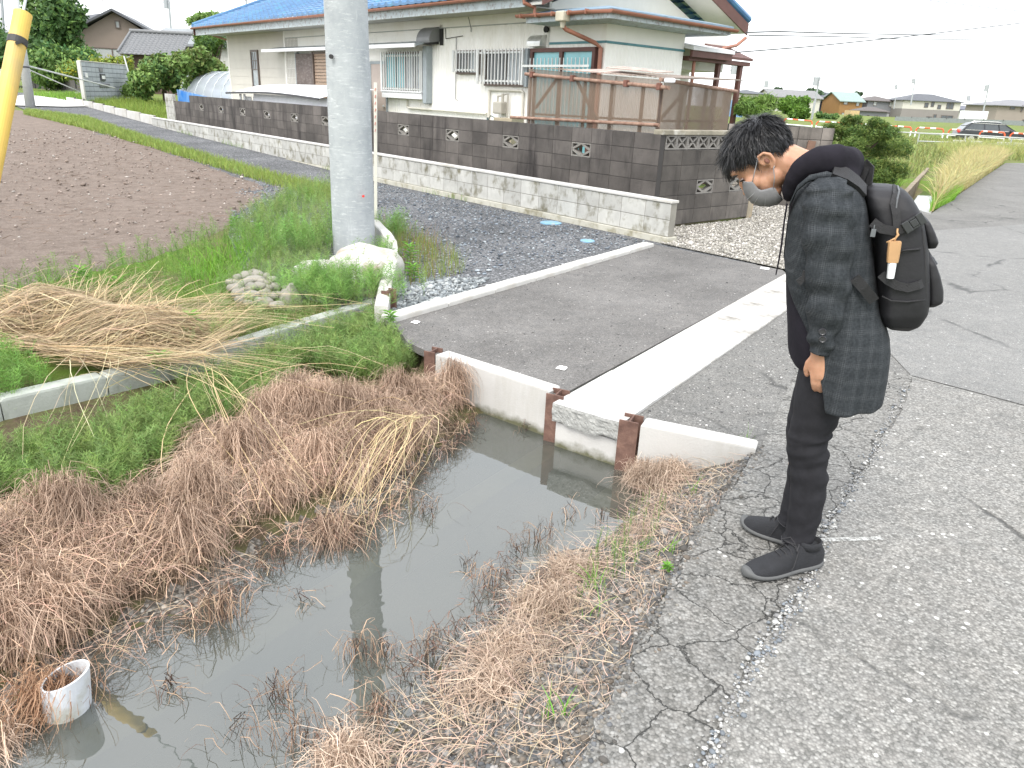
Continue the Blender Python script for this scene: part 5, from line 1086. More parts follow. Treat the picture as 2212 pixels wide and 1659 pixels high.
rh(1938, 2068, 268, 219, 202, 128, 'widest house, cream above and greige below, with dark hip roof', gd_, slate, 9, -.03, wm2=crm, split=3.0, wins=[(-1.6, 3.4, .9, 1), (-.2, 3.6, .7, 1), (1.3, 3.2, .8, .9), (3.2, 3.3, 1.6, 1.3), (-4, .7, 1.6, .6), (-.6, .6, 1.3, 1), (.9, 1.2, .7, .9), (2.6, .5, 2.6, 1.5)])
rh(2064, 2112, 262, 238, 228, 150, 'small grey brown house right of the widest house', gd_, rb_, 8, .1, wins=[(-1, 1.5, 1, 1)])
rh(2104, 2150, 264, 243, 236, 140, 'small pale house behind the thin poles at right', crm, rb_, 8, 0, wins=[(-1.5, 1, .5, 1.3), (-.5, 1, .5, 1.3), (.5, 1, .5, 1.3)])
rh(2136, 2290, 278, 231, 215, 100, 'beige house with grey hip roof at the right edge above the car', M('pinkbeige_house', (.27, .235, .205), .8, .04, 1), M('far_grey_roof2', (.17, .17, .18), .6), 9, .06, wins=[(-3.6, 3.0, .9, .5), (-1.6, 2.7, .3, 1.1), (-.3, 2.7, .3, 1.1), (1.2, 2.6, 1, 1), (-3.9, .5, 1.6, .6), (-.8, .4, .35, 1.1), (.3, -.1, 1.8, .9)])
longbox('white_fence', atD(2068, 270, 110), atD(2128, 272, 110), .9, .1, wht, 'long white low container beside the beige house', 'container', 1.0)
longbox('tan_shed', atD(1833, 266, 105), atD(1852, 267, 105), 1.6, 2, M('tan_box', (.45, .33, .17), .7), 'small tan shed at the foot of the ochre house', 'shed', 0)
longbox('blue_shed', atD(1577, 262, 80), atD(1602, 262, 80), 2.0, 2, M('blue_board2', (.15, .28, .48), .6), 'blue shed wall seen under the carport', 'shed', 0)
mesh_f = longbox('mesh_fence', atD(1930, 270, 96), atD(2230, 283, 84), .08, .03, M('fence_grey', (.2, .22, .22), .7), 'thin grey mesh fence in front of the distant houses', 'fence', .9, True)
# hedge, bushes
V, F, C = merge([leaves(atD(1694+9*k, 234, 88), v3(.8, 1.0, 1.1), 2600, .34, [(.10, .20, .03), (.14, .25, .04), (.08, .16, .03)], seed=60+k, blobs=5) for k in range(6)])
hg = npmesh('tall_hedge', V, F, LEAF, C); tag(hg, 'tall bright green clipped hedge below the beige gabled house', 'hedge')
V, F, C = merge([leaves(atD(1772+9*k, 256, 96), v3(.8, .8, .5), 1000, .34, [DG, MG], seed=80+k, blobs=4) for k in range(4)])
tag(npmesh('dark_hedge', V, F, LEAF, C), 'low dark hedge at the foot of the navy house', 'hedge')
for (x0, x1, y0, y1, D, lb_, s) in ((1736, 1785, 192, 212, 190, 'distant rounded treetop behind the beige gabled house', 21), (1842, 1862, 200, 212, 200, 'tiny distant treetop above the ochre house', 22), (1672, 1692, 190, 200, 200, 'tiny distant treetop left of the beige gable', 23)):
    ltree(x0, x1, y0, y1, D, lb_, [(.07, .12, .06)], s, 2500, .8, group='distant treetops at right')
def bush(px0, px1, y0, y1, D, label, cols, seed, n, size, **k):
    return ltree(px0, px1, y0, y1, D, label, cols, seed, n, size, k.pop('name', 'garden_bush'), 'bush', None, **k)
bush(1588, 1690, 203, 262, 17, 'bright green whorled bush behind the head of the person', [(.16, .27, .05), (.11, .20, .04), (.20, .30, .08)], 31, 8000, .15, thin=True, trunk_r=.04, blobs=16)
# cloud-pruned conifer behind the backpack
cb = gp(1865, 412, 0); Dc = cb[1]
pt = thing('podocarpus_tree', 'bushy dark green pruned conifer between the backpack and the weedy field', 'tree', cb)
pads = [(1868, 285, .40), (1825, 300, .30), (1905, 300, .34), (1850, 330, .45), (1915, 335, .40), (1800, 330, .30), (1880, 365, .45), (1832, 372, .36), (1920, 372, .26), (1820, 283, .20), (1945, 262, .001), (1896, 272, .17), (1838, 268, .16), (1905, 395, .25), (1860, 400, .36)]
Ls = []; mb = MB()
mb.tube([cb, atD(1868, 370, Dc), atD(1872, 320, Dc), atD(1884, 285, Dc)], [.09, .07, .05, .02], 8)
for i, (x, y, r_) in enumerate(pads):
    if r_ < .01: continue
    r_ *= 1.22; c_ = atD(x+(x-1868)*.12, y-8, Dc+.25*math.sin(i*2.1)); Ls.append(leaves(c_, v3(r_*1.1, r_*.9, r_*.62), int(2200*(r_/.35)**2)+350, .085, [(.08, .15, .035), (.14, .21, .05), (.20, .25, .06), (.07, .12, .03)], seed=40+i, blobs=5, thin=True))
    s_ = atD(1870, min(395, y+28), Dc); mb.tube([s_, (s_+c_)/2+v3(0, 0, -.03), c_], [.035, .022, .008], 6)
V, F, C = merge(Ls); npmesh('crown', V, F, LEAF, C, pt); mb.build('trunk', BARK, pt, smooth=True)
# ---------------------------------------------------------------- guard rails, metal rail, car
redp = M('rail_red', (.62, .10, .03), .5, .05); whp = M('rail_white', (.75, .76, .77), .5, .04)
def railunit(P, Q, label, h=.8):
    t_ = thing('guard_rail', label, 'guard rail', P, 0, 'red and white guard rails along the far road'); d = (Q-P); l = np.linalg.norm(d); d /= l; r_ = .05
    def f(a, z): return P+d*a+v3(0, 0, z)
    for k, (a0, a1) in enumerate(((.22, .3*l), (.3*l, .5*l), (.5*l, .7*l), (.7*l, l-.22))):
        mb = MB(); mb.tube([f(a0, h), f(a1, h)], r_, 8); mb.build('top_rail', (whp, redp, whp, redp)[k] if k else whp, t_)
    for s, a0 in ((1, 0), (-1, l)):
        mb = MB(); mb.tube([f(a0+s*.03, h-.25), f(a0+s*.05, h-.12), f(a0+s*.12, h-.02), f(a0+s*.22, h)], r_, 8); mb.build('bend', redp, t_)
        mb = MB(); mb.tube([f(a0+s*.03, -.2), f(a0+s*.03, h-.25)], r_, 8); mb.build('post', whp, t_)
    mb = MB(); mb.tube([f(.05, h-.38), f(l-.05, h-.38)], r_*.8, 8); mb.build('lower_rail', whp, t_)
tops = [(1690, 256), (1760, 262), (1830, 266), (1905, 271), (1975, 275), (2045, 279), (2112, 283), (2178, 287), (2245, 291)]
words = ['leftmost guard rail, peeking out beside the hair of the person', 'guard rail just above the dark rear wall', 'guard rail partly behind the top of the pruned conifer', 'guard rail right of the pruned conifer top', 'guard rail in the middle of the visible row', 'guard rail just left of the parked car', 'guard rail in front of the rear door of the car', 'guard rail in front of the front wheel of the car']
for i in range(8):
    D0 = 60-(tops[i][0]-1690)*.016; D1 = 60-(tops[i+1][0]-1690)*.016
    P = atD(*tops[i], D0); Q = atD(*tops[i+1], D1); u_ = (Q-P)/np.linalg.norm(Q-P); railunit(P+u_*.12-v3(0, 0, .8), Q-u_*.12-v3(0, 0, .8), words[i])
gm_ = M('galv_rail', (.36, .38, .37), .5, .1)
t_ = thing('pipe_railing', 'low grey pipe railing among the tall grass in front of the guard rails', 'railing', atD(1960, 300, 44))
A_ = [atD(x, y, 44-(x-1900)*.01) for x, y in ((1880, 282), (1990, 288), (2082, 291), (2180, 297), (2260, 302))]
mb = MB(); mb.tube(A_, .035, 8); mb.build('top_rail', gm_, t_)
B_ = [atD(x, y, 44-(x-1900)*.01) for x, y in ((1985, 305), (2082, 308), (2180, 313), (2260, 318))]
mb = MB(); mb.tube(B_, .03, 8); mb.build('lower_rail', gm_, t_)
for x in (1986, 2086, 2186): p_ = atD(x, 290+(x-1986)*.045, 44-(x-1900)*.01); mb = MB(); mb.tube([p_+v3(0, 0, .05), p_-v3(0, 0, .9)], .035, 8); mb.build('post', gm_, t_)
for i, x in enumerate((1990+80, 2105, 2165, 2200, 2240)):
    p_ = atD(x, 318+(x-2070)*.045, 42); mb = MB(); mb.cbox(p_[0]-.28, p_[1]-.2, p_[2]-.1, p_[0]+.28, p_[1]+.2, p_[2]+.36, .04)
    tag(recenter(mb.build('concrete_weight', MAT_conc)), ('leftmost', 'second from left', 'middle', 'fourth from left', 'rightmost')[i]+' of the pale concrete blocks in the grass under the railing', 'concrete block', 'pale concrete blocks under the railing')
# car: side profile lofted across its width
CZ = v3(0, 0, -.05); cdir = v3(1, -.28, 0); cdir /= np.linalg.norm(cdir); cn = v3(-cdir[1], cdir[0], 0)
CO = atD(2066, 300, 53.5)*v3(1, 1, 0)+v3(0, 0, CZ[2]); CAR = thing('parked_car', 'dark grey estate SUV with roof rails behind the guard rails', 'car', CO)
cf = lambda a, y, z: CO+cdir*a*1.02+cn*y+v3(0, 0, z*.86)
paint = M('car_paint', (.055, .058, .065), .25, .05, 2, metal=.4); cglass = M('car_glass', (.05, .06, .065), .06); chrome = M('car_chrome', (.6, .6, .6), .25, metal=.8); tyre = M('tyre_rubber', (.02, .02, .02), .8)
CL = 4.7; low = [(.05, .35), (.0, .62), (.06, .92), (.18, 1.02), (3.3, 1.02), (3.9, .98), (4.45, .84), (4.66, .68), (4.7, .4), (4.6, .28), (.1, .26)]
secs_ = [(0.0, .0), (.06, .93), (.12, 1.0), (.5, 1.0), (.88, 1.0), (.94, .93), (1.0, .0)]
rings = []
for y, s in ((0, .90), (.03, .97), (.12, 1), (.9, 1.01), (1.68, 1), (1.77, .97), (1.8, .90)): rings.append([cf(CL/2+(a-CL/2)*(1-(1-s)*.4), y, .6+(z-.6)*s) for a, z in low])
mb = MB(); mb.loft(rings); mb.build('body', paint, CAR, smooth=False, bev=.02)
gh = [(.22, 1.02), (.42, 1.30), (.72, 1.52), (1.3, 1.60), (2.2, 1.59), (2.75, 1.50), (3.45, 1.03)]
rings = [[cf(a, y+(.17 if y < .9 else -.17)*(z-1.02)/.6, z) for a, z in gh] for y in (.06, 1.74)]
mb = MB(); mb.loft(rings); mb.build('windows', cglass, CAR)
mb = MB(); rings = [[cf(a, y, z+.012) for a, z in gh[1:6]]+[cf(a, y, z+.05) for a, z in gh[1:6]][::-1] for y in (.22, .26, .9, 1.54, 1.58)]; mb.loft(rings); mb.build('roof', paint, CAR)
for a0, a1 in (((.30, 1.03), (.78, 1.55)), ((1.55, 1.03), (1.5, 1.60)), ((2.45, 1.03), (2.3, 1.59)), ((3.40, 1.04), (2.72, 1.52))):
    mb = MB()
    mb.bar(cf(a0[0], .055, a0[1]), cf(a1[0], .05+.17*(a1[1]-1.02)/.6, a1[1]), .07, .03); mb.build('pillar', paint, CAR)
mb = MB(); mb.bar(cf(.4, .05, 1.04), cf(3.35, .05, 1.04), .03, .03); mb.bar(cf(.75, .18, 1.56), cf(2.7, .18, 1.52), .03, .03); mb.build('window_trim', chrome, CAR)
mb = MB(); mb.tube([cf(.75, .3, 1.62), cf(.9, .3, 1.69), cf(2.3, .3, 1.69), cf(2.5, .3, 1.62)], .022, 6); mb.build('roof_rail', chrome, CAR)
for a in (.85, 3.85):
    mb = MB(); mb.tube([cf(a, -.02, .34), cf(a, .2, .34)], .34, 24); o = mb.build('wheel', tyre, CAR); mb = MB(); mb.tube([cf(a, -.035, .34), cf(a, -.021, .34)], .22, 16); mb.build('rim', chrome, o)
mb = MB(); mb.cbox(-.01, .02, .80, .22, .35, .95, .02, cf); mb.build('tail_light', M('tail_red', (.5, .02, .02), .3), CAR)
mb = MB(); mb.cbox(4.3, .01, .68, 4.66, .45, .82, .03, cf); mb.build('headlight', chrome, CAR)
mb = MB(); mb.cbox(3.0, -.16, 1.0, 3.16, .05, 1.16, .03, cf); mb.build('wing_mirror', paint, CAR)
for a in (1.35, 2.4): mb = MB(); mb.cbox(a, -.015, .86, a+.2, .01, .90, .006, cf); mb.build('door_handle', chrome, CAR)
# retaining boards of the right channel
for i in range(4):
    a = gp(1952+14*i, 430-16*i, 0); b_ = gp(1965+14*i, 414-16*i, 0)
    mb = MB(); d = (b_-a)/np.linalg.norm(b_-a); n_ = v3(-d[1], d[0], 0); quadbox(mb, a, b_, b_+n_*.1, a+n_*.1, -.6, .05)
    tag(recenter(mb.build('channel_board', M('brown_concrete', (.22, .18, .13), .9, .25, 4))), ('nearest', 'second', 'third', 'farthest')[i]+' brown stained retaining board beside the bright channel water', 'retaining board', 'retaining boards along the right channel')
# ---------------------------------------------------------------- near vegetation and loose stones
STR = leaf_mat('straw', .15); GRN = leaf_mat('grass_blades', .3)
def stuff(name, parts, mat, label, cat):
    V, F, C = merge(parts); o = npmesh(name, V, F, mat, C); tag(o, label, cat, kind='stuff'); return o
def zt(P): return tz(P[:, 0], P[:, 1])
def mops(P, z, h, r, n, w=.003, cols=((.20, .10, .05), (.30, .17, .09)), lean=(0, 0), K=7, droop=1.0, rootred=True):
    """drooping dead clumps: P (m,2) centres, n strands each"""
    m = len(P); c = np.repeat(np.arange(m), n); N_ = len(c); hh = (h*rng.uniform(.55, 1.25, m))[c]; rr = (r*rng.uniform(.6, 1.3, m))[c]
    a = rng.uniform(0, 2*np.pi, N_); reach = rng.uniform(.25, 1.1, N_)*rr; pk = hh*rng.uniform(.55, 1.08, N_); t = np.linspace(0, 1, K)[None]
    s0 = rng.normal(0, .028, (N_, 2))*(1+rr[:, None]*2)
    wob = rng.normal(0, .010, (N_, K, 3)); wob = np.cumsum(wob, 1)*.8
    rad = reach[:, None]*np.clip(t/.6, 0, 1)**1.4*(1+.12*t); Z = pk[:, None]*np.where(t < .25, (t/.25)**.6, 1-np.clip((t-.25)/.75, 0, 1)**1.6)
    Z = np.nan_to_num(Z); drop = rng.uniform(.0, .28, N_)[:, None]; Z = np.maximum(Z, pk[:, None]*drop*(t > .5))
    X = P[c, 0][:, None]+s0[:, :1]+np.cos(a)[:, None]*rad+lean[0]*t**1.5*hh[:, None]; Y = P[c, 1][:, None]+s0[:, 1:]+np.sin(a)[:, None]*rad+lean[1]*t**1.5*hh[:, None]
    paths = np.stack([X, Y, np.broadcast_to(z[c][:, None], Z.shape)+Z], 2)+wob
    paths[:, :, 2] = np.maximum(paths[:, :, 2], z[c][:, None]-.01)
    c0, c1 = np.array(cols[0]), np.array(cols[1]); k = rng.uniform(0, 1, (N_, 1))**1.2; cm = rng.uniform(.8, 1.2, (m, 1))[c]; col = (c0*(1-k)+c1*k)*cm*rng.uniform(.8, 1.2, (N_, 1))
    return ribbons(paths, w*rng.uniform(.6, 1.4, N_), col, .35)
def spacing(poly, d, n=4000):
    P = sample(poly, n); keep = []
    cell = {}
    for p in P:
        k = (int(p[0]/d), int(p[1]/d)); ok = True
        for i in (-1, 0, 1):
            for j in (-1, 0, 1):
                for q in cell.get((k[0]+i, k[1]+j), ()):
                    if (q[0]-p[0])**2+(q[1]-p[1])**2 < d*d: ok = False
        if ok: cell.setdefault(k, []).append(p); keep.append(p)
    return np.array(keep)
ZB = -.18
DEAD = G([(-420, 1120), (-200, 1090), (0, 1045), (110, 1060), (270, 1040), (370, 960), (440, 900), (560, 885), (620, 830), (650, 790), (760, 805), (870, 815), (930, 775), (955, 800)], .03)+G([(985, 850), (1018, 905), (1000, 935), (935, 985), (880, 1062), (790, 1128), (700, 1122), (590, 1178), (500, 1275), (430, 1335), (300, 1372), (200, 1450), (60, 1530), (-60, 1600), (-420, 1720)], ZB)
brown = ((.22, .145, .10), (.54, .40, .30)); brown2 = ((.30, .21, .15), (.64, .50, .39))
P = spacing(DEAD, .13); wd = pdist(P[:, 0], P[:, 1], WATER, True); P = P[wd > .145]
lean = (gp(700, 1300)-gp(600, 1000)); lean = lean[:2]/np.linalg.norm(lean[:2])
big = rng.uniform(0, 1, len(P)) < .5
parts = [mops(P[big], zt(P[big]), .27, .15, 430, .0025, brown, lean*.12, 9), mops(P[~big], zt(P[~big]), .17, .14, 370, .0024, brown2, lean*.1, 9)]
# loose strands lying across
Q = sample(DEAD, 7500); Q = Q[pdist(Q[:, 0], Q[:, 1], WATER, True) > .06]; a = rng.uniform(0, 6.28, len(Q)); t = np.linspace(-.5, .5, 6)[None]; ln = rng.uniform(.08, .26, len(Q))[:, None]
pa = np.stack([Q[:, :1]+np.cos(a)[:, None]*ln*t, Q[:, 1:]+np.sin(a)[:, None]*ln*t, zt(Q)[:, None]+rng.uniform(.03, .22, (len(Q), 1))-.25*ln*(t*2)**2*rng.uniform(.2, 1.5, (len(Q), 1))], 2)+np.cumsum(rng.normal(0, .006, (len(Q), 6, 3)), 1)
parts.append(ribbons(pa, .0025, tint(len(Q), (.50, .35, .25), .4)))
stuff('dead_reeds', parts, STR, 'thick drooping mat of dead brown horsetail along the left of the water', 'dead plants')
# pale yellow dry stalks fallen over the mat
def arcs(P0, P1, n, rise_, spread, w, col, K=10, zfun=None, seed=0):
    """long bent stalks from around P0 to around P1"""
    r2 = np.random.default_rng(seed); a = P0+r2.normal(0, spread, (n, 3))*v3(1, 1, .25); b_ = P1+r2.normal(0, spread*2.2, (n, 3))*v3(1, 1, .25)
    t = np.linspace(0, 1, K)[None, :, None]; h = (rise_*r2.uniform(.5, 1.4, n))[:, None, None]
    p = a[:, None]*(1-t)+b_[:, None]*t; p[:, :, 2:3] += h*4*t*(1-t); p += np.cumsum(r2.normal(0, .006, (n, K, 3)), 1); side = r2.normal(0, .08, (n, 1, 2)); p[:, :, :2] += side*4*(t*(1-t)); return ribbons(p, w*r2.uniform(.6, 1.3, n), tint(n, col, .3), .5)
pale = (.52, .41, .23)
parts = [arcs(gp(905, 905, -.02), gp(740, 1110, -.2), 22, .12, .05, .0036, pale, seed=1), arcs(gp(905, 900, 0), gp(660, 985, -.1), 10, .10, .05, .0034, pale, seed=2), arcs(gp(900, 905, 0), gp(820, 1120, -.22), 16, .12, .05, .0034, pale, seed=3),
         arcs(gp(430, 790, .02), gp(560, 1060, -.1), 14, .10, .08, .004, pale, seed=4), arcs(gp(200, 760, .1), gp(240, 960, -.05), 10, .10, .10, .004, (.5, .42, .27), seed=5), arcs(gp(820, 800, .02), gp(640, 830, 0), 8, .16, .08, .003, pale, seed=8)]
stuff('dry_stalks', parts, STR, 'pale yellow dry stalks fallen across the brown mat toward the water', 'dry stalks')
# straw heap
HP = [(-60, 700), (60, 660), (180, 655), (280, 690), (330, 705), (420, 690), (470, 740), (400, 790), (300, 800), (180, 790), (90, 745), (-60, 780)]
Hc = G(HP, .0); Q = sample(Hc, 3600); cen = gp(230, 735, 0)
def pileh(x, y):
    d = np.minimum(pdist(x, y, Hc, True), .45); return .03+.20*(d/.45)**.8
dv = gp(420, 700)-gp(60, 740); base_a = math.atan2(dv[1], dv[0])
a = base_a+rng.normal(0, .55, len(Q)); ln = rng.uniform(.25, .85, len(Q))[:, None]; K = 9; t = np.linspace(-.5, .5, K)[None]; cv = rng.normal(0, .9, (len(Q), 1))
ang = a[:, None]+cv*t; step = ln/(K-1); X = Q[:, :1]+np.cumsum(np.cos(ang)*step, 1)-np.cos(a)[:, None]*ln*.5; Yy = Q[:, 1:]+np.cumsum(np.sin(ang)*step, 1)-np.sin(a)[:, None]*ln*.5
Z = pileh(X, Yy)*rng.uniform(.35, 1.15, (len(Q), 1))+rng.normal(0, .012, (len(Q), 1))+.02
parts = [ribbons(np.stack([X, Yy, Z], 2)+np.cumsum(rng.normal(0, .004, (len(Q), K, 3)), 1), .0048*rng.uniform(.5, 1.4, len(Q)), tint(len(Q), (.40, .31, .19), .45), .5)]
for i, (x0, y0, x1, y1, h, n) in enumerate(((200, 690, 290, 570, .10, 14), (230, 700, 400, 610, .14, 12), (330, 700, 460, 650, .08, 12), (90, 720, 700, 680, .10, 30), (80, 745, 640, 800, .06, 34), (120, 760, 440, 790, .05, 40), (190, 700, 90, 650, .08, 30), (300, 690, 310, 620, .10, 8), (60, 700, -60, 690, .1, 40), (260, 800, 480, 805, .1, 20))):
    parts.append(arcs(gp(x0, y0, .08), gp(x1, y1, .12 if y1 < 700 else .02), n, h, .09, .0052, (.48, .38, .22), seed=20+i, K=12))
stuff('straw_heap', parts, STR, 'flattened heap of long tan straw on the left bank', 'straw')
# green horsetail
def horsetail(P, z, h, nw=9, br=5, w=.0028, col=(.12, .25, .035), bl=.06, lean=.35, flat=0):
    m = len(P); H_ = h*rng.uniform(.55, 1.2, m); az = rng.uniform(0, 6.28, m); lx = np.cos(az)*lean*rng.uniform(.1, 1, m); ly = np.sin(az)*lean*rng.uniform(.1, 1, m)
    def pt(t): return np.stack([P[:, 0]+lx*H_*t**1.6, P[:, 1]+ly*H_*t**1.6, z+H_*t*(1-.15*t*lean)], -1)
    stems = np.stack([pt(t) for t in np.linspace(0, 1, 5)], 1); cp = tint(m, col, .35, .12); out = [ribbons(stems, w*1.2, cp*.9, .5)]
    for k in range(nw):
        t = .22+.75*k/(nw-1); b0 = pt(t)
        for j in range(br):
            a = rng.uniform(0, 6.28, m); L_ = bl*(1.15-.6*t)*rng.uniform(.6, 1.3, m); up_ = rng.uniform(.25, 1.0, m)
            d = np.stack([np.cos(a), np.sin(a), up_], 1); d /= np.linalg.norm(d, axis=1, keepdims=True); e = b0+d*L_[:, None]; md = b0+d*L_[:, None]*.55-v3(0, 0, .004)
            out.append(ribbons(np.stack([b0, md, e], 1), w*.8, cp*rng.uniform(.85, 1.25, (m, 1)), .5))
    return merge(out)
GREEN = [gp(-350, 1080), gp(-100, 1030, -.1)] + G([(0, 1000), (150, 955), (300, 905), (430, 850), (560, 800), (700, 740), (830, 700), (860, 742), (900, 790), (800, 815), (650, 800), (640, 850), (560, 915), (430, 930), (370, 985), (270, 1055), (110, 1075), (0, 1065), (-350, 1150)], -.12)
TOP = G([(-300, 760), (0, 770), (120, 830), (0, 865), (-300, 930)], 0)
BANK = G([(450, 640), (560, 560), (700, 500), (720, 600), (830, 690), (700, 720), (600, 740), (470, 770), (400, 760), (480, 700)], 0)
gcol = (.20, .30, .09)
parts = []
for poly, n, h, c_ in ((GREEN, 2000, .19, gcol), (TOP, 520, .22, (.17, .32, .07)), (BANK, 620, .19, (.21, .30, .10))):
    P = sample(poly, n); parts.append(horsetail(P, zt(P), h, 8, 5, .0026, c_))
POLEW = G([(620, 420), (720, 400), (735, 520), (700, 560), (560, 570), (500, 520), (560, 460)], 0); P = sample(POLEW, 360); parts.append(horsetail(P, zt(P)+.03, .27, 9, 5, .003, (.20, .29, .09), .07))
for (x, y, n, s, h) in ((745, 525, 60, .10, .45), (820, 590, 60, .10, .28), (690, 640, 120, .2, .25), (780, 650, 110, .18, .26), (650, 545, 90, .2, .32), (850, 520, 50, .12, .3)):
    c_ = gp(x, y, 0); P = c_[:2]+rng.normal(0, s, (n, 2)); parts.append(horsetail(P, np.full(n, .04), h, 10, 6, .003, (.18, .32, .08), .07))
stuff('green_horsetail', parts, GRN, 'feathery bright green horsetail covering the left bank and ditch wall', 'horsetail')
# grasses
def blades(P, z, h, w=.006, col=(.17, .30, .04), bend=.5, var=.3, K=5):
    m = len(P); H_ = h*rng.uniform(.4, 1.25, m); a = rng.uniform(0, 6.28, m); b_ = bend*rng.uniform(.1, 1.2, m); t = np.linspace(0, 1, K)[None]
    X = P[:, :1]+(np.cos(a)*H_*b_)[:, None]*t**2; Yy = P[:, 1:]+(np.sin(a)*H_*b_)[:, None]*t**2; Z = z[:, None]+H_[:, None]*(t-.25*b_[:, None]*t**2)
    return ribbons(np.stack([X, Yy, Z], 2), w*rng.uniform(.6, 1.3, m), tint(m, col, var, .12), .15)
VERGE = GT([(60, 240), (190, 257), (330, 304), (480, 348), (600, 381), (690, 400), (740, 420), (700, 440), (640, 415), (560, 392), (450, 358), (320, 318), (170, 275), (50, 247)])
P = sample(VERGE, 20000); dist = np.hypot(P[:, 0], P[:, 1]); sc_w = np.clip(dist/9, 1, 5)
zz = rise(P[:, 0], P[:, 1])
parts = [blades(P, zz, .14, .007*sc_w, (.25, .33, .08), .6)]
P = sample(POLEW, 1300); parts.append(blades(P, np.full(len(P), 0.), .22, .005, (.24, .34, .10), .6))
P = sample(GREEN, 3800); parts.append(blades(P, zt(P), .09, .003, (.21, .30, .09), .8)); P = sample(GREEN, 2200); parts.append(blades(P, zt(P), .10, .003, (.36, .28, .16), .8))
P = sample(BANK, 3000); parts.append(blades(P, zt(P), .09, .0032, (.20, .27, .09), .8)); P = sample(BANK, 2600); parts.append(blades(P, zt(P), .07, .0035, (.36, .27, .16), .9))
P = sample(G([(380, 600), (500, 540), (640, 490), (600, 560), (470, 640)], 0), 900); parts.append(blades(P, zt(P), .24, .008, (.16, .33, .04), .7))
P = sample(G([(-200, 640), (120, 600), (330, 600), (250, 660), (-200, 700)], 0), 900); parts.append(blades(P, zt(P), .12, .005, (.14, .26, .05), .7))
WG = G([(-250, 650), (0, 640), (110, 592), (300, 552), (430, 512), (560, 462), (650, 411), (700, 440), (600, 520), (520, 580), (430, 650), (350, 660), (200, 655), (0, 690), (-250, 720)], 0); P = sample(WG, 3000); parts.append(blades(P, zt(P), .13, .005, (.19, .27, .08), .7)); P = sample(WG, 420); parts.append(horsetail(P, zt(P), .24, 8, 5, .003, (.13, .25, .045)))
EDG = G([(820, 490), (870, 500), (990, 560), (1010, 590), (940, 610), (880, 620), (850, 560)], 0); P = sample(EDG, 900); parts.append(blades(P, np.zeros(len(P)), .22, .005, (.20, .26, .06), .5)); parts.append(blades(P[:200], np.zeros(200), .3, .004, (.30, .17, .08), .5))
P = sample([lp(20.6, .0), lp(34, .0), lp(36, 3.2), lp(24, 3.4), lp(20.8, 1.0)], 9000); parts.append(blades(P, rise(P[:, 0], P[:, 1]), .32, .02, (.22, .30, .06), .5))
P = sample(GT([(120, 214), (190, 228), (189, 205), (60, 206)]), 3000); parts.append(blades(P, rise(P[:, 0], P[:, 1]), .25, .03, (.18, .32, .05), .5))
Q = np.array([L(-rng.uniform(-.5, 19), -.66-rng.uniform(0, .07))[:2] for _ in range(700)]); Q = Q[(np.sin(Q[:, 0]*3.1)+np.sin(Q[:, 1]*1.7)) > .5]; parts.append(blades(Q, rise(Q[:, 0], Q[:, 1]), .13, .006, (.16, .28, .05), .6))
stuff('grass', parts, GRN, 'yellow green grass and weeds along the field edge, lane and pole', 'grass')
# right shoulder: flat dead strands, green shoots
SH = G([(1385, 996), (1480, 1000), (1600, 1008), (1560, 1040), (1480, 1090), (1430, 1180), (1370, 1290), (1290, 1400), (1230, 1520), (1120, 1659), (900, 1900), (560, 1900), (690, 1659), (830, 1590), (905, 1500), (960, 1405), (1085, 1340), (1130, 1260), (1200, 1190), (1290, 1175), (1372, 1105), (1405, 1045)], -.2)[-13:]
SH = AEDGE[:10]+SH
IN = G([(1388, 1000), (1500, 1010), (1540, 1030), (1440, 1090), (1390, 1190), (1330, 1250), (1240, 1330), (1180, 1400), (1215, 1440), (1160, 1500), (1000, 1570), (900, 1659), (700, 1900), (560, 1900), (690, 1659), (830, 1590), (905, 1500), (960, 1405), (1085, 1340), (1130, 1260), (1200, 1190), (1290, 1175), (1372, 1105), (1405, 1045)], -.22)
P = spacing(IN, .085); d_ = pdist(P[:, 0], P[:, 1], WATER, True); P = P[d_ > .13]; keep = (np.sin(P[:, 0]*9+1)+np.sin(P[:, 1]*7)+rng.normal(0, .6, len(P))) > -.1; P = P[keep]
tan2 = ((.27, .19, .14), (.62, .50, .39))
parts = [mops(P, zt(P), .045, .10, 70, .0022, tan2, (0, 0))]
Q = sample(SH, 2600); a = rng.uniform(0, 6.28, len(Q)); t = np.linspace(-.5, .5, 7)[None]; ln = rng.uniform(.05, .22, len(Q))[:, None]; cv = rng.normal(0, 1.2, (len(Q), 1)); ang = a[:, None]+cv*t
pa = np.stack([Q[:, :1]+np.cumsum(np.cos(ang)*ln/6, 1), Q[:, 1:]+np.cumsum(np.sin(ang)*ln/6, 1), zt(Q)[:, None]+rng.uniform(.004, .03, (len(Q), 1))+.0*t], 2); parts.append(ribbons(pa, .0026, tint(len(Q), (.46, .35, .26), .4)))
for (x, y, n, h) in ((1400, 1030, 260, .14), (1440, 1040, 260, .12), (1175, 1310, 160, .08), (1070, 1450, 180, .08), (800, 1655, 200, .08), (1240, 1240, 160, .07), (1000, 1330, 0, .1)):
    if n: P = gp(x, y, -.22)[None, :2]+rng.normal(0, .06, (3, 2)); parts.append(mops(P, zt(P), h, .12, n, .0023, tan2, (0, 0)))
stuff('dead_strands', parts, STR, 'tangled tan dead strands along the right water edge and gravel shoulder', 'dead plants')
P = sample(G([(1290, 1190), (1400, 1090), (1440, 1110), (1400, 1240), (1320, 1340), (1240, 1330)], -.2), 90); parts = [horsetail(P, zt(P), .13, 8, 3, .002, (.16, .28, .07), .008, .2)]
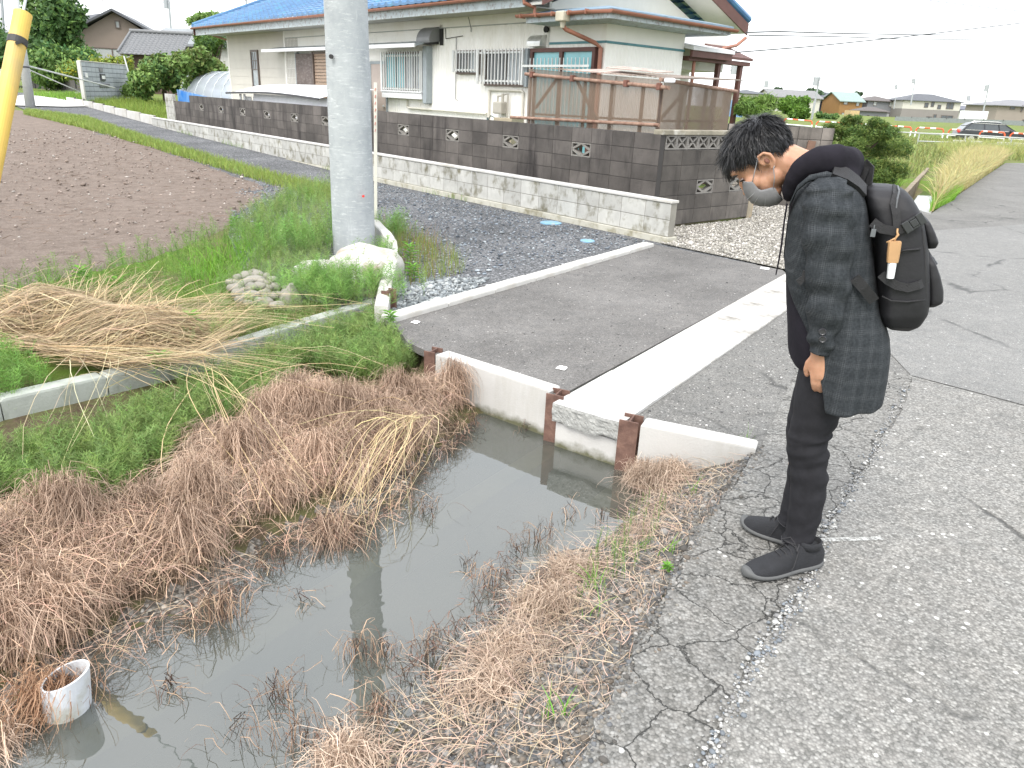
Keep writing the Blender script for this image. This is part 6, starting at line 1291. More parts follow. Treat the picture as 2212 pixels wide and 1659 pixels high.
P = np.vstack([gp(x, y, -.1)[:2]+rng.normal(0, .02, (9, 2)) for x, y in ((1590, 990), (1608, 985), (1600, 1000), (1440, 1215), (1275, 1330), (1490, 1060), (1380, 1180), (1275, 1250), (1205, 1560))]); parts.append(blades(P, zt(P)+.0, .10, .006, (.16, .33, .05), .7))
stuff('green_shoots', parts, GRN, 'thin upright green shoots on the gravel shoulder', 'shoots')
# small dead plants standing in the water, each one a thing
WP = [(925, 1098, .09, 26), (1165, 1165, .12, 34), (1050, 1255, .10, 26), (598, 1500, .12, 40), (775, 1400, .12, 34), (832, 1410, .09, 26), (1185, 1270, .09, 24), (530, 1120, .0, 0), (700, 1170, .08, 22), (780, 1175, .08, 22), (648, 1600, .11, 34), (820, 1520, .09, 26), (930, 1400, .09, 22), (470, 1190, .0, 0), (560, 1215, .08, 20), (370, 1485, .07, 18), (1010, 1215, .06, 14), (885, 1020, .07, 20), (480, 1330, .14, 60), (1110, 1180, .06, 8), (1230, 1110, .07, 8), (1300, 1110, .05, 7), (1350, 1170, .05, 7), (655, 1290, .05, 12), (510, 1590, .08, 12), (1020, 900, .06, 12), (1135, 920, .06, 8)]
wl = ['near the yellow stalks', 'arching in open water near the right bank', 'pale, left of the matted right bank', 'standing alone in mid water', 'over the reflection of the pole, left one', 'over the reflection of the pole, right one', 'beside the right mat', '', 'at the left mat edge below the yellow stalks', 'close to the pole reflection top', 'low in the photo near the right bank', 'right of the pole reflection', 'by the dark right bank twigs', '', 'by the left mat, mid way down', 'small, bent, right of the wide white pipe', 'tiny, left of the right mat', 'beside the left mat near the panel', 'dense tuft at the lower edge of the left mat', 'two bent sticks in open water', 'crooked sticks in open water toward the slab', 'stub in open water near the right bank', 'angled stick by the right bank', 'faint twig mid water', 'thin forked twig at the bottom', 'short twigs below the domed cap', 'thin twig under the long panel']
for (x, y, h, n), l_ in zip(WP, wl):
    if not n: continue
    c_ = gp(x, y+8, WZ); parts = [mops(c_[None, :2], np.array([WZ]), h, .085, n, .0026, ((.10, .055, .04), (.48, .34, .23)), (0, 0))]
    k = 5; a = rng.uniform(0, 6.28, k); st = np.stack([c_[:2][None]+rng.normal(0, .02, (k, 2)) for _ in range(4)], 1); zst = np.stack([np.full(k, WZ-.02), np.full(k, WZ+h*.5), WZ+h*rng.uniform(.5, 1, k), WZ+h*rng.uniform(.2, .9, k)], 1); parts.append(ribbons(np.dstack([st, zst[..., None]]), .004, tint(k, (.06, .04, .03), .3)))
    V, F, C = merge(parts); o = npmesh('water_plant', V, F, STR, C); recenter(o); tag(o, 'dead drooping plant in the water, '+l_, 'dead plant', 'dead plants standing in the water')
V = []; parts = []
Q = np.vstack([sample(G([(1000, 900), (1040, 920), (900, 1060), (760, 1190), (620, 1230), (520, 1330), (330, 1400), (300, 1372), (430, 1335), (500, 1275), (590, 1178), (700, 1122), (790, 1128), (880, 1062), (935, 985)], WZ), 260), sample(G([(1120, 1200), (1000, 1330), (900, 1400), (840, 1520), (650, 1620), (680, 1659), (905, 1530), (960, 1420), (1085, 1350), (1130, 1270)], WZ), 170)])
n = len(Q); st = np.stack([Q+rng.normal(0, .0, (n, 2)), Q+rng.normal(0, .015, (n, 2)), Q+rng.normal(0, .035, (n, 2)), Q+rng.normal(0, .045, (n, 2))], 1); hz_ = rng.uniform(.02, .10, n); zz = np.stack([np.full(n, WZ-.02), WZ+hz_*.6, WZ+hz_, WZ+hz_*rng.uniform(.1, .9, n)], 1)
parts.append(ribbons(np.dstack([st, zz[..., None]]), .0035, tint(n, (.09, .06, .045), .4)))
for s in (0, 1):
    tw = rng.uniform(-1, 1, (n, 2))*.03; e = np.stack([st[:, 2], st[:, 2]+tw], 1); ez = np.stack([zz[:, 2], zz[:, 2]-rng.uniform(0, .03, n)], 1); parts.append(ribbons(np.dstack([e, ez[..., None]]), .003, tint(n, (.22, .13, .09), .4)))
stuff('twigs_in_water', parts, STR, 'sparse dark broken twigs poking out along both water edges', 'twigs')
# dead clump draped over the wide white pipe
c_ = gp(122, 1528, WZ); P = c_[None, :2]+rng.normal(0, .025, (8, 2)); V, F, C = merge([mops(P, np.full(8, WZ), .165, .075, 50, .003, ((.22, .11, .06), (.46, .30, .19)), (-.25, -.35))]); o = npmesh('pipe_reed', V, F, STR, C); recenter(o); tag(o, 'tuft of dead reed hanging over the rim of the wide white pipe', 'dead plant')
# leafy plants
def leafy(px, py, h, label, col=(.13, .30, .04), n=34, ls=.06, z=0, droop=.3, seed=0, tiers=8):
    c_ = gp(px, py, z); r2 = np.random.default_rng(seed); t_ = thing('leafy_weed', label, 'weed', c_, 0, 'broad leaved weeds on the bank'); mb = MB(); mb.tube([c_, c_+v3(.01, 0, h*.5), c_+v3(0, .01, h)], [.005, .004, .002], 5); mb.build('stem', M('stem_green', (.14, .2, .06), .7), t_)
    V = []; F = []; C = []
    for k in range(n):
        t = .25+.75*(k/n); a = k*2.4; b0 = c_+v3(0, 0, h*t); d = v3(math.cos(a), math.sin(a), .5-droop+t*.5); d /= np.linalg.norm(d); l_ = ls*r2.uniform(.7, 1.2); s = np.cross(d, v3(0, 0, 1)); s /= np.linalg.norm(s); w_ = l_*.16
        o_ = len(V); V += [b0, b0+d*l_*.45+s*w_, b0+d*l_*.45-s*w_, b0+d*l_-v3(0, 0, l_*.25)]; F += [(o_, o_+1, o_+3, o_+2)]; C += [np.array(col)*r2.uniform(.8, 1.3)]*4
    npmesh('leaf_tuft', np.array(V), np.array(F), GRN, np.array(C), t_)
for i, (x, y, h, l_, s) in enumerate(((885, 575, .22, 'tall whorled weed right of the curved white wall, upper one', .10), (893, 610, .16, 'whorled bright weed by the gravel, lower of the two beside the curved wall', .10), (842, 700, .09, 'small bright weed at the near end of the white kerb', .07), (770, 640, .26, 'single stemmed weed in front of the sandbags', .06), (345, 475, .0, '', .05), (180, 620, .16, 'leafy weed at the soil edge behind the straw heap', .10), (260, 640, .14, 'second leafy weed at the soil edge, right of the first', .10), (415, 720, .14, 'leafy weed rising from the right end of the straw heap', .10), (350, 800, .10, 'small leafy weed in front of the straw heap', .09), (560, 520, .18, 'whorled weed left of the pole at the field corner', .09), (510, 500, .16, 'bushy weed at the tip of the bare field', .10), (1442, 1235, .03, 'tiny leafy seedling at the cracked road edge', .03))):
    if h: leafy(x, y, h, l_, n=26, ls=s, seed=i, z=0 if x < 1400 else -.02)
# right field: grass band, weeds, paddy
parts = []
B = G([(2012, 458), (2100, 400), (2168, 352), (2160, 345), (2110, 340), (2070, 352), (2045, 385), (2030, 410), (2018, 430)], 0); P = sample(B, 16000); u_ = inpoly(P[:, 0], P[:, 1], [p for p in G([(2012, 458), (2060, 428), (2060, 408), (2018, 430)], 0)])
parts.append(blades(P, np.zeros(len(P)), .55, .022, (.46, .42, .20), .7)); P2 = sample(G([(2008, 458), (2062, 432), (2070, 412), (2020, 425)], 0), 3500); parts.append(blades(P2, np.zeros(len(P2)), .26, .018, (.22, .40, .06), .6))
F1 = G([(1830, 420), (1925, 415), (1975, 385), (2030, 355), (2075, 346), (2165, 345), (2240, 352), (2400, 340), (2400, 310), (2200, 300), (1850, 285), (1810, 330)], 0); P = sample(F1, 26000); dd_ = np.hypot(P[:, 0], P[:, 1]); parts.append(blades(P, np.zeros(len(P)), .27, .0016*dd_, (.25, .28, .10), .6, .4)); 
F2 = G([(2060, 348), (2170, 342), (2300, 345), (2300, 318), (2080, 318), (2020, 330)], 0); P = sample(F2, 9000); parts.append(blades(P, np.zeros(len(P)), .6, .03, (.34, .36, .13), .6)); 
F3 = G([(1840, 415), (1925, 425), (1950, 400), (1940, 370), (1880, 360)], 0); P = sample(F3, 3500); parts.append(blades(P, np.zeros(len(P)), .25, .02, (.22, .36, .07), .7))
F4 = G([(1700, 290), (2300, 320), (2400, 300), (1700, 272)], 0); P = sample(F4, 16000); parts.append(blades(P, np.zeros(len(P)), .25, .07, (.20, .34, .07), .6))
stuff('field_grass', parts, GRN, 'tall pale grass and weeds in the field and verge at right', 'grass')
# ---------------------------------------------------------------- loose stones
def stones(P, z, s, cols, name, label, cat, flat=.65):
    bm = bmesh.new(); bmesh.ops.create_icosphere(bm, subdivisions=1, radius=1); bv = np.array([v.co[:] for v in bm.verts]); bf = np.array([[v.index for v in f.verts] for f in bm.faces]); bm.free()
    n = len(P); k = len(bv); J = 1+rng.uniform(-.25, .25, (n, k, 1)); S = (s*rng.lognormal(0, .4, n))[:, None, None]*rng.uniform(.7, 1.2, (n, 1, 3))*np.array([1, 1, flat]); a = rng.uniform(0, 6.28, n); V = bv[None]*J*S
    x = V[..., 0]*np.cos(a)[:, None]-V[..., 1]*np.sin(a)[:, None]; y = V[..., 0]*np.sin(a)[:, None]+V[..., 1]*np.cos(a)[:, None]; V = np.stack([x+P[:, :1], y+P[:, 1:], V[..., 2]+z[:, None]+S[:, :, 0]*.2], 2).reshape(-1, 3)
    F = (bf[None]+np.arange(n)[:, None, None]*k).reshape(-1, 3); cols = np.array(cols); C = cols[rng.integers(0, len(cols), n)]*rng.uniform(.7, 1.25, (n, 1)); o = npmesh(name, V, F, MSTONE, np.repeat(C, k, 0)); tag(o, label, cat, kind='stuff'); return o
MSTONE, t, b = nodes('stone'); a_ = N(t, 'ShaderNodeAttribute', attribute_name='Col'); t.links.new(a_.outputs[0], b.inputs['Base Color']); b.inputs['Roughness'].default_value = .85
gc = [(.07, .066, .06), (.12, .112, .10), (.17, .16, .14), (.24, .23, .215), (.10, .105, .11), (.15, .125, .10)]
P = sample(SH, 26000); db = pdist(P[:, 0], P[:, 1], AEDGE); near_ = P[rng.uniform(0, 1, len(P)) < np.clip(1.25-db*1.6, .25, 1)]
stones(near_, zt(near_), .0058, gc, 'shoulder_pebbles', 'grey pebbles of the shoulder between the dead strands and the cracked road', 'gravel')
# crumbled stones along the asphalt edge and cracks
E1 = np.vstack([AEDGE[i][:2]*(1-t_)+AEDGE[i+1][:2]*t_+rng.normal(0, .03, 2) for i in range(9) for t_ in rng.uniform(0, 1, 170)]); E1 = E1[E1[:, 1] > 1]
stones(E1, np.where(inpoly(E1[:, 0], E1[:, 1], [p[:2] for p in ROADJ]), .003, tz(E1[:, 0], E1[:, 1])), .005, gc, 'edge_crumbs', 'crumbled stones along the broken asphalt edge', 'gravel')
SL = G([(1960, 830), (1900, 960), (1850, 1040), (1790, 1130), (1770, 1190), (1745, 1270), (1690, 1340), (1640, 1420), (1560, 1580), (1500, 1720)], 0)
E2 = np.vstack([SL[i][:2]*(1-t_)+SL[i+1][:2]*t_+rng.normal(0, .018, 2) for i in range(9) for t_ in rng.uniform(0, 1, 150)]); stones(E2, np.full(len(E2), .010), .0042, [(.3, .3, .29), (.42, .42, .40), (.2, .2, .2), (.16, .18, .2)], 'seam_gravel', 'fine loose gravel along the seam between the two road surfaces', 'gravel')
P = sample(G([(840, 690), (850, 640), (870, 600), (960, 600), (1060, 600), (1000, 640), (880, 680)], 0), 2600); stones(P, np.full(len(P), 0.), .011, [(.12, .135, .14), (.22, .24, .25), (.33, .35, .35), (.17, .19, .2)], 'lane_stones', 'coarse grey stones between the curved wall and the white kerb', 'gravel')
LP = [lp(a, b_) for a, b_ in ((-.6, -.75), (9, -.75), (9, -3.6), (0, -5), (-1.2, -4.9))]; P = sample(LP, 9000); stones(P, np.zeros(len(P)), .010, [(.07, .085, .10), (.12, .14, .17), (.19, .22, .25), (.30, .33, .35)], 'lane_gravel_stones', 'bluish grey crushed stone scattered over the lane', 'gravel', .5)
P = sample(PATCH, 16000); P = P[P[:, 1] < 14]; stones(P, np.full(len(P), .012), .009, [(.36, .34, .30), (.26, .25, .22), (.17, .16, .14), (.46, .44, .41)], 'yard_gravel', 'pale gravel of the yard at the side of the dark wall', 'gravel')
P = sample(FIELD, 9000); P = P[(np.hypot(P[:, 0], P[:, 1]) < 25)]; k_ = np.clip(np.hypot(P[:, 0], P[:, 1])/8, 1, 1.7); stones(P, rise(P[:, 0], P[:, 1])+.025, .009*k_, [(.24, .195, .165), (.19, .15, .125), (.28, .23, .20), (.17, .135, .11), (.36, .33, .30)], 'soil_clods', 'small clods and stones scattered over the bare field', 'soil clods')
Q = sample(FIELD, 9000); Q = Q[np.hypot(Q[:, 0], Q[:, 1]) < 22]; n = len(Q); a = rng.normal(base_a, .8, n); ln = rng.uniform(.04, .22, n)[:, None]; t = np.linspace(0, 1, 5)[None]; pa = np.stack([Q[:, :1]+np.cos(a)[:, None]*ln*t, Q[:, 1:]+np.sin(a)[:, None]*ln*t, rise(Q[:, 0], Q[:, 1])[:, None]+.032+.02*np.sin(t*3.1)*rng.uniform(0, 1, (n, 1))], 2)+np.cumsum(rng.normal(0, .006, (n, 5, 3)), 1)
stuff('field_stubble', [ribbons(pa, .007, tint(n, (.15, .10, .07), .5))], STR, 'dark straw scraps scattered on the bare field', 'stubble')
P = sample(DRIVE, 900); stones(P, np.full(len(P), .006), .0035, [(.1, .1, .1), (.2, .2, .19), (.35, .34, .33)], 'apron_grit', 'fine grit scattered on the dark apron', 'gravel')
P = sample(G([(1385, 900), (1720, 660), (1750, 800), (1700, 960), (1640, 965)], 0), 900); stones(P, np.full(len(P), .001), .0035, [(.1, .1, .1), (.2, .2, .19), (.4, .39, .38)], 'road_grit', 'fine grit scattered on the road beside the pale strip', 'gravel')
# river cobbles dumped on the bank: separate rocks
rockm = M('cobble', (.25, .235, .20), .8, .2, 9, bs=.2, bscale=40); rk = []
places = [(500, 610), (515, 600), (530, 596), (545, 592), (560, 594), (575, 597), (590, 604), (506, 622), (522, 614), (538, 608), (553, 604), (568, 608), (583, 612), (512, 634), (528, 628), (545, 622), (560, 618), (577, 622), (594, 620), (536, 640), (552, 636), (568, 634), (600, 636), (585, 640), (540, 654), (560, 652), (600, 660), (625, 625), (522, 646), (575, 652)]
for i, (x, y) in enumerate(places):
    z = .05+.06*math.exp(-((x-550)**2+(y-610)**2*3)/2500); c_ = gp(x+random.uniform(-4, 4), y, z); r_ = random.uniform(.035, .058); bm = bmesh.new(); bmesh.ops.create_icosphere(bm, subdivisions=2, radius=1); ph = rng.uniform(0, 6, 3)
    for v in bm.verts: v.co *= 1+.12*math.sin(3*v.co.x+ph[0])+.1*math.sin(4*v.co.y+ph[1])
    mb = MB(); sx, sy, sz = r_*random.uniform(.9, 1.5), r_*random.uniform(.8, 1.1), r_*.7; mb.add([(c_[0]+v.co.x*sx, c_[1]+v.co.y*sy, c_[2]+v.co.z*sz) for v in bm.verts], [tuple(v.index for v in f.verts) for f in bm.faces]); bm.free()
    tag(recenter(mb.build('cobble', rockm, smooth=True)), 'rounded pale cobble in the small heap of cobbles between the straw and the sandbags', 'cobble', 'cobbles heaped on the left bank')
c_ = gp(628, 652, .03); bm = bmesh.new(); bmesh.ops.create_icosphere(bm, subdivisions=2, radius=1); mb = MB(); mb.add([(c_[0]+v.co.x*.10*(1-.4*max(v.co.z, 0)), c_[1]+v.co.y*.08, c_[2]+v.co.z*.15*(1+.2*math.sin(5*v.co.x))) for v in bm.verts], [tuple(v.index for v in f.verts) for f in bm.faces]); bm.free()
tag(recenter(mb.build('boulder', rockm)), 'pointed grey brown rock standing right of the cobble heap', 'rock')
# ---------------------------------------------------------------- the person
B0 = v3(1.04, 2.48, 0); FWD = v3(-.953, .302, 0); FWD /= np.linalg.norm(FWD); LAT = v3(-.302, -.953, 0); LAT /= np.linalg.norm(LAT); UPV = v3(0, 0, 1)
def pp(px, py, off=0.0):
    """picture direction met with the upright plane `off` metres to the left-hand side of the body's middle plane"""
    d = ray(px, py); return CAMP + d*(((B0+LAT*off-CAMP)@LAT)/(d@LAT))
def ring(fr, bk, off, hw, n=28, ex=2.2, fold=0, ph=0, a0=None):
    F_, B_ = pp(*fr, off), pp(*bk, off); c = (F_+B_)/2; u = (F_-B_)/2; out = []
    A = np.linspace(0, 2*np.pi, n, endpoint=False) if a0 is None else np.linspace(a0, 2*np.pi-a0, n)
    for a in A:
        ca, sa = math.cos(a), math.sin(a); k = 1+fold*math.sin(7*a+ph)+fold*.6*math.sin(12*a+2*ph)
        out.append(c+u*math.copysign(abs(ca)**(2/ex), ca)*k+LAT*hw*math.copysign(abs(sa)**(2/ex), sa)*k)
    return out
def interp_rings(R_, m=3):
    out = []
    for i in range(len(R_)-1):
        for k in range(m):
            t = k/m; out.append([p*(1-t)+q*t for p, q in zip(R_[i], R_[i+1])])
    return out+[R_[-1]]
def subd(o, lv=1):
    s = o.modifiers.new('sub', 'SUBSURF'); s.levels = lv; s.render_levels = lv; return o
PER = thing('person', 'person in dark jacket, black jeans and grey mask bending to look into the ditch', 'person', B0)
skin, t, b = nodes('skin'); t.links.new(ramp(t, noise(t, 30, 4), [(.3, (.40, .205, .125)), (.7, (.49, .27, .175))]), b.inputs['Base Color']); b.inputs['Roughness'].default_value = .5; b.inputs['Subsurface Weight'].default_value = .12; b.inputs['Subsurface Radius'].default_value = (.02, .008, .004)
# head frame, origin between the ears
HO = pp(1658, 347.6, 0); cE, sE = math.cos(R(55)), math.sin(R(55)); HE = FWD*cE-UPV*sE; HU = FWD*sE+UPV*cE
def hp(x, y, z): return HO+HE*x+LAT*y+HU*z
body = MB()
def ell(mb, c, ax, rad, sub=3):
    bm = bmesh.new(); bmesh.ops.create_icosphere(bm, subdivisions=sub, radius=1); mb.add([c+ax[0]*v.co.x*rad[0]+ax[1]*v.co.y*rad[1]+ax[2]*v.co.z*rad[2] for v in bm.verts], [tuple(v.index for v in f.verts) for f in bm.faces]); bm.free()
HX = (HE, LAT, HU)
ell(body, hp(-.002, 0, .045), HX, (.098, .074, .088)); ell(body, hp(.045, 0, .015), HX, (.056, .062, .075)); ell(body, hp(.050, 0, -.035), HX, (.050, .058, .058)); ell(body, hp(.062, 0, -.078), HX, (.036, .040, .030)); ell(body, hp(.02, 0, -.045), HX, (.05, .062, .045))
ell(body, hp(.103, 0, -.005), HX, (.016, .012, .030)); ell(body, hp(.116, 0, -.018), HX, (.012, .015, .011)); ell(body, hp(.088, 0, .055), HX, (.020, .052, .020))
for s in (-1, 1):
    ell(body, hp(.072, s*.045, -.01), HX, (.028, .022, .028))
    # ear: rim, lobe and inner fold
    P = [hp(.012, s*.073, -.004), hp(.016, s*.079, .018), hp(.004, s*.088, .034), hp(-.014, s*.092, .030), hp(-.024, s*.091, .010), hp(-.018, s*.086, -.012), hp(-.004, s*.079, -.026), hp(.008, s*.074, -.022)]
    body.tube(P, [.005, .0055, .006, .006, .006, .006, .0065, .006], 8)
    ell(body, hp(-.006, s*.076, .006), (HE, LAT, HU), (.016, .008, .024), 2)
# neck, torso, arms, legs under the clothes
body.tube([hp(-.025, 0, -.01), hp(-.035, 0, -.05)*.6+pp(1740, 372)*.4, pp(1752, 372), pp(1775, 398)], [.058, .060, .062, .062], 16)
body.tube([pp(1748, 395), pp(1790, 440), pp(1795, 520), pp(1800, 620), pp(1800, 720), pp(1790, 790)], [.055, .08, .075, .07, .075, .08], 16, sq=1.3)
for s in (1, -1):
    body.tube([pp(1778, 425, s*.11), pp(1790, 450, s*.18), pp(1790, 570, s*.20), pp(1784, 660, s*.20), pp(1770 if s > 0 else 1796, 735, s*.19), pp(1769 if s > 0 else 1796, 772, s*.185)], [.06, .05, .042, .038, .030, .025], 12)
    LG = [(1790, 790), (1778, 860), (1750, 940), (1748, 1000), (1742, 1080), (1722, 1170), (1724, 1196)] if s > 0 else [(1790, 790), (1770, 860), (1738, 930), (1735, 990), (1728, 1060), (1714, 1120), (1716, 1135)]
    body.tube([pp(x, y, (.085-.022*i/6) if s > 0 else (-.085+.04*i/6)) for i, (x, y) in enumerate(LG)], [.08, .072, .055, .052, .048, .037, .038], 14)
# left hand: palm, four unequal fingers and a thumb
def hand(mb, W, D, A, Nn, sc=1.0):
    """W wrist, D direction to the fingers, A across the palm toward the thumb, Nn back of the hand"""
    f = lambda x, y, z: W+(D*x+A*y+Nn*z)*sc
    mb.loft([[f(x, y0+ry*math.cos(a), rz*math.sin(a)) for a in np.linspace(0, 6.283, 16, endpoint=False)] for x, y0, ry, rz in ((-.02, 0, .026, .020), (.01, 0, .029, .019), (.04, .002, .038, .017), (.07, .0, .041, .015), (.088, -.002, .039, .012))])
    for y, l_, r_, c_ in ((.028, .070, .0088, .020), (.010, .078, .0092, .024), (-.009, .073, .0088, .028), (-.027, .058, .0078, .028)):
        b0 = .080; mb.tube([f(b0-.02, y*.95, 0), f(b0, y, .001), f(b0+l_*.42, y*1.05, -c_*.25), f(b0+l_*.74, y*1.08, -c_*.9), f(b0+l_*.96, y*1.06, -c_*1.9), f(b0+l_*1.0, y*1.06, -c_*2.2)], [r_, r_*1.05, r_, r_*.92, r_*.8, r_*.45], 10)
    mb.tube([f(.012, .020, -.004), f(.035, .040, -.010), f(.062, .052, -.016), f(.084, .052, -.022), f(.092, .051, -.024)], [.013, .0125, .0105, .0095, .005], 10)
hand(body, pp(1769, 768, .20), (pp(1775, 838, .20)-pp(1769, 768, .20))/np.linalg.norm(pp(1775, 838, .20)-pp(1769, 768, .20)), FWD*.93-UPV*.1-LAT*.2, LAT*.97+FWD*.2, .92)
hand(body, pp(1795, 762, -.18), (pp(1800, 832, -.18)-pp(1795, 762, -.18))/np.linalg.norm(pp(1800, 832, -.18)-pp(1795, 762, -.18)), FWD*.93-UPV*.1+LAT*.2, -LAT*.97+FWD*.2, .92)
bo = body.build('body', skin, PER, smooth=True); rm = bo.modifiers.new('remesh', 'REMESH'); rm.mode = 'VOXEL'; rm.voxel_size = .0042; rm.use_smooth_shade = True; sm = bo.modifiers.new('smooth', 'SMOOTH'); sm.factor = .5; sm.iterations = 3
# eyes, brows
for s in (1, -1):
    mb = MB(); ell(mb, hp(.0905, s*.034, .022), HX, (.008, .014, .006), 2); e_ = mb.build('eye', M('eye_white', (.30, .22, .19), .4, .02), PER, smooth=True)
    mb = MB(); mb.tube([hp(.094, s*.020, .023), hp(.0985, s*.032, .0215), hp(.094, s*.046, .021), hp(.087, s*.053, .019)], [.0015, .0028, .0028, .001], 6); mb.build('lashes', M('lash_black', (.012, .01, .01), .6), e_, smooth=True)
    mb = MB(); mb.tube([hp(.106, s*.018, .044), hp(.108, s*.032, .049), hp(.098, s*.048, .047), hp(.088, s*.056, .042)], [.003, .0042, .0038, .001], 6); mb.build('eyebrow', M('brow_black', (.02, .017, .015), .8), PER, smooth=True)
mb = MB(); ell(mb, hp(-.003, .0835, .004), HX, (.007, .003, .010), 2); mb.build('ear_shadow_fold', M('ear_shadow_skin', (.20, .085, .06), .7), PER, smooth=True)  # inner ear fold, its dark red-brown painted in as the shade of the hollow
# hair: cap and strands
hairm, t, b = nodes('black_hair'); b.inputs['Base Color'].default_value = (.012, .012, .014, 1); b.inputs['Roughness'].default_value = .42; b.inputs['Specular IOR Level'].default_value = .55
def hline(x): return np.interp(x, [-.12, -.09, -.05, -.03, -.005, .015, .03, .045, .07, .11], [-.052, -.048, -.03, .012, .042, .035, .0, .050, .078, .092])
HC, HR_ = np.array([-.006, 0, .046]), np.array([.108, .083, .098])
bm = bmesh.new(); bmesh.ops.create_icosphere(bm, subdivisions=5, radius=1); loc = np.array([v.co[:] for v in bm.verts])*HR_+HC; keep = loc[:, 2] > hline(loc[:, 0]); fs = [tuple(v.index for v in f.verts) for f in bm.faces if all(keep[v.index] for v in f.verts)]; bm.free()
mb = MB(); mb.add([hp(*q) for q in loc], fs); cap = mb.build('hair', hairm, PER, smooth=True)
bm = bmesh.new(); bm.from_mesh(cap.data); bmesh.ops.delete(bm, geom=[v for v in bm.verts if not v.link_faces], context='VERTS'); bm.to_mesh(cap.data); bm.free()
n = 15000; d = rng.normal(0, 1, (n, 3)); d /= np.linalg.norm(d, axis=1, keepdims=True); rt = d*HR_+HC; k_ = rt[:, 2] > hline(rt[:, 0])-.004; d, rt = d[k_], rt[k_]; n = len(d)
wh = np.array([-.075, .01, .125]); nrm = d/HR_; nrm /= np.linalg.norm(nrm, axis=1, keepdims=True); fl = rt-wh; fl -= nrm*(fl*nrm).sum(1, keepdims=True); fl /= (np.linalg.norm(fl, axis=1, keepdims=True)+1e-6)
fl += rng.normal(0, .28, (n, 3)); top_ = np.clip((rt[:, 2]-.03)/.09, 0, 1)[:, None]; ln = (.014+.032*top_[:, 0])*rng.uniform(.6, 1.25, n); lift = (.12+.62*top_*rng.uniform(.2, 1.1, (n, 1)))
front = np.clip((rt[:, 0]-.03)/.07, 0, 1); ln = ln*(1+.25*front); lift = lift*(1-.35*front[:, None])
tt = np.linspace(0, 1, 5)[None, :, None]; pth = rt[:, None]+(fl[:, None]*tt+nrm[:, None]*lift[:, None]*(tt-.55*tt**2))*ln[:, None, None]; pth[:, :, 2] -= (.006*tt[..., 0]**2)
clump = rng.integers(0, n, 260); dd2 = ((rt[:, None, :]-rt[clump][None])**2).sum(2).argmin(1); tipc = pth[clump][dd2]; pth = pth*(1-.45*tt**1.5)+(.45*tt**1.5)*(tipc+ (rt-rt[clump][dd2])[:, None]*.25)
W_ = HO+pth[..., :1]*HE+pth[..., 1:2]*LAT+pth[..., 2:3]*HU
V, F, C = ribbons(W_, .0016, tint(n, (.02, .02, .02), .3), .25); hs = npmesh('hair_strands', V, F, hairm); hs.data.vertices.foreach_get; 
co = V-np.array(PER.location, float); hs.data.vertices.foreach_set('co', co.astype(np.float32).ravel()); hs.parent = cap
# mask with pleats, loops
cz = [(.098, .018), (.121, -.010), (.130, -.035), (.131, -.055), (.122, -.082), (.103, -.107), (.082, -.121), (.060, -.122)]; ez = [(.072, -.006), (.075, -.022), (.077, -.036), (.074, -.046), (.064, -.054), (.055, -.060), (.048, -.066), (.043, -.074)]
rows = []
for i in range(29):
    t = i/28*7; j = min(int(t), 6); f = t-j; c = np.array(cz[j])*(1-f)+np.array(cz[j+1])*f; e = np.array(ez[j])*(1-f)+np.array(ez[j+1])*f; row = []
    for k in range(33):
        s = k/16-1; w_ = abs(s)**2.3; p = c*(1-w_)+e*w_; y = .071*math.sin(s*math.pi/2*.98)*(1 if i < 20 else 1-.012*(i-20)); pl = .0016*abs(math.sin(t*math.pi*.9))*(1-w_)-.004*(1-w_); row.append(hp(p[0]+pl, y, p[1]))
    rows.append(row)
mb = MB(); mb.loft(rows, close=False); mk = mb.build('face_mask', M('grey_mask', (.17, .17, .175), .85, .08, 40, bs=.15, bscale=300), PER, smooth=True); so_ = mk.modifiers.new('s', 'SOLIDIFY'); so_.thickness = .002
mlm = M('mask_cord', (.30, .30, .31), .8)
for s in (1, -1):
    mb = MB(); mb.tube([hp(.072, s*.071, -.006), hp(.045, s*.079, .010), hp(.018, s*.083, .026), hp(.004, s*.090, .036)], .0016, 6); mb.tube([hp(.045, s*.071, -.070), hp(.02, s*.078, -.05), hp(.002, s*.083, -.028), hp(-.006, s*.086, -.024)], .0016, 6); mb.build('ear_loop', mlm, mk, smooth=True)
for tt_ in (0, 8, 13, 18, 27):
    mb = MB(); mb.tube([np.array(p)+HE*.002 for p in rows[tt_][2:-2]], .0016, 5); mb.build('mask_seam', mlm, mk, smooth=True)
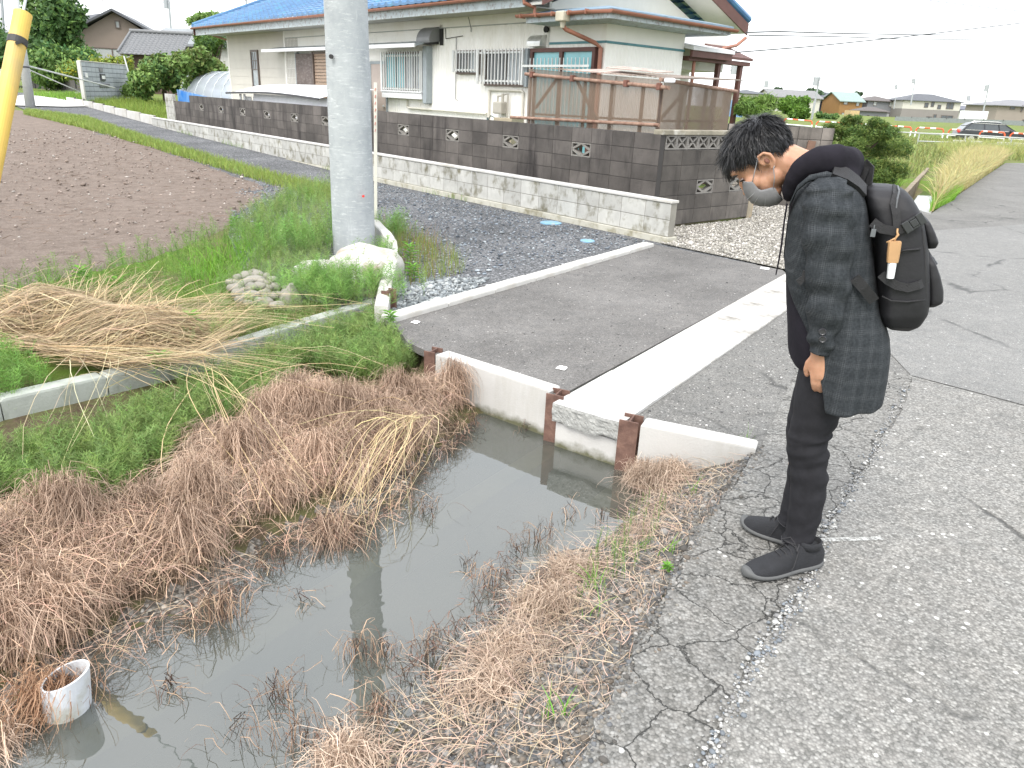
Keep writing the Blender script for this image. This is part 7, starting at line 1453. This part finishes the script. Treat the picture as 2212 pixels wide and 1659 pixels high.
# trousers
denim, t, b = nodes('black_denim'); n1_ = noise(t, 14, 6, rough=.7); t.links.new(ramp(t, n1_, [(.3, (.013, .013, .015)), (.7, (.024, .024, .028))]), b.inputs['Base Color']); b.inputs['Roughness'].default_value = .9; b.inputs['Specular IOR Level'].default_value = .2
bump(t, b, noise(t, 450, 2), .15, .002)
near = [((1738, 745), (1870, 742)), ((1732, 785), (1852, 782)), ((1719, 825), (1843, 833)), ((1715, 858), (1834, 858)), ((1712, 895), (1819, 892)), ((1703, 931), (1802, 928)), ((1699, 949), (1793, 946)), ((1700, 975), (1789, 975)), ((1706, 1004), (1789, 1004)), ((1707, 1040), (1789, 1037)), ((1705, 1077), (1784, 1077)), ((1701, 1113), (1775, 1113)), ((1695, 1149), (1766, 1149)), ((1687, 1166), (1752, 1187))]
far = [((1738, 745), (1860, 742)), ((1728, 785), (1845, 782)), ((1719, 822), (1830, 825)), ((1712, 851), (1818, 851)), ((1703, 890), (1795, 890)), ((1698, 920), (1778, 920)), ((1697, 945), (1774, 942)), ((1700, 975), (1772, 970)), ((1702, 1000), (1770, 995)), ((1699, 1035), (1766, 1030)), ((1691, 1072), (1756, 1066)), ((1686, 1098), (1745, 1090)), ((1682, 1114), (1735, 1115)), ((1680, 1120), (1730, 1138))]
TR = None
for nm, ks, s in (('near', near, 1), ('far', far, -1)):
    rs = []
    for i, (f_, b_) in enumerate(ks):
        hw = np.interp(i, [0, 2, 5, 8, 13], [.10, .098, .078, .070, .058]); off = np.interp(i, [0, 3, 13], [.078, .082, .062]) if s > 0 else np.interp(i, [0, 3, 13], [-.078, -.085, -.045]); rs.append((f_, b_, off, hw))
    R2 = []
    for i in range(len(rs)-1):
        for k in range(5):
            t = k/5; f_ = tuple(np.array(rs[i][0])*(1-t)+np.array(rs[i+1][0])*t); b_ = tuple(np.array(rs[i][1])*(1-t)+np.array(rs[i+1][1])*t); q = i+t
            g_ = ring(f_, b_, rs[i][2]*(1-t)+rs[i+1][2]*t, rs[i][3]*(1-t)+rs[i+1][3]*t, 28, 2.1); c_ = sum(g_)/28
            am = .0065*math.exp(-((q-6.8)/2.2)**2)+.0045*math.exp(-((q-12.3)/1.2)**2)+.002; out = []
            for j, p in enumerate(g_):
                a = 2*math.pi*j/28; r_ = am*(math.sin(q*4.6+1.5*math.sin(a+.5)+1.2*math.sin(q*1.3))+.5*math.sin(q*7.7-1.9*math.cos(a)+1.1)); r_ *= (.5-.22*math.cos(a)); out.append(p+(p-c_)/np.linalg.norm(p-c_)*r_)
            R2.append(out)
    R2.append(ring(*rs[-1][:2], rs[-1][2], rs[-1][3], 28, 2.1)); R2.append([p*.97+sum(R2[-1])/28*.03+UPV*.012 for p in R2[-1]])
    mb = MB(); mb.loft(R2, cap=False); o = subd(mb.build('trouser_leg', denim, PER, smooth=True))
    h_ = R2[-3]; mb = MB(); mb.tube([p+(p-sum(h_)/28)*.01 for p in h_]+[h_[0]], .0012, 5); mb.build('hem_stitch', M('stitch', (.05, .05, .055), .8), o)
mb = MB(); mb.loft([ring((1735, 690), (1885, 680), 0, .17), ring((1733, 735), (1895, 730), 0, .185), ring((1730, 770), (1885, 775), 0, .18), ring((1735, 800), (1850, 812), 0, .15)]); subd(mb.build('trouser_seat', denim, PER, smooth=True))
# hoodie
hood_m, t, b = nodes('black_hoodie'); t.links.new(ramp(t, noise(t, 10, 5), [(.3, (.012, .011, .015)), (.7, (.022, .020, .027))]), b.inputs['Base Color']); b.inputs['Roughness'].default_value = .95; b.inputs['Specular IOR Level'].default_value = .15; bump(t, b, noise(t, 18, 5), .3, .01)
hr = [((1718, 402), (1800, 385), .10), ((1708, 432), (1835, 412), .17), ((1703, 470), (1852, 450), .195), ((1700, 520), (1860, 510), .195), ((1697, 580), (1868, 570), .19), ((1697, 640), (1872, 640), .185), ((1700, 700), (1880, 690), .185), ((1701, 745), (1880, 730), .182), ((1706, 766), (1878, 755), .178), ((1716, 783), (1870, 772), .165), ((1724, 782), (1862, 772), .155)]
mb = MB(); mb.loft(interp_rings([ring(a, b_, 0, h, 36, 2.3, .006, i*.9) for i, (a, b_, h) in enumerate(hr)], 2), cap=False); HD = subd(mb.build('hoodie', hood_m, PER, smooth=True))
mb = MB(); path = [(1704, 432, .035, .016), (1706, 412, .060, .026), (1716, 386, .086, .033), (1736, 362, .105, .038), (1768, 348, .112, .044), (1800, 346, .095, .052), (1822, 356, .055, .058), (1828, 360, 0, .060)]
full = path+[(x, y, -o_, r_) for x, y, o_, r_ in path[::-1][1:]]
Pp = [pp(x, y, o_) for x, y, o_, r_ in full]; Rr = [r_ for *_, r_ in full]; P3 = []; R3 = []
for i in range(len(Pp)-1):
    for k in range(4): t = k/4; P3.append(Pp[i]*(1-t)+Pp[i+1]*t); R3.append((Rr[i]*(1-t)+Rr[i+1]*t)*(1+.05*math.sin(i*1.9+k)))
P3.append(Pp[-1]); R3.append(Rr[-1]); mb.tube(P3, R3, 16, sq=.85); ell(mb, pp(1818, 378, 0), (FWD, LAT, UPV), (.055, .12, .06)); ell(mb, pp(1800, 372, 0), (FWD, LAT, UPV), (.08, .11, .05))
o = mb.build('hood', hood_m, HD, smooth=True); rm = o.modifiers.new('r', 'REMESH'); rm.mode = 'VOXEL'; rm.voxel_size = .007; rm.use_smooth_shade = True; sm = o.modifiers.new('s', 'SMOOTH'); sm.iterations = 6; sm.factor = .6
mb = MB(); mb.tube([pp(1700, 440, .07), pp(1694, 480, .07), pp(1688, 530, .07), pp(1682, 565, .07), pp(1676, 594, .07)], [.003, .003, .0035, .003, .002], 6); mb.build('draw_cord', hood_m, HD)
# jacket: open-fronted body, sleeves, buttons
jk, t, b = nodes('checked_wool'); c = N(t, 'ShaderNodeTexCoord').outputs['Object']
def stripes(vec_axis, sc, lo, hi):
    sx = N(t, 'ShaderNodeSeparateXYZ'); t.links.new(c, sx.inputs[0]); m_ = N(t, 'ShaderNodeMath', operation='MULTIPLY'); m_.inputs[1].default_value = sc; t.links.new(sx.outputs[vec_axis], m_.inputs[0]); s_ = N(t, 'ShaderNodeMath', operation='SINE'); t.links.new(m_.outputs[0], s_.inputs[0]); return ramp(t, s_.outputs[0], [(lo, (0, 0, 0)), (hi, (1, 1, 1))])
g = ramp(t, noise(t, 120, 3, vec=c), [(.3, (.018, .021, .024)), (.7, (.036, .041, .046))])
fine = mix(t, 1, stripes(2, 1100, .3, .7), stripes(0, 1100, .3, .7), 'ADD'); band = mix(t, 1, stripes(2, 120, .1, .95), stripes(0, 150, .2, .95), 'ADD')
g = mix(t, mix(t, 1, mix(t, 1, fine, band, 'MULTIPLY'), (.32, .32, .32), 'MULTIPLY'), g, (.062, .067, .073)); t.links.new(g, b.inputs['Base Color']); b.inputs['Roughness'].default_value = .9; b.inputs['Specular IOR Level'].default_value = .2
bn_ = bump(t, b, noise(t, 9, 4, vec=c), .5, .02); bump(t, b, noise(t, 500, 2, vec=c), .25, .002, bn_)
jr = [((1738, 372), (1815, 362), .095, .7), ((1722, 388), (1836, 380), .15, .62), ((1709, 415), (1853, 400), .195, .5), ((1701, 450), (1868, 435), .222, .40), ((1697, 500), (1876, 495), .225, .25), ((1692, 560), (1884, 560), .218, .20), ((1694, 610), (1890, 610), .215, .45), ((1700, 660), (1897, 660), .215, .85), ((1708, 710), (1912, 700), .222, .98), ((1714, 760), (1921, 740), .228, 1.05), ((1720, 805), (1915, 795), .232, 1.12), ((1726, 846), (1904, 848), .235, 1.16)]
RR = []
for i in range(len(jr)-1):
    for k in range(3):
        t_ = k/3; L_ = lambda q: (np.array(jr[i][q])*(1-t_)+np.array(jr[i+1][q])*t_); q = i+t_; fo = np.interp(q, [0, 6, 8, 11], [.006, .012, .022, .045])
        RR.append(ring(tuple(L_(0)), tuple(L_(1)), 0, float(L_(2)), 48, 2.3, fo, q*.35, float(L_(3))))
RR.append(ring(*jr[-1][:2], 0, jr[-1][2], 48, 2.3, .045, 11*.35, jr[-1][3]))
mb = MB(); mb.loft(RR, close=False); JK = mb.build('jacket', jk, PER, smooth=True); so_ = JK.modifiers.new('s', 'SOLIDIFY'); so_.thickness = .006; so_.offset = 0; subd(JK)
sl = [((1765, 383), (1812, 380), .13, .05), ((1750, 395), (1830, 390), .165, .06), ((1741, 415), (1841, 410), .185, .066), ((1736, 445), (1846, 445), .198, .070), ((1733, 490), (1847, 492), .205, .070), ((1737, 550), (1843, 548), .21, .066), ((1740, 605), (1839, 605), .212, .062), ((1743, 650), (1831, 656), .212, .058), ((1744, 700), (1816, 708), .208, .050), ((1746, 735), (1802, 742), .205, .045), ((1747, 759), (1792, 770), .203, .041)]
for s in (1, -1):
    RR = []
    for i in range(len(sl)-1):
        for k in range(4):
            t_ = k/4; L_ = lambda q: (np.array(sl[i][q])*(1-t_)+np.array(sl[i+1][q])*t_); q = i+t_; dx_ = np.array([0 if s > 0 else 26*q/10, 0]); g_ = ring(tuple(L_(0)+dx_), tuple(L_(1)+dx_), s*float(L_(2)), float(L_(3)), 30, 2.1); c_ = sum(g_)/30
            RR.append([p+(p-c_)/np.linalg.norm(p-c_)*(.0065*math.sin(q*4.3+1.9*math.sin(2*math.pi*j/30+.6))*np.interp(q, [0, 2, 10], [.2, 1, 1])+.003*math.sin(q*7.1+j*.5)) for j, p in enumerate(g_)])
    RR.append(ring(*[(x_+(0 if s > 0 else 26), y_) for x_, y_ in sl[-1][:2]], s*sl[-1][2], sl[-1][3], 30, 2.1)); RR.append([p*.93+sum(RR[-1])/30*.07+UPV*.02 for p in RR[-1]])
    mb = MB(); mb.loft(RR, cap=False); mb.add(RR[0], [tuple(range(30))]); o = subd(mb.build('sleeve', jk, JK, smooth=True))
    if s > 0:
        for y in (717, 733):
            q = pp(1777, y, .258); mb = MB(); mb.loft([[q+LAT*dz+(FWD*math.cos(a)+UPV*math.sin(a))*r_ for a in np.linspace(0, 6.283, 16, endpoint=False)] for dz, r_ in ((-.012, .011), (.001, .011), (.003, .0095), (.001, .007), (.001, .001))]); mb.build('button', M('black_button', (.03, .03, .034), .35), o, smooth=False)
# collar fold of the jacket beside the hood
mb = MB()
for s in (1, -1): mb.loft([[pp(x, y, s*o_)+LAT*s*dz+UPV*dw for dz, dw in ((0, 0), (.012, .004), (.016, -.012), (.004, -.018))] for x, y, o_ in ((1700, 470, .06), (1706, 438, .11), (1722, 402, .145), (1748, 380, .15), (1785, 372, .14), (1825, 385, .11), (1846, 395, .05))])
mb.build('collar', jk, JK, smooth=True)
# shoes
shm = M('black_knit', (.014, .015, .018), .85, .2, 30, bs=.4, bscale=300); slm = M('grey_sole', (.085, .088, .088), .7, .1, 20)
def shoe(H_, T_, s, lab):
    d = T_-H_; ln = np.linalg.norm(d); d /= ln; n_ = np.cross(UPV, d); n_ /= np.linalg.norm(n_); f = lambda x, y, z: H_+d*x*ln+n_*y+UPV*z
    xs = [-.01, .03, .10, .20, .30, .42, .55, .68, .80, .90, .965, 1.0]; w = [.012, .027, .036, .038, .037, .038, .045, .050, .048, .038, .022, .006]; tp = [.07, .098, .112, .118, .115, .105, .088, .070, .058, .047, .036, .022]; bt = [.035, .030, .028, .026, .024, .022, .020, .020, .021, .024, .027, .025]
    def rs(k): return [[f(x, (w_+k)*math.copysign(abs(math.cos(a))**.8, math.cos(a)), b_+(t_-b_)*(max(0, math.sin(a))**.75 if math.sin(a) > 0 else 0)) for a in np.linspace(-.3, math.pi+.3, 20)] for x, w_, t_, b_ in zip(xs, w, tp, bt)]
    mb = MB(); mb.loft(rs(0)); o = subd(mb.build('shoe', shm, PER, smooth=True))
    mb = MB(); mb.loft([[f(x, (w_+.006)*math.cos(a), .018+.020*math.sin(a)+(.006 if x > .9 else 0)+(b_-.022)) for a in np.linspace(0, 6.283, 16, endpoint=False)] for x, w_, b_ in zip(xs, w, bt)]); subd(mb.build('sole', slm, o, smooth=True))
    mb = MB(); mb.loft([[f(.20+.135*math.cos(a)*k1, .037*math.sin(a)*k1, z) for a in np.linspace(0, 6.283, 20, endpoint=False)] for k1, z in ((1.05, .095), (1.0, .122+.0), (.9, .124), (.86, .10))]); mb.build('collar', shm, o, smooth=True)
    lc_ = M('lace_black', (.02, .02, .022), .8)
    for k, x in enumerate((.40, .46, .52, .58)):
        h = float(np.interp(x, xs, tp)); mb = MB(); mb.tube([f(x, -.026, h-.014), f(x+.01, -.012, h+.003), f(x+.01, .012, h+.003), f(x, .026, h-.014)], .0028, 6); mb.build('lace', lc_, o)
    mb = MB(); hh = .112
    for sy in (-1, 1): mb.tube([f(.38, 0, hh), f(.40, sy*.025, hh+.016), f(.46, sy*.042, hh+.002), f(.42, sy*.026, hh-.006), f(.385, 0, hh)], .0025, 6); mb.tube([f(.38, 0, hh), f(.42, sy*.036, hh-.005), f(.47, sy*.048, hh-.05), f(.50, sy*.052, hh-.075)], .0022, 6)
    mb.build('bow', lc_, o)
shoe(gp(1771, 1214, .015)*v3(1, 1, 0), gp(1602, 1246, .01)*v3(1, 1, 0)+v3(0, 0, .004), 1, 'near')
Tf = gp(1599, 1129, .01)*v3(1, 1, 0); df = gp(1690, 1172, 0)-Tf; df /= np.linalg.norm(df); df[2] = 0; shoe(Tf+df*.295, Tf+v3(0, 0, .004), -1, 'far')
# ---------------------------------------------------------------- backpack on the person's back
BPK = thing('backpack', 'black backpack with buckled side straps worn on the back of the person', 'backpack', pp(1940, 705, 0))
bpm, t, b = nodes('black_nylon'); t.links.new(ramp(t, noise(t, 12, 4), [(.3, (.012, .012, .014)), (.7, (.020, .020, .023))]), b.inputs['Base Color']); b.inputs['Roughness'].default_value = .62; b.inputs['Specular IOR Level'].default_value = .35; bump(t, b, noise(t, 12, 4), .35, .012)
web = M('black_webbing', (.016, .016, .018), .7, .2, 60, bs=.4, bscale=400); plm = M('black_plastic', (.03, .032, .035), .35, .1)
def pack(name, rows_, ex, par=BPK, mat=bpm, m=3):
    mb = MB(); rr_ = interp_rings([ring(f_, b_, 0, h, 32, ex, .004, i*.7) for i, (f_, b_, h) in enumerate(rows_)], m); mb.loft(rr_); return subd(mb.build(name, mat, par, smooth=True))
pack('main_bag', [((1882, 397), (1925, 399), .05), ((1868, 404), (1948, 405), .10), ((1864, 418), (1962, 420), .13), ((1867, 440), (1974, 440), .145), ((1874, 465), (1984, 460), .152), ((1880, 500), (1990, 490), .155), ((1886, 540), (1996, 530), .157), ((1889, 590), (1999, 580), .158), ((1889, 635), (2000, 630), .157), ((1890, 665), (1996, 662), .15), ((1897, 686), (1981, 688), .13), ((1912, 698), (1962, 702), .09), ((1925, 703), (1950, 706), .05)], 4.4)
pack('upper_pocket', [((1978, 456), (1992, 462), .07), ((1980, 470), (2001, 474), .105), ((1984, 492), (2010, 493), .112), ((1988, 512), (2018, 514), .112), ((1990, 526), (2013, 526), .10), ((1992, 531), (2003, 531), .06)], 4.4)
pack('lower_pocket', [((1986, 536), (2001, 539), .08), ((1988, 555), (2010, 555), .115), ((1990, 585), (2020, 582), .122), ((1992, 615), (2027, 612), .124), ((1992, 640), (2027, 638), .12), ((1990, 652), (2008, 652), .09)], 4.4)
def webstrip(pts, w, name='strap', par=BPK, mat=web, side=None, th=.003):
    P = [np.array(p, float) for p in pts]; rings = []
    for i, p in enumerate(P):
        t = P[min(i+1, len(P)-1)]-P[max(i-1, 0)]; t /= np.linalg.norm(t); nn_ = LAT if side is None else side; s_ = np.cross(t, nn_); s_ /= np.linalg.norm(s_); n2 = np.cross(s_, t); rings.append([p-s_*w/2-n2*th, p+s_*w/2-n2*th, p+s_*w/2+n2*th, p-s_*w/2+n2*th])
    mb = MB(); mb.loft(rings); return mb.build(name, mat, par, smooth=False)
webstrip([pp(1852, 398, .0), pp(1860, 380, .0), pp(1868, 362, .0), pp(1871, 356, .0), pp(1877, 362, .0), pp(1874, 385, .0), pp(1872, 400, .0)], .035, 'grab_loop', side=FWD*.6+LAT*.8)
so_ = .162
webstrip([pp(1884, 480, so_-.006), pp(1905, 494, so_), pp(1935, 500, so_), pp(1960, 488, so_), pp(1990, 470, so_-.015)], .028, 'upper_side_strap')
webstrip([pp(1903, 592, so_), pp(1918, 606, so_+.004), pp(1938, 617, so_+.006), pp(1962, 622, so_+.006), pp(1985, 616, so_), pp(2004, 604, so_-.03)], .026, 'lower_side_strap')
webstrip([pp(1936, 402, .05), pp(1936, 420, .13), pp(1931, 440, .150), pp(1936, 462, .158), pp(1938, 490, so_)], .022, 'front_flap_strap')
webstrip([pp(1846, 600, .222), pp(1866, 622, .215), pp(1888, 650, .19)], .032, 'waist_strap')
webstrip([pp(1800, 366, .135), pp(1830, 378, .13), pp(1852, 394, .11), pp(1868, 412, .09)], .05, 'shoulder_strap', side=UPV*.8+LAT*.6, th=.006)
webstrip([pp(1742, 585, .222), pp(1738, 600, .222), pp(1726, 607, .222), pp(1733, 612, .222)], .02, 'strap_end')
def buckle(c_, dx, w=.028, l_=.055):
    mb = MB(); dy = np.cross(LAT, dx); dy /= np.linalg.norm(dy); f = lambda x, y, z: c_+dx*x+dy*y+LAT*z
    mb.cbox(-l_/2, -w/2-.003, 0, -l_/6, w/2+.003, .010, .002, f); mb.cbox(-l_/6+.001, -w/2+.004, .001, l_/6, w/2-.004, .011, .002, f); mb.cbox(l_/6+.001, -w/2-.003, 0, l_/2, w/2+.003, .010, .002, f)
    mb.cbox(-l_/6, w/2-.003, .001, l_/6, w/2+.002, .008, .001, f); mb.cbox(-l_/6, -w/2-.002, .001, l_/6, -w/2+.003, .008, .001, f); return mb.build('buckle', plm, BPK)
u_ = pp(1990, 472, so_)-pp(1957, 492, so_); u_ /= np.linalg.norm(u_); buckle(pp(1974, 481, so_), u_, .03, .062)
mb = MB(); mb.cbox(-.012, -.02, 0, .012, .02, .01, .003, lambda x, y, z: pp(2011, 602, .10)-FWD*x*1.0+UPV*y*.9+LAT*z); mb.build('buckle', plm, BPK)
# zip pulls
mb = MB(); mb.tube([pp(2003, 540, .06), pp(2012, 556, .06)], .004, 6); mb.tube([pp(2012, 556, .06), pp(2020, 572, .06)], [.006, .009], 8); mb.build('zip_pull', plm, BPK)
mb = MB(); mb.tube([pp(1889, 486, so_), pp(1888, 494, so_)], .002, 5); mb.cbox(-.007, -.012, 0, .007, .012, .004, .001, lambda x, y, z: pp(1886, 503, so_)+FWD*x+UPV*y+LAT*z); mb.build('zip_pull', M('grey_pull', (.12, .13, .14), .4), BPK)
zm = M('zip_grey', (.07, .075, .08), .4)
mb = MB(); mb.tube([pp(1939, 402, .06), pp(1942, 412, .120), pp(1938, 430, .148), pp(1936, 450, .156)], .003, 6); mb.build('zip', zm, BPK)
mb = MB(); mb.tube([pp(1985, 470, .13), pp(1992, 500, .14), pp(1997, 540, .145), pp(1999, 590, .147), pp(2000, 640, .145), pp(1996, 662, .14)], .004, 6); mb.tube([pp(1905, 640, .158), pp(1925, 650, .163), pp(1960, 652, .163), pp(1998, 648, .15)], .003, 6); mb.tube([pp(1938, 545, .163), pp(1960, 540, .165), pp(1988, 538, .155)], .003, 6); mb.build('piping', web, BPK, smooth=True)
# sanitiser bottle in a tan holder hanging from the pack
so2 = so_+.012; q = pp(1932, 520, so2); HB = thing('hand_gel_bottle', 'small white capped bottle in a tan leather holder hanging on the backpack', 'bottle', pp(1929, 588, so2))
dn = pp(1928, 560, so2)-pp(1933, 520, so2); dn /= np.linalg.norm(dn); ac = np.cross(dn, LAT); ac /= np.linalg.norm(ac)
tan = M('tan_leather', (.42, .25, .12), .6, .08, 20)
fb = lambda x, y, z: q+dn*x+ac*y+LAT*z
mb = MB(); mb.loft([[fb(x, w_*cx, .011+.011*cz_) for cx, cz_ in ((-1, -.6), (-.8, -1), (.8, -1), (1, -.6), (1, .6), (.8, 1), (-.8, 1), (-1, .6))] for x, w_ in ((0, .0165), (.003, .018), (.035, .0175), (.062, .016), (.064, .015))]); mb.build('holder', tan, HB, smooth=False)
mb = MB(); mb.tube([fb(.064, 0, .011), fb(.068, 0, .011), fb(.112, 0, .011), fb(.113, 0, .011)], [.011, .0125, .0105, .009], 16); mb.build('white_cap', M('bottle_white', (.78, .80, .82), .3, .02), HB, smooth=False)
mb = MB(); mb.tube([pp(1939, 494, so2), pp(1938, 502, so2+.004), pp(1940, 507, so2+.006), pp(1935, 514, so2+.006), pp(1932, 521, so2+.008)], [.003, .003, .0045, .003, .003], 6); mb.tube([pp(1935, 514, so2+.006), pp(1925, 519, so2+.008), pp(1915, 524, so2+.008)], [.0028, .0022, .003], 6); mb.build('cord', tan, HB, smooth=True)
